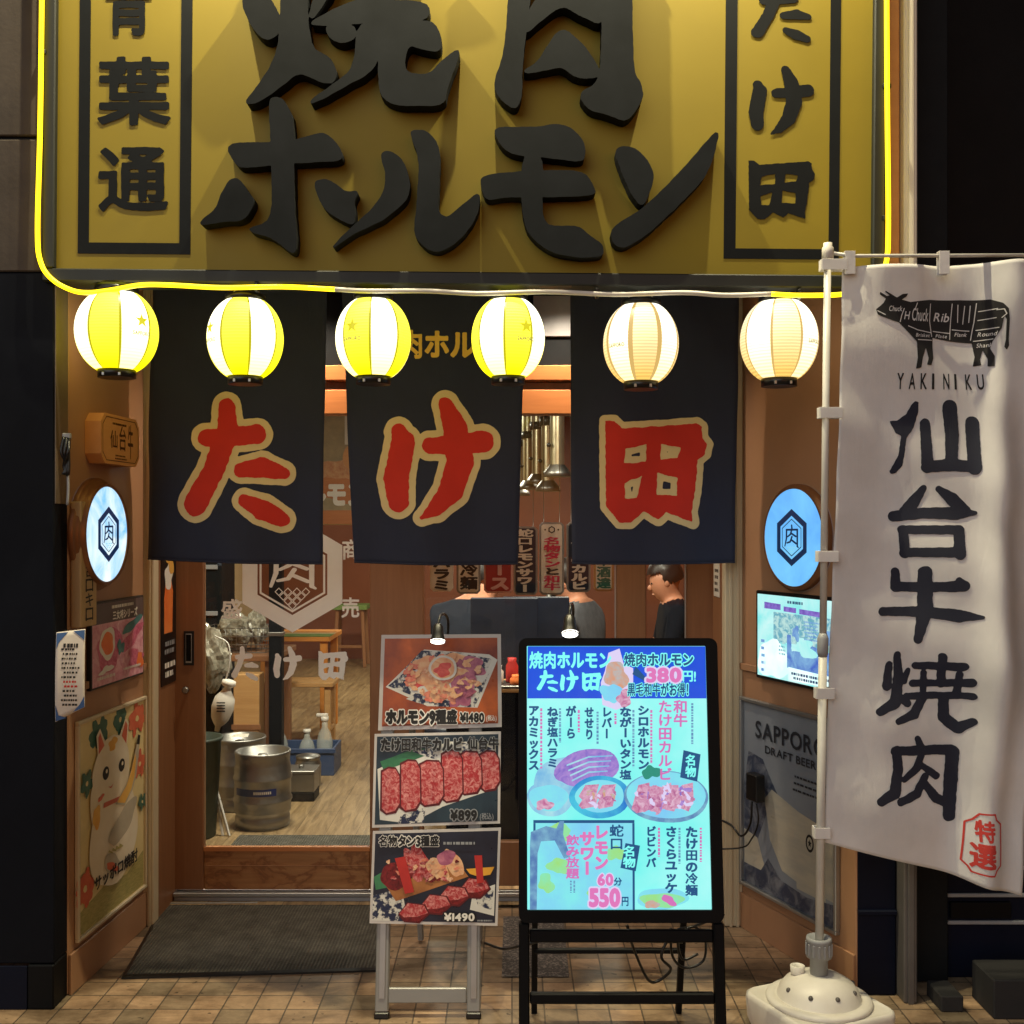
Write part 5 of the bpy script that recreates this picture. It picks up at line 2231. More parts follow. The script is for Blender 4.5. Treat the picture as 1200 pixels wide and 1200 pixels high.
def clamp_lamp(px, py, D, label, tilt, en, reach=.10):
    """clip-on spot: clamp behind the board, gooseneck, black cone with a lit disc"""
    c = W(px, py, D)
    th = thing('clip_lamp', label, 'lamp', c, 'clip-on spot lamps')
    rot = Matrix.Rotation(tilt, 3, 'X')
    w = MB()
    prof = [(.016, .085), (.026, .07), (.028, .035), (.037, .0), (.040, -.012), (.036, -.012), (.030, 0)]
    w.lathe(prof, K['blackpl'], 24, caps=False)
    w.lathe([(.001, .086), (.016, .085)], K['blackpl'], 24, caps=False)
    w.v = [tuple(rot @ (Vector(v) * .60)) for v in w.v]
    w.build('lamp_shade', th)
    w = MB()
    w.lathe([(.0005, -.0105), (.034, -.0095), (.034, -.004)], K['bulb'], 24, caps=False)
    w.v = [tuple(rot @ (Vector(v) * .68)) for v in w.v]
    w.build('bulb', th)
    w = MB()
    tp = rot @ Vector((0, 0, .05))
    w.tube(smooth_path([tp, tp + Vector((.005, .03, .025)), tp + Vector((.015, .12, .02)), tp + Vector((.02, .19, -.02)), tp + Vector((.01, .205, -.13))], 6), .0042, K['blackpl'], 8)
    w.box((tp.x - .012, tp.y + .185, tp.z - .17), (tp.x + .03, tp.y + .225, tp.z - .12), K['blackpl'])
    w.build('gooseneck', th)
    ld = bpy.data.lights.new('clip_spot', 'SPOT')
    ld.energy = en
    ld.color = (1, .90, .74)
    ld.spot_size = R(125)
    ld.spot_blend = .7
    ld.shadow_soft_size = .03
    lo = bpy.data.objects.new('clip_spot', ld)
    COL.objects.link(lo)
    lo.parent = th
    lo.location = rot @ Vector((0, 0, -.016))
    lo.rotation_euler = (tilt, 0, 0)
    return th


K['bulb'] = EM('lamp_lens', (255, 250, 235), 7)
clamp_lamp(513, 750, 3.36, 'black clip lamp lit over the topmost photo board of the easel', R(-24), 3.4)
clamp_lamp(668, 741, 2.97, 'black clip lamp lit behind the top edge of the bright screen board', R(-30), 2.5)

# ================================================================== bright screen board
LDp, LT = 2.86, R(8)
FB = Fr.front(LDp, dx(727, LDp), 0, tilt=LT)
sb = thing('screen_board', 'black framed bright cyan menu screen board standing on the pavement', 'menu board', FB)
p = lambda x, y, o=0: FB.px(x, y, o)
xa = p(608, 1060)[0]
xb = p(847, 1060)[0]
ztop = p(727, 748)[1]
zbt = p(727, 1080)[1]
xs0, zs0 = p(618, 1067, .02)
xs1 = p(835, 1067, .02)[0]
zs1 = p(727, 757, .02)[1]


def rrect(x0, z0, x1, z1, r, n=5):
    out = []
    for cx_, cz_, a0 in ((x1 - r, z1 - r, 0), (x0 + r, z1 - r, 90), (x0 + r, z0 + r, 180), (x1 - r, z0 + r, 270)):
        for k in range(n + 1):
            a = R(a0 + 90 * k / n)
            out.append((cx_ + r * math.cos(a), cz_ + r * math.sin(a)))
    return out


w = MB()
fo = rrect(xa, zbt, xb, ztop, .022)
fi = rrect(xs0, zs0, xs1, zs1, .002)
n = len(fo)
vs = [(x, -.018, z) for x, z in fo] + [(x, -.018, z) for x, z in fi] + [(x, .03, z) for x, z in fo] + [(x, -.008, z) for x, z in fi]
fs = []
for i in range(n):
    j = (i + 1) % n
    fs += [[i, j, n + j, n + i], [j, i, 2 * n + i, 2 * n + j], [n + i, n + j, 3 * n + j, 3 * n + i]]
fs.append([2 * n + i for i in range(n)][::-1])
w.add(vs, fs, K['black'])
w.build('frame', sb)
w = MB()
lgw = .028
for a in (xa, xb - lgw):
    w.box((a, -.014, 0), (a + lgw, .020, zbt - .001), K['black'])
    w.build('leg', sb)
    w = MB()
w = MB()
w.box((xa + lgw + .0005, -.010, p(727, 1176)[1]), (xb - lgw - .0005, .014, p(727, 1163)[1]), K['black'])
w.build('cross_bar', sb)
w = MB()
w.box((xa + lgw + .0005, -.008, p(727, 1104)[1]), (xb - lgw - .0005, .010, p(727, 1089)[1]), K['black'])
w.build('cross_bar', sb)
w = MB()
inv = FB.inv
for a in (xa + .05, xb - .05):
    top = Vector((a, .045, 1.05))
    foot = inv @ (FB.m @ Vector((a, 0, 0)) + Vector((0, .52, .0)))
    w.bar(top, foot, .024, K['black'], .018, up=(1, 0, 0))
    w.build('rear_leg', sb)
    w = MB()
pa = inv @ (FB.m @ Vector((xa + .05, 0, 0)) + Vector((0, .44, .22)))
pb = inv @ (FB.m @ Vector((xb - .05, 0, 0)) + Vector((0, .44, .22)))
w.bar(pa, pb, .02, K['black'], .014)
w.build('rear_bar', sb)

E_ = lambda n, c, s=1.0, c2=None, **k: EM('screen_' + n, c, s, c2, **k)
K['scy'] = E_('cyan', (116, 244, 238), 1.0, (190, 255, 252), scale=2.2, lo=.4, hi=.75)
K['sblue'] = E_('blue', (0, 72, 214), .95, (0, 84, 228), scale=2)
K['sdk'] = E_('dark_ink', (0, 84, 138), .9)
K['swc'] = E_('white_ink', (126, 255, 246), 1.0)
K['spk'] = E_('pink_ink', (214, 116, 190), .95)
K['spk2'] = E_('pink_bold', (226, 120, 190), .95)
K['spw'] = E_('pink_halo', (224, 214, 250), .95)
K['splate'] = E_('plate', (120, 190, 236), .9, (180, 236, 244), scale=14)
K['sviolet'] = E_('violet_meat', (134, 108, 206), .9, (182, 146, 222), scale=26, dist=2)
K['smeat'] = E_('meat', (196, 106, 156), .9, (232, 190, 214), scale=40, dist=2)
K['smeat2'] = E_('meat_deep', (170, 84, 140), .9, (216, 150, 190), scale=60, dist=1)
K['sbowl'] = E_('bowl_blue', (20, 120, 214), .9, (70, 210, 236), scale=10)
K['sgreen'] = E_('leaf', (26, 150, 130), .9)
K['syel'] = E_('lemon', (168, 230, 110), .9, (140, 240, 190), scale=12)
K['smid'] = E_('pale_blue', (126, 204, 250), .95, (132, 240, 240), scale=6)
K['sgrey'] = E_('tap_steel', (84, 130, 190), .85, (130, 190, 220), scale=30)
K['sor'] = E_('skewer', (222, 160, 130), .9, (190, 190, 190), scale=50, dist=1)
w = MB()
w.poly(rrect(xs0, zs0, xs1, zs1, .002), K['scy'], .0075)
ly = [.0075]


def SP(pts, m):
    ly[0] += .00015
    ppoly(w, FB, pts, m, ly[0])


SP([(618.5, 757.5), (826.4, 757.5), (827.8, 818.5), (618, 818.5)], K['sblue'])
SP(blob(661, 913, 36, 25, -.16, .05, 30, 2), K['splate'])
SP(blob(688, 900, 38, 22, -.2, .04, 30, 1), K['sviolet'])
for k in range(4):
    SP([(664 + k * 2, 896 + k * 6), (690, 886 + k * 6), (718 - k * 2, 885 + k * 6), (718 - k * 2, 886.2 + k * 6), (690, 888 + k * 6), (664 + k * 2, 898 + k * 6)], K['splate'])
SP(blob(645, 935, 27, 22, 0, .03, 30, 3), K['splate'])
SP(blob(643, 935, 22, 16, 0, .08, 30, 3), K['smid'])
SP(blob(638, 943, 9, 7, 0, .3, 30, 4), K['smeat'])
SP(blob(703, 934, 36, 25, 0, .02, 30, 5), K['sbowl'])
SP(blob(703, 933, 29, 19, 0, .03, 30, 5), K['smid'])
for k in range(4):
    x, y = 690 + (k % 2) * 20, 928 + (k // 2) * 11
    SP([(x - 12, y + 5), (x - 4, y - 8), (x + 12, y - 9), (x + 8, y + 6), (x - 8, y + 9)], K['smeat'])
SP(blob(781, 934, 50, 30, .04, .02, 36, 6), K['sgrey'])
SP(blob(781, 932, 47, 27, .04, .02, 36, 6), K['smid'])
SP(blob(763, 905, 10, 8, 0, .3, 24, 7), K['sgreen'])
for k in range(7):
    x = 752 + k * 8.5
    SP([(x - 12, 948 - k), (x - 4, 920 + (k % 2) * 3), (x + 9, 917 + (k % 3) * 3), (x + 10, 938), (x + 4, 951 - (k % 2) * 4), (x - 6, 953 - k)], K['smeat'])
rn = random.Random(4)
for k in range(46):
    a, q = rn.uniform(0, 6.28), math.sqrt(rn.random())
    SP(blob(778 + 36 * q * math.cos(a), 935 + 16 * q * math.sin(a), rn.uniform(2, 6), rn.uniform(1.2, 3), rn.uniform(0, 3), .35, 12, k), K[rn.choice(('smeat', 'smeat2', 'sviolet', 'spw'))])
for k in range(16):
    SP(blob(rn.uniform(688, 722), rn.uniform(924, 946), rn.uniform(2, 5), rn.uniform(1, 2.6), rn.uniform(0, 3), .35, 12, k), K[rn.choice(('smeat2', 'sor', 'spw'))])
# boxed offer at lower left
SP([(625, 963), (743, 963), (743, 1066), (625, 1066)], K['smid'])
for b in (((625, 961), (743.5, 961), (743.5, 964.5), (625, 964.5)), ((625, 964.6), (627.6, 964.6), (627.6, 1066), (625, 1066)), ((741, 964.6), (743.6, 964.6), (744, 1066), (741.4, 1066))):
    SP(list(b), K['sdk'])
for k, (x, y, rx, ry) in enumerate(((654, 975, 18, 9), (655, 1015, 12, 10), (640, 1035, 9, 11), (705, 1050, 14, 9), (722, 1000, 10, 9))):
    SP(blob(x, y, rx, ry, 0, .3, 24, k), K['syel'])
SP([(622, 975), (640, 968), (652, 971), (656, 962), (661, 962), (660, 978), (668, 1004), (661, 1006), (650, 985), (634, 986), (630, 1000), (629, 1066), (621, 1066), (621, 990)], K['sgrey'])
SP(blob(776, 1053, 30, 12.5, 0, .08, 30, 9), K['smid'])
SP(blob(776, 1055, 24, 9, 0, .15, 30, 3), K['syel'])
SP(blob(784, 1055, 9, 5, .6, .2, 24, 4), K['spk'])
SP(blob(764, 1060, 8, 5, 0, .2, 24, 4), K['sor'])
# drink and skewers in the header
SP([(713, 765), (726, 760), (731, 778), (742, 783), (742, 800), (737, 826), (722, 832), (706, 826), (704, 800), (709, 786)], K['spw'])
SP(blob(722, 792, 14, 16, 0, .2, 26, 2), K['sor'])
SP(blob(716, 812, 11, 12, 0, .3, 26, 3), K['smid'])
SP(blob(732, 818, 9, 10, 0, .3, 26, 5), K['smeat'])
SP([(741, 790), (745, 781), (758, 795), (757, 799)], K['sdk'])
for bx in (((801, 879), (821, 884), (817, 916), (797, 911)), ((733, 988), (750, 991), (745, 1021), (727, 1017))):
    SP(list(bx), K['sdk'])
lit_ = w.build('lit_screen', sb)
TX = MB()
O = ly[0] + .0006


def ST(s, box, m, bold=.04, vert=False, halo=None, hb=.1, dy=0):
    if halo:
        text(TX, FB, s, box, halo, hb, 26, O, vertical=vert)
    text(TX, FB, s, box, m, bold, 28, O + .0004, vertical=vert)


ST('焼肉ホルモン', (620, 763, 717, 784), K['swc'], .045)
for sh, bx in ((bTA, (629, 785, 654, 811)), (bKE, (656, 785, 678, 811)), (bDEN, (682, 788, 705, 810))):
    put_fit(TX, FB, sh, bx, K['swc'], O)
ST('焼肉ホルモン', (731, 765, 813, 781), K['sdk'], .04, halo=K['swc'], hb=.13)
ST('380', (757, 780, 799, 800), K['spk2'], .05, halo=K['spw'], hb=.14)
ST('円!', (799, 785, 816, 799), K['swc'], .03)
ST('黒毛和牛がお得！', (735, 800, 813, 816), K['sdk'], .035, halo=K['swc'], hb=.12)
V_ = lambda s, x0, x1, y0, y1, m=K['sdk'], b=.05: ST(s, (x0, y0, x1, y1), m, b, True)
V_('アカミックス', 619, 632, 826, 903)
V_('ねぎ塩ハラミ', 641, 654, 828, 900)
V_('がーら', 663, 675, 827, 866)
V_('せせり', 685, 696, 828, 867)
V_('レバー', 705, 717, 828, 866)
V_('ながーいタン塩', 726, 740, 828, 914)
V_('シロホルモン', 747, 761, 826, 902)
V_('たけ田カルビ', 771, 788, 820, 915, K['spk'], .03)
V_('和牛', 789, 806, 820, 852, K['spk'], .03)
V_('名物', 803, 816, 884, 911, K['swc'], .05)
V_('名物', 730, 745, 991, 1017, K['swc'], .05)
V_('たけ田の冷麺', 803, 818, 968, 1050)
V_('さくらユッケ', 779, 794, 968, 1047)
V_('ビビンバ', 757, 769, 968, 1017)
V_('蛇口', 714, 731, 966, 996, K['sdk'], .04)
V_('レモン', 696, 713, 966, 1020, K['spk2'], .06)
V_('サワー', 679, 697, 974, 1026, K['spk2'], .06)
V_('飲み放題', 663, 679, 978, 1030, K['spk'], .045)
ST('60', (700, 1022, 719, 1038), K['spk2'], .05, halo=K['spw'], hb=.12)
ST('分', (719, 1028, 729, 1038), K['sdk'], .03)
ST('550', (690, 1038, 727, 1063), K['spk2'], .06, halo=K['spw'], hb=.13)
ST('円', (728, 1050, 737, 1062), K['sdk'], .03)
for i, (x, y0, y1) in enumerate(((633, 830, 902), (655, 830, 870), (677, 832, 858), (699, 834, 872), (720, 836, 850), (741, 832, 900), (762, 832, 895), (810, 824, 872), (820, 970, 1010), (795, 970, 1012), (771, 970, 1004))):
    scribble(TX, FB, (x, y0, x + 4.2, y1), 1, K['spk'] if i % 2 == 0 else K['sgrey'], O, False, .6, i, True)
scribble(TX, FB, (668, 1032, 676, 1046), 2, K['sgrey'], O, False, .5, 3, True)
TX.build('screen_lettering', lit_)

# cables by the screen board
cbl = thing('power_cable', 'thin black power cable looping under the screen board', 'cable', (.30, 3.2, .01))
o0 = Vector((.30, 3.2, .01))
w = MB()
w.tube(smooth_path([W(x, y, D) - o0 for x, y, D in ((848, 1072, 3.35), (815, 1085, 3.2), (790, 1092, 3.1), (775, 1120, 3.08), (786, 1136, 3.1), (770, 1150, 3.12), (758, 1146, 3.1), (742, 1110, 3.05), (735, 1085, 3.0))], 8), .0042, K['blackpl'], 8)
w.tube(smooth_path([W(x, y, D) - o0 for x, y, D in ((786, 1088, 3.05), (788, 1120, 3.08), (802, 1134, 3.1), (824, 1126, 3.1), (826, 1100, 3.08), (812, 1086, 3.05), (795, 1100, 3.06), (800, 1124, 3.08), (818, 1118, 3.09))], 8), .0038, K['blackpl'], 8)
w.tube(smooth_path([W(x, y, D) - o0 for x, y, D in ((568, 1105, 3.45), (590, 1112, 3.4), (612, 1108, 3.3), (660, 1098, 3.25), (720, 1102, 3.2), (800, 1104, 3.2))], 8), .0042, K['blackpl'], 8)
w.build('cable', cbl)

# ================================================================== flag on its pole
PD = 3.25
px_of = lambda y: 970 - 10 * (y - 290) / 820
fp = thing('flag_stand', 'white banner pole standing in a white plastic weighted base', 'flag stand', W(px_of(1190), HY + EYE * F / PD, PD))
o0 = Vector(fp.location)
w = MB()
w.tube([W(px_of(1128), 1128, PD) - o0, W(px_of(745), 745, PD) - o0], .0125, K['pole'], 16)
w.tube([W(px_of(752), 752, PD) - o0, W(px_of(290), 290, PD) - o0], .0105, K['pole'], 16)
w.tube([W(px_of(770), 770, PD) - o0, W(px_of(764), 764, PD) - o0, W(px_of(748), 748, PD) - o0, W(px_of(742), 742, PD) - o0], [.0125, .0165, .0165, .011], K['greypl'], 16)
w.build('pole', fp)
w = MB()
pt = W(970, 292, PD) - o0
w.lathe([(.011, -.03), (.017, -.028), (.017, .004), (.013, .008), (.013, .018), (.001, .021)], K['whitepl'], 18, tuple(pt))
w.tube([pt + Vector((.015, 0, -.012)), W(1000, 300, PD) - o0, W(1227, 299, PD) - o0], .0055, K['pole'], 10)
w.build('top_arm', fp)
w = MB()
gy0, gy1 = W(px_of(1140), 1143, PD) - o0, W(px_of(1100), 1098, PD) - o0
w.lathe([(.026, gy0.z - .004), (.026, gy0.z + .055), (.037, gy0.z + .056), (.036, gy1.z - .012), (.038, gy1.z - .010), (.036, gy1.z), (.028, gy1.z), (.018, gy1.z - .02)], K['greypl'], 26, (gy0.x, 0, 0))
for k in range(14):
    a = k * 2 * math.pi / 14
    w.box((gy0.x + .0365 * math.cos(a) - .003, .0365 * math.sin(a) - .003, gy0.z + .062), (gy0.x + .0365 * math.cos(a) + .003, .0365 * math.sin(a) + .003, gy1.z - .016), K['greypl'])
w.build('collar', fp)
# base: rounded square tank with a dome
bc = gy0.x
w = MB()
hb = .225


def rsq(h, r, z, n=8, yaw=R(24)):
    out = []
    for sx, sy, a0 in ((1, 1, 0), (-1, 1, 90), (-1, -1, 180), (1, -1, 270)):
        for k in range(n + 1):
            a = R(a0 + 90 * k / n)
            x, y = sx * (h - r) + r * math.cos(a), sy * (h - r) + r * math.sin(a)
            x, y = x * .80, y * .80
            out.append((bc + x * math.cos(yaw) - y * math.sin(yaw), x * math.sin(yaw) + y * math.cos(yaw), z))
    return out


rings = [rsq(.192, .05, .0), rsq(.200, .05, .02), rsq(.204, .05, .075), rsq(.202, .05, .088), rsq(.192, .045, .094), rsq(.188, .045, .092)]
nr = len(rings[0])
vs = sum(rings, [])
fs = []
for i in range(len(rings) - 1):
    for k in range(nr):
        fs.append([i * nr + k, i * nr + (k + 1) % nr, (i + 1) * nr + (k + 1) % nr, (i + 1) * nr + k])
fs.append([(len(rings) - 1) * nr + k for k in range(nr)])
w.add(vs, fs, K['whitepl'], True)
w.lathe([(.152, .091), (.154, .099), (.149, .105), (.126, .108), (.124, .104), (.122, .108), (.114, .128), (.098, .148), (.074, .162), (.052, .170), (.030, .172), (.001, .172)], K['whitepl'], 48, (bc, 0, 0))
w.build('base_tank', fp)
w = MB()
for k in range(7):
    a = R(-160 + k * 42)
    rr_, zz = .105, .140
    w.ball((bc + rr_ * math.cos(a), rr_ * math.sin(a), zz - .002), .0075, K['shadegrey'], n=6)  # dark balls paint the shade of recessed dimples
w.lathe([(.020, .165), (.022, .188), (.016, .190), (.015, .176)], K['whitepl'], 18, (bc - .058, .02, 0), caps=False)
w.build('plug_and_dimples', fp)

FF = Fr.front(PD, W(985, 0, PD).x, W(0, 310, PD).z)
fl_ = thing('banner_flag', 'tall white cloth banner flag with a black cow and dark blue characters', 'flag', FF)


def fdepth(x, z):
    t = max(0.0, -z) / 1.8
    k = .25 + .75 * t
    d = .030 * math.sin(5.2 * x + 1.3 * z + 1.0) * (x / .5) ** 1.0 * k
    d += .050 * math.exp(-((x - .50 - .05 * z) / .055) ** 2) * (.5 + t)
    d += .045 * math.sin(9.5 * (x + .42 * z) + 2.2) * min(1, max(0, x - .12) * 2.6) * (.35 + .65 * math.sin(math.pi * min(1, t + .12)))
    d -= .045 * math.exp(-((x + .22 * z + .02) / .10) ** 2) * t * .5
    # swag hanging from the right-hand tape
    d += .020 * math.sin(17 * (x * .8 + z * .55) + .8) * min(1, max(0, x - .18) * 3.0) * (1 - .5 * t)
    d += .012 * math.sin(11 * x - 4 * z) + .004 * math.sin(23 * z + 9 * x)
    # gathers at the two top tapes
    for xt in (.04, .30, .56):
        d -= .016 * math.exp(-((x - xt) / .05) ** 2) * math.exp(z / .12)
    return -d


w = cloth_sheet(FF, (988, 312), (1224, 306), (966, 987), (1192, 1046), 64, 150, fdepth, K['flag'], .0012)
fcl = w.build('cloth', fl_)
cF6, cF7 = crop(940, 280, 821 / 260), crop(940, 640, 557 / 260)
w = MB()
FL_CH = [
    (cF6, dict(polys=[[(324, 674), (352, 672), (385, 648), (408, 610), (420, 600), (433, 602), (432, 640), (412, 700), (386, 736), (372, 838), (350, 866), (334, 869), (328, 860), (338, 838), (356, 800), (366, 728), (345, 718)]],
               strokes=[[(456, 684, 20), (460, 845, 22)], [(550, 622, 28), (556, 720, 26), (546, 835, 22)], [(632, 680, 25), (630, 850, 24)], [(456, 845, 20), (545, 836, 24), (636, 845, 20)]]), 3),
    (cF6, dict(strokes=[[(446, 922, 12), (412, 975, 22), (384, 1012, 22)], [(500, 926, 12), (545, 962, 24), (592, 1008, 22)], [(344, 1026, 20), (450, 1014, 20), (560, 1016, 24), (628, 1014, 8)],
                        [(376, 1075, 17), (382, 1166, 16)], [(372, 1076, 16), (570, 1076, 17)], [(566, 1082, 20), (562, 1164, 22)], [(380, 1160, 17), (566, 1158, 19)]]), 3),
    (cF7, dict(strokes=[[(238, 64, 10), (240, 102, 13), (305, 103, 12), (388, 98, 14)], [(378, 84, 8), (388, 96, 14)], [(206, 165, 11), (300, 164, 13), (380, 172, 16), (428, 174, 5)], [(304, 64, 15), (306, 160, 17), (290, 235, 10)]]), 2),
    (cF7, dict(strokes=[[(221, 298, 9), (214, 352, 12)], [(241, 274, 9), (244, 335, 13), (234, 392, 15), (194, 416, 10)], [(268, 312, 7), (258, 340, 8)], [(244, 378, 9), (264, 394, 11)],
                        [(286, 300, 9), (390, 299, 11)], [(345, 275, 10), (346, 345, 10)], [(306, 318, 8), (306, 374, 8)], [(384, 318, 8), (382, 372, 9)], [(280, 345, 9), (350, 343, 9), (408, 338, 11)],
                        [(264, 378, 9), (330, 375, 9), (412, 372, 9)], [(306, 380, 11), (282, 422, 13), (240, 440, 8)], [(354, 378, 12), (356, 430, 14), (388, 456, 14), (416, 436, 9)]]), 2),
    (cF7, dict(strokes=[[(236, 512, 12), (240, 560, 13), (231, 618, 15), (196, 640, 11)], [(232, 514, 12), (376, 512, 13)], [(379, 515, 15), (378, 600, 16), (374, 680, 15)], [(290, 484, 8), (302, 510, 11)],
                        [(302, 520, 9), (290, 558, 11), (256, 586, 8)], [(298, 548, 8), (342, 580, 10)], [(312, 580, 10), (290, 622, 12), (246, 642, 10)], [(312, 600, 10), (342, 636, 13), (374, 652, 10)]]), 2),
]
for xf, d, h in FL_CH:
    w.shape(brush(**d, h=h * 1.3, amp=1.0, asc=.15, xform=xf), pxmap(FF, .0022, fdepth), K['flagink'], 0, True)
w.build('lettering', fcl)
COW = [(270, 262), (285, 250), (298, 238), (306, 222), (296, 216), (284, 208), (284, 198), (310, 214), (320, 211), (304, 200), (302, 193), (335, 212), (347, 219), (368, 206), (390, 203), (384, 214), (366, 226), (400, 234), (480, 221),
       (600, 218), (700, 222), (735, 240), (752, 262), (758, 300), (762, 370), (765, 395), (758, 410), (750, 398), (753, 372), (749, 300), (742, 285), (738, 330), (715, 375), (708, 400), (722, 430), (720, 468), (698, 468), (700, 440),
       (686, 405), (676, 440), (679, 462), (648, 467), (658, 430), (650, 378), (560, 372), (490, 362), (488, 400), (489, 440), (480, 466), (462, 466), (470, 440), (460, 400), (446, 440), (440, 476), (419, 481), (426, 440), (424, 380),
       (390, 345), (355, 310), (340, 306), (300, 292), (276, 282)]
w = MB()
w.shape(brush(polys=[COW], h=3, xform=cF6), pxmap(FF, .0022, fdepth), K['cowink'], 0, True)
w.build('cow_print', fcl)
w = MB()
LN = [[(484, 236), (480, 300), (487, 358)], [(573, 232), (568, 300), (563, 366)], [(660, 232), (656, 300), (646, 366)], [(376, 258), (366, 285), (360, 308)], [(392, 322), (430, 336), (486, 344)], [(430, 372), (486, 372)],
      [(494, 338), (563, 342)], [(574, 328), (640, 332)], [(668, 262), (722, 258)], [(668, 294), (720, 290)], [(664, 330), (730, 326)], [(656, 370), (716, 366)], [(595, 236), (596, 300)], [(620, 240), (616, 306)], [(640, 240), (638, 300)],
      [(276, 268), (304, 282)], [(428, 236), (418, 262)], [(720, 262), (740, 262), (748, 280), (736, 292)]]
w.shape(brush(strokes=[[(x, y, 1.7) for x, y in l] for l in LN], h=1.6, xform=cF6), pxmap(FF, .0034, fdepth), K['flag'], 0)
for s, bx in (('Chuck', (316, 245, 368, 270)), ('H', (374, 262, 396, 300)), ('Chuck', (404, 245, 474, 305)), ('Rib', (494, 260, 562, 302)), ('Plate', (502, 345, 552, 362)), ('Flank', (582, 335, 632, 354)), ('Round', (668, 335, 726, 355)), ('Shank', (664, 376, 716, 396)), ('Brisket', (420, 345, 478, 362))):
    b = (940 + bx[0] / 3.158, 280 + bx[1] / 3.158, 940 + bx[2] / 3.158, 280 + bx[3] / 3.158)
    text(w, FF, s, b, K['flag'], .012, 22, .0034, depth=fdepth, slant=.25)
w.build('cut_names', fcl)
w = MB()
for i, ch in enumerate('YAKINIKU'):
    x = 350 + i * 44
    b = (940 + x / 3.158, 280 + 497 / 3.158, 940 + (x + (24 if ch != 'I' else 9)) / 3.158, 280 + 556 / 3.158)
    put_fit(w, FF, glyph(ch, .012, 40), b, K['cowink'], .0022, depth=fdepth)
w.build('small_lettering', fcl)
w = MB()
S0 = lambda a: [(432, 664), (464, 662), (468, 676), (482, 688), (480, 790), (468, 800), (462, 814), (416, 810), (410, 798), (398, 786), (406, 690), (420, 680)]
outl = S0(0)
w.shape(brush(strokes=[[(x, y, 2.0) for x, y in outl + outl[:1]]], h=1.6, xform=cF7), pxmap(FF, .0024, fdepth), K['flagred'], 0)
for ch, bx in (('特', (422, 678, 464, 732)), ('選', (412, 736, 466, 798))):
    b = (940 + bx[0] / 2.142, 640 + bx[1] / 2.142, 940 + bx[2] / 2.142, 640 + bx[3] / 2.142)
    put_fit(w, FF, glyph(ch, .03, 44, .006), b, K['flagred'], .0024, depth=fdepth)
w.build('seal_print', fcl)
# tapes round the pole and the arm
w = MB()
for y in (311, 484, 652, 812, 975):
    a = FF.px(px_of(y) - 7, y - 6)
    b = FF.px(985 - 20 * (y - 310) / 680 + 6, y + 6)
    zc = (a[1] + b[1]) / 2
    w.box((a[0] - .002, -.017, zc - .016), (b[0], -.0145, zc + .016), K['flag'])
    w.box((a[0] - .002, .0145, zc - .016), (b[0], .017, zc + .016), K['flag'])
    w.box((a[0] - .0045, -.0145, zc - .016), (a[0] - .002, .0145, zc + .016), K['flag'])
for x in (995, 1105, 1212):
    a = FF.px(x - 6, 296)
    b = FF.px(x + 6, 322)
    w.box((a[0], -.012, b[1]), (b[0], -.010, a[1]), K['flag'])
    w.box((a[0], .008, b[1]), (b[0], .010, a[1]), K['flag'])
    w.box((a[0], -.012, a[1] + .0003), (b[0], .010, a[1] + .0025), K['flag'])
w.build('tape', fl_)

# dark clutter at the right edge
bx_ = thing('storage_crate', 'dark stacked crate with handle slots in the shadow behind the flag', 'crate', gpt(1150, 1185))
w = MB()
w.box((-.07, .25, .0), (.30, .55, .46), K['navy'])
for k, zz in enumerate((.18, .27, .36)):
    w.box((-.05, .238, zz), (.28, .249, zz + .012), K['greypl'])
w.box((.0, .236, .2), (.2, .249, .255), K['black'])
w.build('body', bx_)
K['dimstone'] = M('dim_concrete', (34, 33, 34), .8, var=.15, scale=9, bump=.2)
cbk = thing('concrete_block', 'low grey concrete block on the pavement at the right corner', 'block', gpt(1180, 1195))
w = MB()
w.box((-.04, 0, 0), (.30, .16, .12), K['dimstone'])
w.box((-.18, .05, 0), (-.11, .17, .05), K['dimstone'])
w.build('block', cbk)

# ================================================================== inside the dining room
FZ = .012


def floor_at(px, D):
    return ((px - 600) / F * D, D, FZ)


# ceiling lamps (lit, hidden behind the curtains but they light the room)
K['lampglow'] = EM('ceiling_lamp_glow', (255, 214, 160), 5)
for i, (x, y) in enumerate(((-1.15, 5.35), (.35, 5.0), (-.9, 9.4), (.7, 9.6))):
    cl = thing('ceiling_lamp', 'round warm ceiling lamp inside the dining room', 'ceiling lamp', (x, y, 2.70), 'warm ceiling lamps in the dining room')
    w = MB()
    w.lathe([(.16, 0), (.17, -.03), (.15, -.05)], K['whitepl'], 28, caps=False)
    w.build('housing', cl)
    w = MB()
    w.lathe([(.001, -.045), (.148, -.045)], K['lampglow'], 28, caps=False)
    w.build('diffuser', cl)
    ld = bpy.data.lights.new('ceiling_light', 'AREA')
    ld.shape = 'DISK'
    ld.size = .3
    ld.energy = 82
    ld.color = (1, .87, .70)
    lo = bpy.data.objects.new('ceiling_light', ld)
    COL.objects.link(lo)
    lo.parent = cl
    lo.location = (0, 0, -.055)

# inner mat
im = thing('inner_mat', 'dark flat mat on the wooden floor just inside the glass door', 'mat', (-1.30, 5.02, FZ + .001))
w = MB()
w.box((0, 0, 0), (1.2, .22, .008), K['rug'])
w.build('rubber', im)


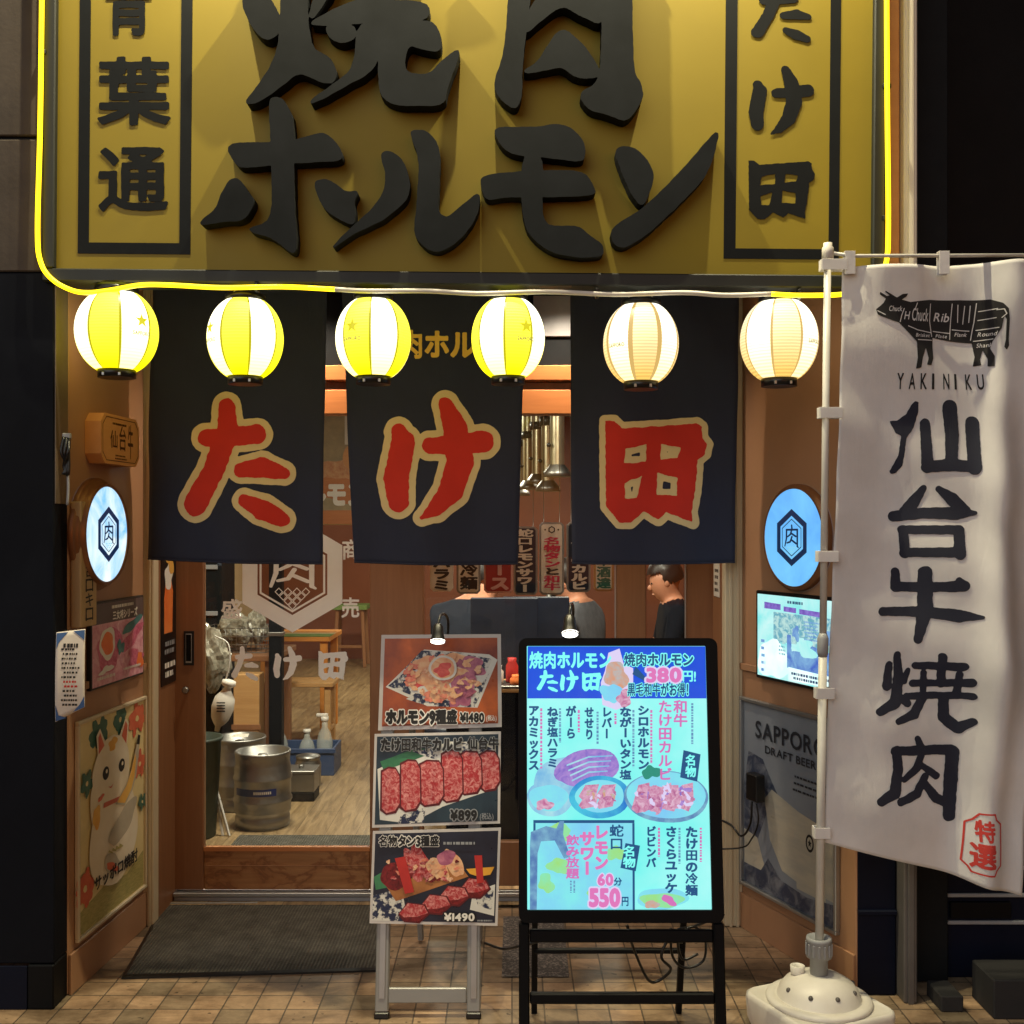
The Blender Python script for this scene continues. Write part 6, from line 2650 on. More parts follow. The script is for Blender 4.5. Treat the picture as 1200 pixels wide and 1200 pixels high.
def keg(c, label, blue):
    th = thing('beer_keg', label, 'keg', c, 'steel beer kegs inside the door')
    w = MB()
    r = .138
    w.lathe([(r * .90, .0), (r * .95, .004), (r * .97, .05), (r * .9, .062), (r * .98, .07), (r, .085), (r, .12), (r * 1.045, .13), (r * 1.045, .138), (r, .148), (r, .228), (r * 1.045, .238), (r * 1.045, .246), (r, .256), (r, .29),
             (r * .97, .305), (r * .96, .312), (r * .97, .355), (r * 1.0, .365), (r * .97, .372), (r * .90, .368), (r * .89, .318), (r * .5, .310), (r * .2, .314), (.001, .314)], K['steel'], 48)
    brl = w.build('barrel', th)
    w = MB()
    w.lathe([(.03, .31), (.032, .335), (.024, .345), (.024, .352), (.001, .352)], K['steel'], 20)
    w.build('valve', brl)
    w = MB()
    for a0 in (-2.0, .6):
        vs = []
        for k in range(9):
            a = a0 + (k - 4) * .055
            for zz in (.325, .347):
                vs.append(((r * .985) * math.cos(a), (r * .985) * math.sin(a), zz))
        w.add(vs, [[2 * k, 2 * k + 2, 2 * k + 3, 2 * k + 1] for k in range(8)], K['alupaint'], True)
    w.build('handle_slot', brl)
    if blue:
        w = MB()
        vs = []
        for k in range(25):
            a = -1.57 - .9 + k * 1.6 / 24
            for zz in (.170, .205):
                vs.append(((r + .0012) * math.cos(a), (r + .0012) * math.sin(a), zz - .0 * k))
        w.add(vs, [[2 * k, 2 * k + 2, 2 * k + 3, 2 * k + 1] for k in range(24)], K['navyband'], True)
        for k in range(9):
            a = -1.57 - .1 + k * .07
            vs = []
            for q in (0, .045):
                for zz in (.181, .194):
                    vs.append(((r + .002) * math.cos(a + q), (r + .002) * math.sin(a + q), zz))
            w.add(vs, [[0, 2, 3, 1]], K['white_ink'])
        w.build('blue_band', brl)
    return th


K['navyband'] = M('keg_blue_band', (24, 44, 110), .4)
keg(floor_at(308, 5.45), 'front steel beer keg with a blue band on the wooden floor', True)
k2 = keg(floor_at(281, 5.80), 'rear steel beer keg with a scrap of paper on its top', False)
w = MB()
w.add([(-.04, -.05, .376), (.05, -.03, .374), (.04, .04, .378), (-.03, .03, .376)], [[0, 1, 2, 3]], K['paper'])
o = w.build('paper_scrap', k2)

# black post by the table
bpst = thing('black_post', 'thick black square post rising from the floor behind the kegs', 'post', floor_at(324, 6.36))
w = MB()
w.box((-.037, -.037, 0), (.037, .037, 2.68), K['black'])
w.box((-.07, -.07, 0), (.07, .07, .02), K['black'])
w.box((-.042, -.042, .845), (.042, .042, .87), K['steel'])
w.build('post', bpst)

# crate with bottles
K['bluecrate'] = M('blue_crate_plastic', (58, 76, 112), .45, var=.1)
K['bottle'] = M('clear_bottle', (214, 220, 214), .2, var=.05)
_t = K['bottle'].node_tree
_tr = _t.nodes.new('ShaderNodeBsdfTransparent')
_ms = _t.nodes.new('ShaderNodeMixShader')
_ms.inputs[0].default_value = .38
_t.links.new(_tr.outputs[0], _ms.inputs[1])
_t.links.new(_t.nodes['Principled BSDF'].outputs[0], _ms.inputs[2])
_t.links.new(_ms.outputs[0], _t.nodes['Material Output'].inputs['Surface'])
bc_ = thing('bottle_crate', 'blue plastic bottle crate behind the steel pots', 'crate', floor_at(357, 6.65))
w = MB()
for a, b in (((-.20, -.14, 0), (.20, -.128, .16)), ((-.20, .128, 0), (.20, .14, .16)), ((-.20, -.1275, 0), (-.188, .1275, .16)), ((.188, -.1275, 0), (.20, .1275, .16)), ((-.188, -.1275, .004), (.188, .1275, .014))):
    w.box(a, b, K['bluecrate'])
w.box((-.21, -.148, .135), (.21, -.1405, .16), K['bluecrate'])
w.build('box', bc_)
for (x, y, h, lab) in ((.13, -.05, .32, 'tall clear siphon bottle with white cap in the blue crate'), (.02, -.03, .24, 'short clear bottle standing left of the siphon in the blue crate'), (-.14, -.04, .28, 'clear bottle in the left end of the blue crate beside the post')):
    p = floor_at(357, 6.65)
    b = thing('glass_bottle', lab, 'bottle', (p[0] + x, p[1] + y, FZ + .016))
    w = MB()
    w.lathe([(.045, 0), (.048, .01), (.048, h * .55), (.035, h * .7), (.018, h * .8), (.018, h * .93)], K['bottle'], 18)
    w.build('glass', b)
    w = MB()
    w.lathe([(.021, h * .92), (.023, h * .93), (.023, h), (.001, h)], K['whitepl'], 14)
    if h > .3:
        w.box((-.05, -.012, h), (.02, .012, h + .018), K['whitepl'])
    w.build('cap', b)
# pots and box
pt_ = thing('steel_pot', 'round steel pot with a lid beside the blue crate', 'pot', floor_at(361, 6.25))
w = MB()
w.lathe([(.065, 0), (.072, .01), (.074, .13), (.066, .15), (.066, .162), (.07, .165), (.068, .175), (.03, .185), (.001, .188)], K['steel'], 26)
w.build('body', pt_)
sbx = thing('steel_box', 'low square steel box in front of the steel pot', 'box', floor_at(353, 5.98))
w = MB()
w.box((-.07, -.08, 0), (.085, .08, .05), K['black'])
w.box((-.07, -.08, .0503), (.085, .08, .15), K['steel'])
w.build('body', sbx)
w = MB()
w.box((-.073, -.083, .1503), (.088, .083, .165), K['steel'])
w.lathe([(.012, .165), (.016, .18), (.001, .184)], K['steel'], 14)
w.build('lid', sbx)

# dark bin and folding stand at the left
bn = thing('round_bin', 'dark green round bin behind the door stile', 'bin', floor_at(228, 5.25))
K['bin'] = M('dark_green_plastic', (48, 58, 50), .5, var=.15)
w = MB()
w.lathe([(.095, 0), (.10, .01), (.125, .46), (.133, .462), (.133, .475), (.120, .475), (.10, .05), (.001, .04)], K['bin'], 30)
w.build('body', bn)
fs_ = thing('folding_stand', 'thin white folding stand leaning between the bin and the kegs', 'stand', floor_at(262, 5.30))
w = MB()
for x0, x1 in ((-.085, .01), (-.055, .04)):
    w.bar((x0, .04 if x0 < -.06 else -.01, .40 if x0 < -.06 else .30), (x1, -.05, 0), .012, K['pole'])
w.bar((-.03, -.02, .14), (.0, -.03, .145), .01, K['pole'])
w.build('frame', fs_)

# counter / tables
K['tablewood'] = wood('table_wood', (146, 92, 48), (190, 126, 70), 'x', 6, .4)
K['lightwood'] = wood('light_wood', (176, 132, 82), (206, 164, 110), 'x', 6, .45)
K['stripe_g'] = M('green_cushion_stripe', (110, 134, 70), .7)
K['stripe_o'] = M('orange_table_paint', (206, 134, 58), .5, var=.1)


def table(name, label, c, wx, wy, h, m):
    th = thing(name, label, 'table', c)
    w = MB()
    w.box((-wx / 2, -wy / 2, h - .035), (wx / 2, wy / 2, h), m)
    w.build('tabletop', th)
    for sx in (-1, 1):
        for sy in (-1, 1):
            w = MB()
            x, y = sx * (wx / 2 - .05), sy * (wy / 2 - .05)
            w.box((x - .025, y - .025, 0), (x + .025, y + .025, h - .0355), m)
            w.build('leg', th)
    return th


table('side_table', 'wooden counter table at the left carrying a wire basket', floor_at(258, 6.75), .82, .6, .72, K['doorwood'])
t1 = table('dining_table', 'orange wooden dining table with a green striped runner', floor_at(352, 8.0), .52, .55, .70, K['stripe_o'])
w = MB()
w.box((-.20, -.277, .701), (.262, -.10, .705), K['stripe_g'])
w.box((-.20, -.10, .701), (.262, -.02, .705), K['creamwall'])
w.build('runner', t1)
bench = thing('wooden_bench', 'light wooden slatted bench in front of the orange table', 'bench', floor_at(352, 7.35))
w = MB()
for k in range(3):
    w.box((-.26, -.14 + k * .1, .42), (.24, -.06 + k * .1, .45), K['lightwood'])
w.build('seat', bench)
for x in (-.23, .20):
    w = MB()
    w.box((x - .02, -.12, 0), (x + .02, -.08, .4195), K['lightwood'])
    w.box((x - .02, .06, 0), (x + .02, .10, .4195), K['lightwood'])
    w.box((x - .018, -.0795, .12), (x + .018, .0595, .15), K['lightwood'])
    w.build('leg', bench)
stl = thing('bar_stool', 'wooden stool with a green seat against the brown back wall', 'stool', floor_at(412, 11.6))
w = MB()
w.box((-.18, -.16, .60), (.18, .16, .65), K['stripe_g'])
w.build('seat', stl)
for sx in (-1, 1):
    for sy in (-1, 1):
        w = MB()
        w.bar((sx * .13, sy * .12, .5995), (sx * .16, sy * .15, 0), .035, K['doorwood'])
        w.build('leg', stl)
w = MB()
w.box((-.13, -.15, .2), (.13, -.13, .23), K['doorwood'])
w.build('rung', stl)
# upright wooden panel below the counter
wp = thing('wooden_box', 'tall light wooden box under the counter table', 'box', floor_at(290, 6.40))
w = MB()
w.box((-.075, -.03, .02), (.075, .10, .62), K['lightwood'])
w.box((-.085, -.035, .30), (.085, -.0305, .33), K['doorwood'])
w.box((-.085, -.035, 0), (.085, .10, .0195), K['doorwood'])
w.build('body', wp)

# wire basket with plastic bags on the counter
bk = thing('wire_basket', 'wire basket full of clear plastic bags on the counter table', 'basket', (floor_at(283, 6.68)[0], 6.68, FZ + .721))
w = MB()
for zz, s_ in ((.003, .86), (.05, .93), (.10, .97), (.15, 1.0)):
    w.tube([(x * s_, y * s_, zz) for x, y in ((-.2, -.13), (.2, -.13), (.2, .13), (-.2, .13))], .0035, K['steel'], 6, closed=True)
for k in range(13):
    x = -.2 + k * .4 / 12
    for y in (-.13, .13):
        w.tube([(x * .86, y * .86, .003), (x, y, .15)], .0022, K['steel'], 5)
w.build('wire_frame', bk)
K['bag'] = M('crumpled_plastic', (104, 100, 88), .2, c2=(168, 162, 146), scale=16, dist=1.2)
bg = thing('plastic_bag', 'crumpled clear plastic bags heaped in the wire basket', 'plastic bag', (floor_at(283, 6.68)[0], 6.68, FZ + .730))


def crumple(c, r, sx, sy, sz, m, seed):
    w = MB()
    bm = bmesh.new()
    bmesh.ops.create_icosphere(bm, subdivisions=4, radius=1)
    for v in bm.verts:
        d = v.co.normalized()
        q = 1 + .45 * mnoise.noise(d * 2.2 + Vector((seed, 0, 0))) + .25 * abs(mnoise.noise(d * 5 + Vector((0, seed, 0))))
        v.co = Vector((d.x * sx, d.y * sy, d.z * sz)) * q * r
    w.add([v.co + Vector(c) for v in bm.verts], [[v.index for v in f.verts] for f in bm.faces], m, False)
    bm.free()
    return w


w = crumple((-.03, 0, .11), .10, 1.2, .8, .9, K['bag'], 2.0)
w2 = crumple((.09, 0, .13), .075, .8, .8, 1.2, K['bag'], 5.0)
w.add(w2.v, w2.f, K['bag'])
w.build('bag', bg)
bg2 = thing('plastic_bag', 'grey crumpled plastic bag hanging at the left edge of the glass', 'plastic bag', W(246, 772, 5.9))
crumple((0, 0, 0), .10, .9, .7, 1.5, K['bag'], 9.0).build('bag', bg2)
jg = thing('white_jug', 'white plastic jug hanging upside down above the bin', 'jug', W(262, 825, 5.5))
w = MB()
prof = [(.018, .125), (.034, .12), (.036, .10), (.018, .085), (.022, .07), (.05, .03), (.056, -.02), (.044, -.075), (.028, -.10), (.014, -.115), (.012, -.14)]
w.lathe(prof, K['whitepl'], 24)
w.v = [tuple(Matrix.Rotation(R(14), 3, 'Y') @ Vector(v)) for v in w.v]
w.build('body', jg)
w = MB()
for k in range(4):
    w.box((-.020, -.057, -.03 + k * .014), (.022, -.0545, -.024 + k * .014), K['ink'])
w.build('measure_marks', jg)
hk = MB()
hk.tube(smooth_path([(.01, 0, .12), (.03, 0, .20), (.02, .01, .30), (-.05, .02, .34)], 5), .004, K['pole'], 6)
hk.build('hook', jg)
# dark shelving at the left edge with notices
sh = thing('dark_shelf', 'dark tall shelf with notices taped on it at the left of the room', 'shelf', (-2.5, 7.1, FZ))
w = MB()
w.box((0, 0, 0), (.62, .35, 2.1), K['signink'])
for zz in (.9, 1.2, 1.5):
    w.box((.02, -.02, zz), (.60, -.0005, zz + .03), K['greypl'])
w.build('cabinet', sh)
w = MB()
w.box((.42, -.026, 1.36), (.53, -.021, 1.56), K['blueink'])
w.box((.55, -.026, 1.30), (.62, -.021, 1.62), K['brownwall'])
w.build('notice', sh)

# seven hanging menu strips
MD = 5.0
K['strip_w'] = M('strip_white', (240, 238, 232), .6)
K['strip_r'] = M('strip_red', (168, 52, 60), .6)
K['strip_n'] = M('strip_navy', (26, 38, 62), .6)
K['txtgreen'] = M('strip_green_text', (30, 110, 100), .6)
K['txtpink'] = M('strip_pink_text', (206, 52, 96), .6)
K['txtpale'] = M('strip_pale_pink', (228, 178, 180), .6)


def strip(x0, x1, ytop, ybot, base, s, tbox, ink, label, frame, extra=None):
    a = W(x0, ybot, MD)
    b = W(x1, ytop, MD)
    f = Fr.front(MD, a.x, a.z)
    th = thing('menu_strip', label, 'hanging sign', f, 'menu strips hanging from the ceiling')
    wd, hg = b.x - a.x, b.z - a.z
    w = MB()
    c = .014
    pts = [(c, 0), (wd - c, 0), (wd, c), (wd, hg - c), (wd - c, hg), (c, hg), (0, hg - c), (0, c)]
    w.poly(pts, frame, .0, .012)
    e = .009
    w.poly([(c + e * .4, e), (wd - c - e * .4, e), (wd - e, c + e * .4), (wd - e, hg - c - e * .4), (wd - c - e * .4, hg - e), (c + e * .4, hg - e), (e, hg - c - e * .4), (e, c + e * .4)], base, .0015)
    bd_ = w.build('board', th)
    w = MB()
    if isinstance(ink, list):
        n = len(s)
        x0t, y0t, x1t, y1t = tbox
        st_ = (y1t - y0t) / n
        for i, ch in enumerate(s):
            text(w, f, ch, (x0t, y0t + i * st_, x1t, y0t + (i + 1) * st_), ink[i], .06, 30, .0025, vertical=True)
    else:
        text(w, f, s, tbox, ink, .06, 30, .0025, vertical=True)
    if extra:
        extra(w, f, wd, hg)
    w.build('lettering', bd_)
    w = MB()
    for x in (.02, wd - .02):
        w.tube([(x, .006, hg), (x, .006, 2.695 - a.z)], .0016, K['steel'], 5)
    w.build('cord', th)


strip(504, 531, 610, 693, K['strip_w'], '塩ハラミ', (507, 640, 528, 692), K['ink'], 'white menu strip with black katakana, leftmost of the hanging row', K['strip_w'])
strip(535, 563, 606, 696, K['strip_w'], '盛岡冷麺', (539, 628, 560, 691), K['ink'], 'white menu strip with two black noodle characters beside the red strip', K['greypl'])
strip(567, 601, 606, 695, K['strip_r'], 'ロース', (574, 641, 597, 692), K['txtpale'], 'red menu strip with pale pink katakana among the hanging strips', K['txtpale'])
strip(602, 630, 617, 697, K['strip_n'], '蛇口レモンサワー', (605, 620, 625, 694), K['white_ink'], 'navy menu strip with white lettering left of the white hexagon strip', K['greypl'])


def hexmark(w, f, wd, hg):
    ring_poly(w, HEXV(.017, .0147), HEXV(.011, .0095), K['ink'], .0025, wd / 2, hg - .034)
    for s_ in (-1, 1):
        w.poly(blob(wd / 2 + s_ * .030, hg - .034, .004, .004, 0, 0, 12), K['ink'], .0025)


strip(632, 661, 612, 697, K['strip_w'], '名物タンと和牛', (637, 629, 657, 692), [K['txtpink']] * 4 + [K['ink']] + [K['txtpink']] * 2, 'white menu strip with a black hexagon mark and pink lettering', K['greypl'], hexmark)
strip(664, 692, 612, 694, K['strip_n'], '仙台牛カルビ', (669, 632, 688, 691), K['white_ink'], 'navy menu strip with white lettering right of the white hexagon strip', K['greypl'])
strip(696, 719, 612, 693, K['strip_w'], '日本酒達', (699, 637, 716, 690), K['txtgreen'], 'white menu strip with green characters, rightmost of the hanging row', K['lightwood'])

# smoke extraction ducts
K['duct'] = M('brushed_duct_steel', (206, 200, 170), .3, metal=.9, var=.1)
for i, (px, D, zb) in enumerate(((610, 9.4, 1.75), (619, 8.7, 1.78), (630, 8.0, 1.80), (642, 7.2, 1.72), (653, 6.4, 1.78))):
    th = thing('exhaust_duct', 'steel smoke extraction duct hanging from the ceiling between the curtains', 'duct', ((px - 600) / F * D, D, 2.695), 'smoke extraction ducts over the tables')
    L_ = 2.695 - zb
    w = MB()
    w.lathe([(.05, 0), (.05, -L_ * .55)], K['duct'], 20, caps=False)
    w.lathe([(.042, -L_ * .5), (.042, -L_ + .06)], K['duct'], 20, caps=False)
    w.build('pipe', th)
    w = MB()
    w.lathe([(.044, -L_ + .07), (.075, -L_ + .03), (.085, -L_), (.078, -L_), (.06, -L_ + .04)], K['steel'], 24, caps=False)
    w.build('hood', th)
    w = MB()
    w.lathe([(.052, -L_ * .50), (.056, -L_ * .50), (.056, -L_ * .56), (.052, -L_ * .56)], K['blackpl'], 20, caps=False)
    w.ball((.055, -.03, -L_ * .53), .016, K['blackpl'], n=8)
    w.ball((-.05, -.04, -L_ * .8), .014, K['blackpl'], n=8)
    w.build('knob', th)
sp_ = thing('steel_pipe', 'shiny upright steel pipe behind the dark chairs', 'pipe', floor_at(645, 6.3))
w = MB()
w.tube([(0, 0, 0), (0, 0, 1.25)], .024, K['steel'], 16)
w.tube([(.02, .03, 0), (.02, .03, 1.22)], .012, K['steel'], 12)
for zz in (.9, 1.02, 1.14):
    w.lathe([(.028, zz), (.033, zz + .008), (.033, zz + .03), (.028, zz + .038)], K['steel'], 16, caps=False)
w.build('pipe', sp_)


# two dark high-backed chairs
def chair(c, label, rz=0):
    th = thing('high_back_chair', label, 'chair', Fr(Matrix.Translation(c) @ Matrix.Rotation(rz, 4, 'Z')), 'dark high-backed dining chairs')
    w = MB()
    w.box((-.17, -.025, .50), (.17, .02, 1.12), K['chairnavy'])
    w.build('backrest', th)
    w = MB()
    w.box((-.18, .021, .42), (.18, .42, .48), K['chairnavy'])
    w.build('seat', th)
    for x in (-.15, .15):
        for y in (.0, .38):
            w = MB()
            w.box((x - .018, y - .018, 0), (x + .018, y + .018, .4195 if y > .1 else .4995), K['black'])
            w.build('leg', th)


K['chairnavy'] = M('dark_navy_leather', (26, 34, 52), .45, var=.2, bump=.1)
chair(floor_at(591, 5.55), 'dark high-backed chair beside the person in the grey jacket', .0)
chair(floor_at(628, 5.62), 'dark high-backed chair beside the shiny steel pipe', .0)
kt = thing('dining_table', 'pale dining table in the middle of the room behind the screen board', 'table', floor_at(640, 6.7))
w = MB()
w.box((-.75, -.35, .68), (.75, .35, .72), K['lightwood'])
w.build('tabletop', kt)
w = MB()
w.box((-.08, -.08, 0), (.08, .08, .6795), K['black'])
w.build('leg', kt)
bt = thing('condiment_tray', 'cluttered tray of small jars between the menu easel and the screen board', 'tray', (floor_at(600, 5.25)[0], 5.25, FZ + .72))
w = MB()
w.box((-.13, -.1, 0), (.13, .1, .012), K['steel'])
w.build('tray', bt)
w = MB()
for k, (x, y, h) in enumerate(((-.07, -.03, .10), (0, .02, .13), (.06, -.04, .09), (.02, -.06, .06))):
    w.lathe([(.028, .0125), (.03, .02), (.03, h * .7), (.02, h * .85), (.022, h), (.001, h)], (K['whitepl'], K['redink'], K['bottle'], K['porange'])[k], 16, (x, y, 0))
w.build('jar', bt)
sd = thing('service_counter', 'dark service counter under the condiment tray behind the door', 'counter', floor_at(612, 5.3))
w = MB()
w.box((-.36, -.13, 0), (.30, .16, .70), K['navy'])
w.box((-.38, -.15, .7003), (.32, .18, .7195), K['lightwood'])
w.build('cabinet', sd)
bw = thing('steel_bowl', 'small steel bowl on the low ledge behind the easel', 'bowl', W(597, 1022, 4.72))
w = MB()
w.lathe([(.03, 0), (.05, .02), (.055, .06), (.058, .062), (.052, .058), (.04, .02), (.001, .01)], K['steel'], 24)
w.build('bowl', bw)
lg = thing('low_ledge', 'low pale ledge inside the right door carrying a steel bowl', 'ledge', (W(597, 1022, 4.72).x, 4.72, FZ))
zt_ = W(597, 1022, 4.72).z - FZ - .001
w = MB()
w.box((-.35, -.09, 0), (.3, .12, zt_), K['greypl'])
w.build('ledge', lg)

# ------------------------------------------------------------------ people
K['skin'] = M('skin', (190, 132, 104), .5, var=.08, scale=30)
K['hair'] = M('black_hair', (20, 18, 18), .45, var=.3, scale=60, stretch=(4, 4, 1))
K['tee'] = M('navy_tshirt', (11, 15, 26), .85, spec=.15, var=.2, scale=22, bump=.3, bscale=40)
K['jacket'] = M('charcoal_jacket', (34, 38, 48), .85, spec=.15, var=.2, scale=22, bump=.3, bscale=40)
K['greycl'] = M('grey_sweater', (96, 98, 104), .85, spec=.15, var=.2, scale=22, bump=.3, bscale=40)
K['trouser'] = M('dark_trousers', (30, 32, 40), .85, spec=.15, var=.2, scale=22, bump=.3, bscale=40)


def person(c, rz, label, joints, bones, top, sleeve_end, hair_profile, extra=None):
    """joints: name -> (x, y, z, r); one skinned surface, coloured by the bone each face is nearest to"""
    th = thing('person', label, 'person', Fr(Matrix.Translation(c) @ Matrix.Rotation(rz, 4, 'Z')))
    names = list(joints)
    me = bpy.data.meshes.new('skeleton')
    me.from_pydata([joints[n][:3] for n in names], [(names.index(a), names.index(b)) for a, b in bones], [])
    o = bpy.data.objects.new('skeleton', me)
    COL.objects.link(o)
    sk = o.modifiers.new('skin', 'SKIN')
    sk.use_smooth_shade = True
    ss = o.modifiers.new('sub', 'SUBSURF')
    ss.levels = ss.render_levels = 2
    for i, n in enumerate(names):
        r = joints[n][3]
        rx, ry = r if isinstance(r, tuple) else (r, r)
        me.skin_vertices[0].data[i].radius = (rx, ry)
        me.skin_vertices[0].data[i].use_root = (n == 'pelvis')
    bpy.context.view_layer.update()
    dg = bpy.context.evaluated_depsgraph_get()
    em = bpy.data.meshes.new_from_object(o.evaluated_get(dg))
    w = MB()
    segs = []
    for a, b in bones:
        pa, pb = Vector(joints[a][:3]), Vector(joints[b][:3])
        segs.append((a, b, pa, pb))
    vs = [v.co.copy() for v in em.vertices]
    for m in (K['skin'], top, K['trouser'], K['black']):
        w.mid(m)
    w.v = [tuple(v) for v in vs]
    for p in em.polygons:
        cc = p.center
        best = None
        for a, b, pa, pb in segs:
            d = pb - pa
            t = max(0, min(1, (cc - pa).dot(d) / max(1e-9, d.length_squared)))
            q = (cc - pa - d * t).length
            if best is None or q < best[0]:
                best = (q, a, b, t)
        _, a, b, t = best
        k = 0
        n_ = a + b
        if any(s in n_ for s in ('pelvis', 'waist', 'chest', 'shoulder')):
            k = 1
            if ('neck' in n_ or 'head' in n_) and 'chest' not in n_:
                k = 0
            if 'neck' in n_ and t > .86:
                k = 0
        if 'elbow' in n_:
            if 'shoulder' in n_:
                k = 1 if t < sleeve_end else 0
            else:
                k = 1 if sleeve_end >= 2 else 0
        if any(s in n_ for s in ('knee', 'hip', 'ankle', 'toe')):
            k = 2
        if 'toe' in n_ or ('ankle' in n_ and t > .96):
            k = 3
        w.f.append(list(p.vertices))
        w.mi.append(k)
        w.sm.append(True)
    # face: nose, brows, mouth and ears on the head, part of the same surface
    h = Vector(joints['head'][:3])
    fd = extra['face']
    rt = Vector((0, 0, 1)).cross(fd).normalized()
    up = fd.cross(rt) * -1
    if up.z < 0:
        up = -up
    w.ball(h + fd * .092 - up * .012, .015, K['skin'], .8, 1.1, 1.2, 8)
    w.ball(h + fd * .082 - up * .055, .014, K['skin'], 1.3, 1, .5, 8)
    for s in (-1, 1):
        w.ball(h + rt * s * .073 - up * .008, .022, K['skin'], .6, .9, 1.3, 8)
        w.ball(h + fd * .078 + rt * s * .032 + up * .012, .009, K['hair'], 1, .8, .6, 6)
    # hands: palm, four fingers and a thumb at each wrist
    for hn in extra.get('hands', ()):
        pa, pb = Vector(joints[hn[0]][:3]), Vector(joints[hn[1]][:3])
        d = (pb - pa).normalized()
        sd_ = d.cross(Vector((0, 0, 1)))
        sd_ = sd_.normalized() if sd_.length > .1 else Vector((1, 0, 0))
        nm_ = sd_.cross(d)
        w.tube([pb - d * .02, pb + d * .03, pb + d * .075], [.024, .034, .030], K['skin'], 10)
        for k in range(4):
            b0 = pb + d * .07 + sd_ * (k - 1.5) * .017
            ln = (.062, .072, .068, .052)[k]
            w.tube([b0, b0 + d * ln * .5 - nm_ * .006, b0 + d * ln * .8 - nm_ * .025, b0 + d * ln * .85 - nm_ * .045], [.009, .0085, .008, .006], K['skin'], 8)
        b0 = pb + d * .015 - sd_ * .028
        w.tube([b0, b0 + d * .03 - sd_ * .018, b0 + d * .055 - sd_ * .014 - nm_ * .012], [.011, .010, .007], K['skin'], 8)
    w.build('body', th)
    hw = MB()
    bm = bmesh.new()
    bmesh.ops.create_icosphere(bm, subdivisions=4, radius=1)
    keep = []
    vs = []
    for v in bm.verts:
        d = v.co.normalized()
        q = 1 + .05 * mnoise.noise(d * 6)
        vs.append(h + up * .022 - fd * .014 + (rt * d.x * .088 + fd * d.y * .106 + up * d.z * .118) * q)
    fs = [[v.index for v in f.verts] for f in bm.faces if not (f.calc_center_median().y > .25 and f.calc_center_median().z < .34) and f.calc_center_median().z > hair_profile]
    bm.free()
    hw.add(vs, fs, K['hair'], True)
    hw.build('hair', th)
    bpy.data.objects.remove(o)
    return th


def seated(lean=0.0, hand_fwd=.34, hz=.74, shrink=1.0, hx=.16, hy2=None):
    j = {'pelvis': (0, 0, .54, (.15, .12)), 'waist': (0, .02 + lean * .4, .70, (.15, .115)), 'chest': (0, .03 + lean, .92, (.18, .125)), 'neck': (0, .045 + lean * 1.25, 1.06, .066),
         'headlow': (0, .085 + lean * 1.5, 1.11, .082), 'head': (0, .085 + lean * 1.6, 1.165, (.092, .108)), 'headtop': (0, .07 + lean * 1.6, 1.235, .078)}
    bones = [('pelvis', 'waist'), ('waist', 'chest'), ('chest', 'neck'), ('neck', 'headlow'), ('headlow', 'head'), ('head', 'headtop')]
    for s, n in ((-1, 'l'), (1, 'r')):
        j['shoulder' + n] = (s * .185, .03 + lean, .985, .07)
        j['elbow' + n] = (s * .235, .10 + lean, .70, .046)
        hyy = hand_fwd if (n == 'l' or hy2 is None) else hy2
        j['wrist' + n] = (s * hx, hyy + lean, hz, .030)
        j['hip' + n] = (s * .10, .06, .52, .085)
        j['knee' + n] = (s * .13, .46, .53, .062)
        j['ankle' + n] = (s * .13, .44, .08, .042)
        j['toe' + n] = (s * .13, .58, .035, .035)
        bones += [('chest', 'shoulder' + n), ('shoulder' + n, 'elbow' + n), ('elbow' + n, 'wrist' + n), ('pelvis', 'hip' + n), ('hip' + n, 'knee' + n), ('knee' + n, 'ankle' + n), ('ankle' + n, 'toe' + n)]
    return j, bones


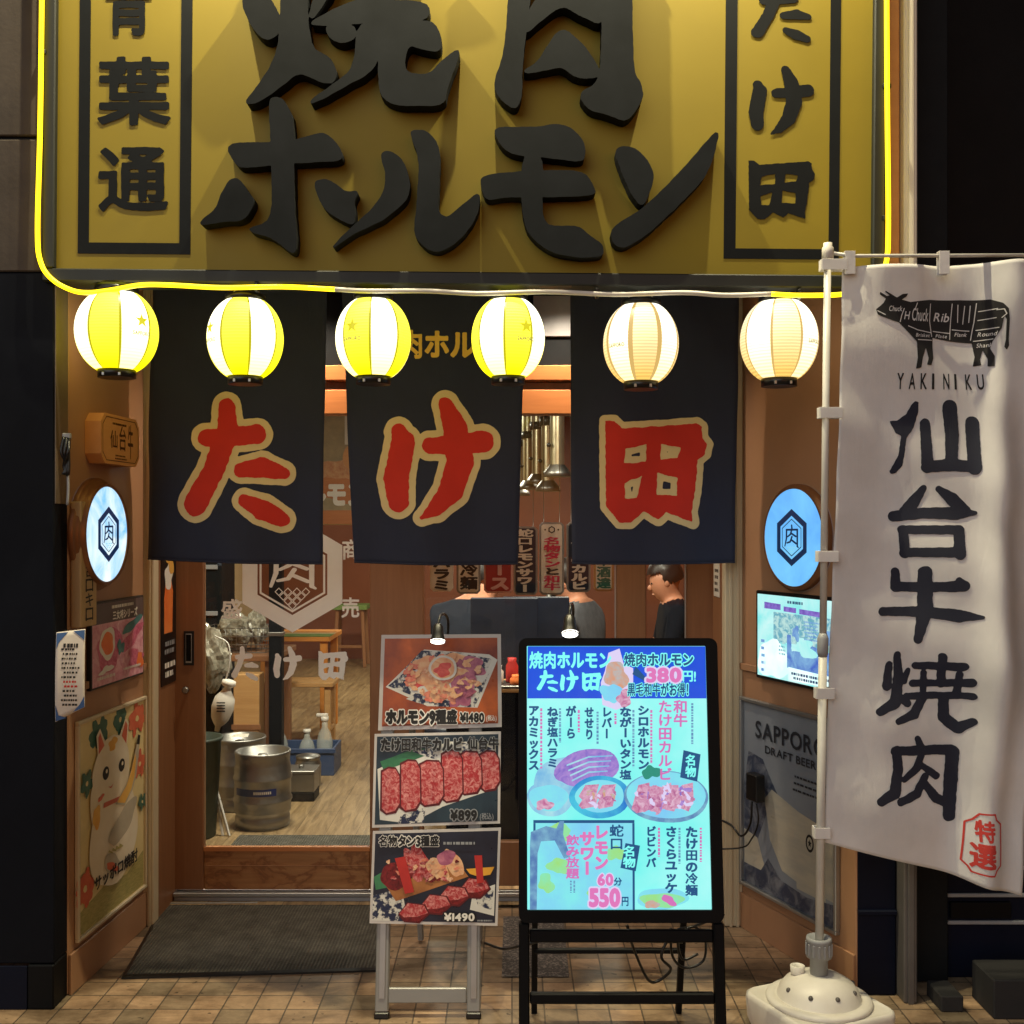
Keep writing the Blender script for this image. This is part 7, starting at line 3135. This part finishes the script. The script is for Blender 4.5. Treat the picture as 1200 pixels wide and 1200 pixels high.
def stool(c, label):
    th = thing('round_stool', label, 'stool', c, 'round black stools under the diners')
    w = MB()
    w.lathe([(.15, .40), (.17, .41), (.17, .44), (.15, .455), (.001, .458)], K['chairnavy'], 28)
    w.build('seat', th)
    w = MB()
    w.lathe([(.15, 0), (.15, .012), (.03, .03), (.025, .3995), (.06, .40)], K['black'], 20)
    w.build('pedestal', th)


# man in profile facing left
j, bn_ = seated(.0, .36, .70)
mp0 = floor_at(796, 6.35)
person(mp0, R(90), 'person in a dark short sleeved T-shirt in profile behind the narrow window', j, bn_, K['tee'], .62, -.35, {'face': Vector((0, .94, -.34)).normalized(), 'hands': (('elbowl', 'wristl'), ('elbowr', 'wristr'))})
stool(mp0, 'round black stool under the person in the dark T-shirt')
# diner in a charcoal jacket, back to the door
j, bn_ = seated(.18, .40, .76)
for n_ in j:
    x, y, z, r_ = j[n_]
    if z > .8:
        j[n_] = (x * 1.12, y, z + .02, r_)
mp1 = floor_at(530, 5.75)
person(mp1, R(-28), 'person in a charcoal jacket hunched over, seen from behind at the left', j, bn_, K['jacket'], 2, -.6, {'face': Vector((0, .85, -.5)).normalized(), 'hands': (('elbowl', 'wristl'), ('elbowr', 'wristr'))})
stool(mp1, 'round black stool under the person in the charcoal jacket')
# diner in grey holding a phone
j, bn_ = seated(.02, .30, .86, hx=.10)
mp2 = floor_at(690, 6.1)
person(mp2, R(64), 'person in a grey sweater holding a phone under the green lettered strip', j, bn_, K['greycl'], 2, -.5, {'face': Vector((0, .9, -.42)).normalized(), 'hands': (('elbowl', 'wristl'), ('elbowr', 'wristr'))})
stool(mp2, 'round black stool under the person in the grey sweater')
phn = Matrix.Translation(mp2) @ Matrix.Rotation(R(64), 4, 'Z') @ Matrix.Translation((0, .42, .90)) @ Matrix.Rotation(R(-35), 4, 'X')
ph_ = thing('mobile_phone', 'pale pink mobile phone held by the person in the grey sweater', 'phone', Fr(phn))
w = MB()
w.box((-.037, -.006, -.075), (.037, .006, .075), K['txtpale'])
w.build('body', ph_)
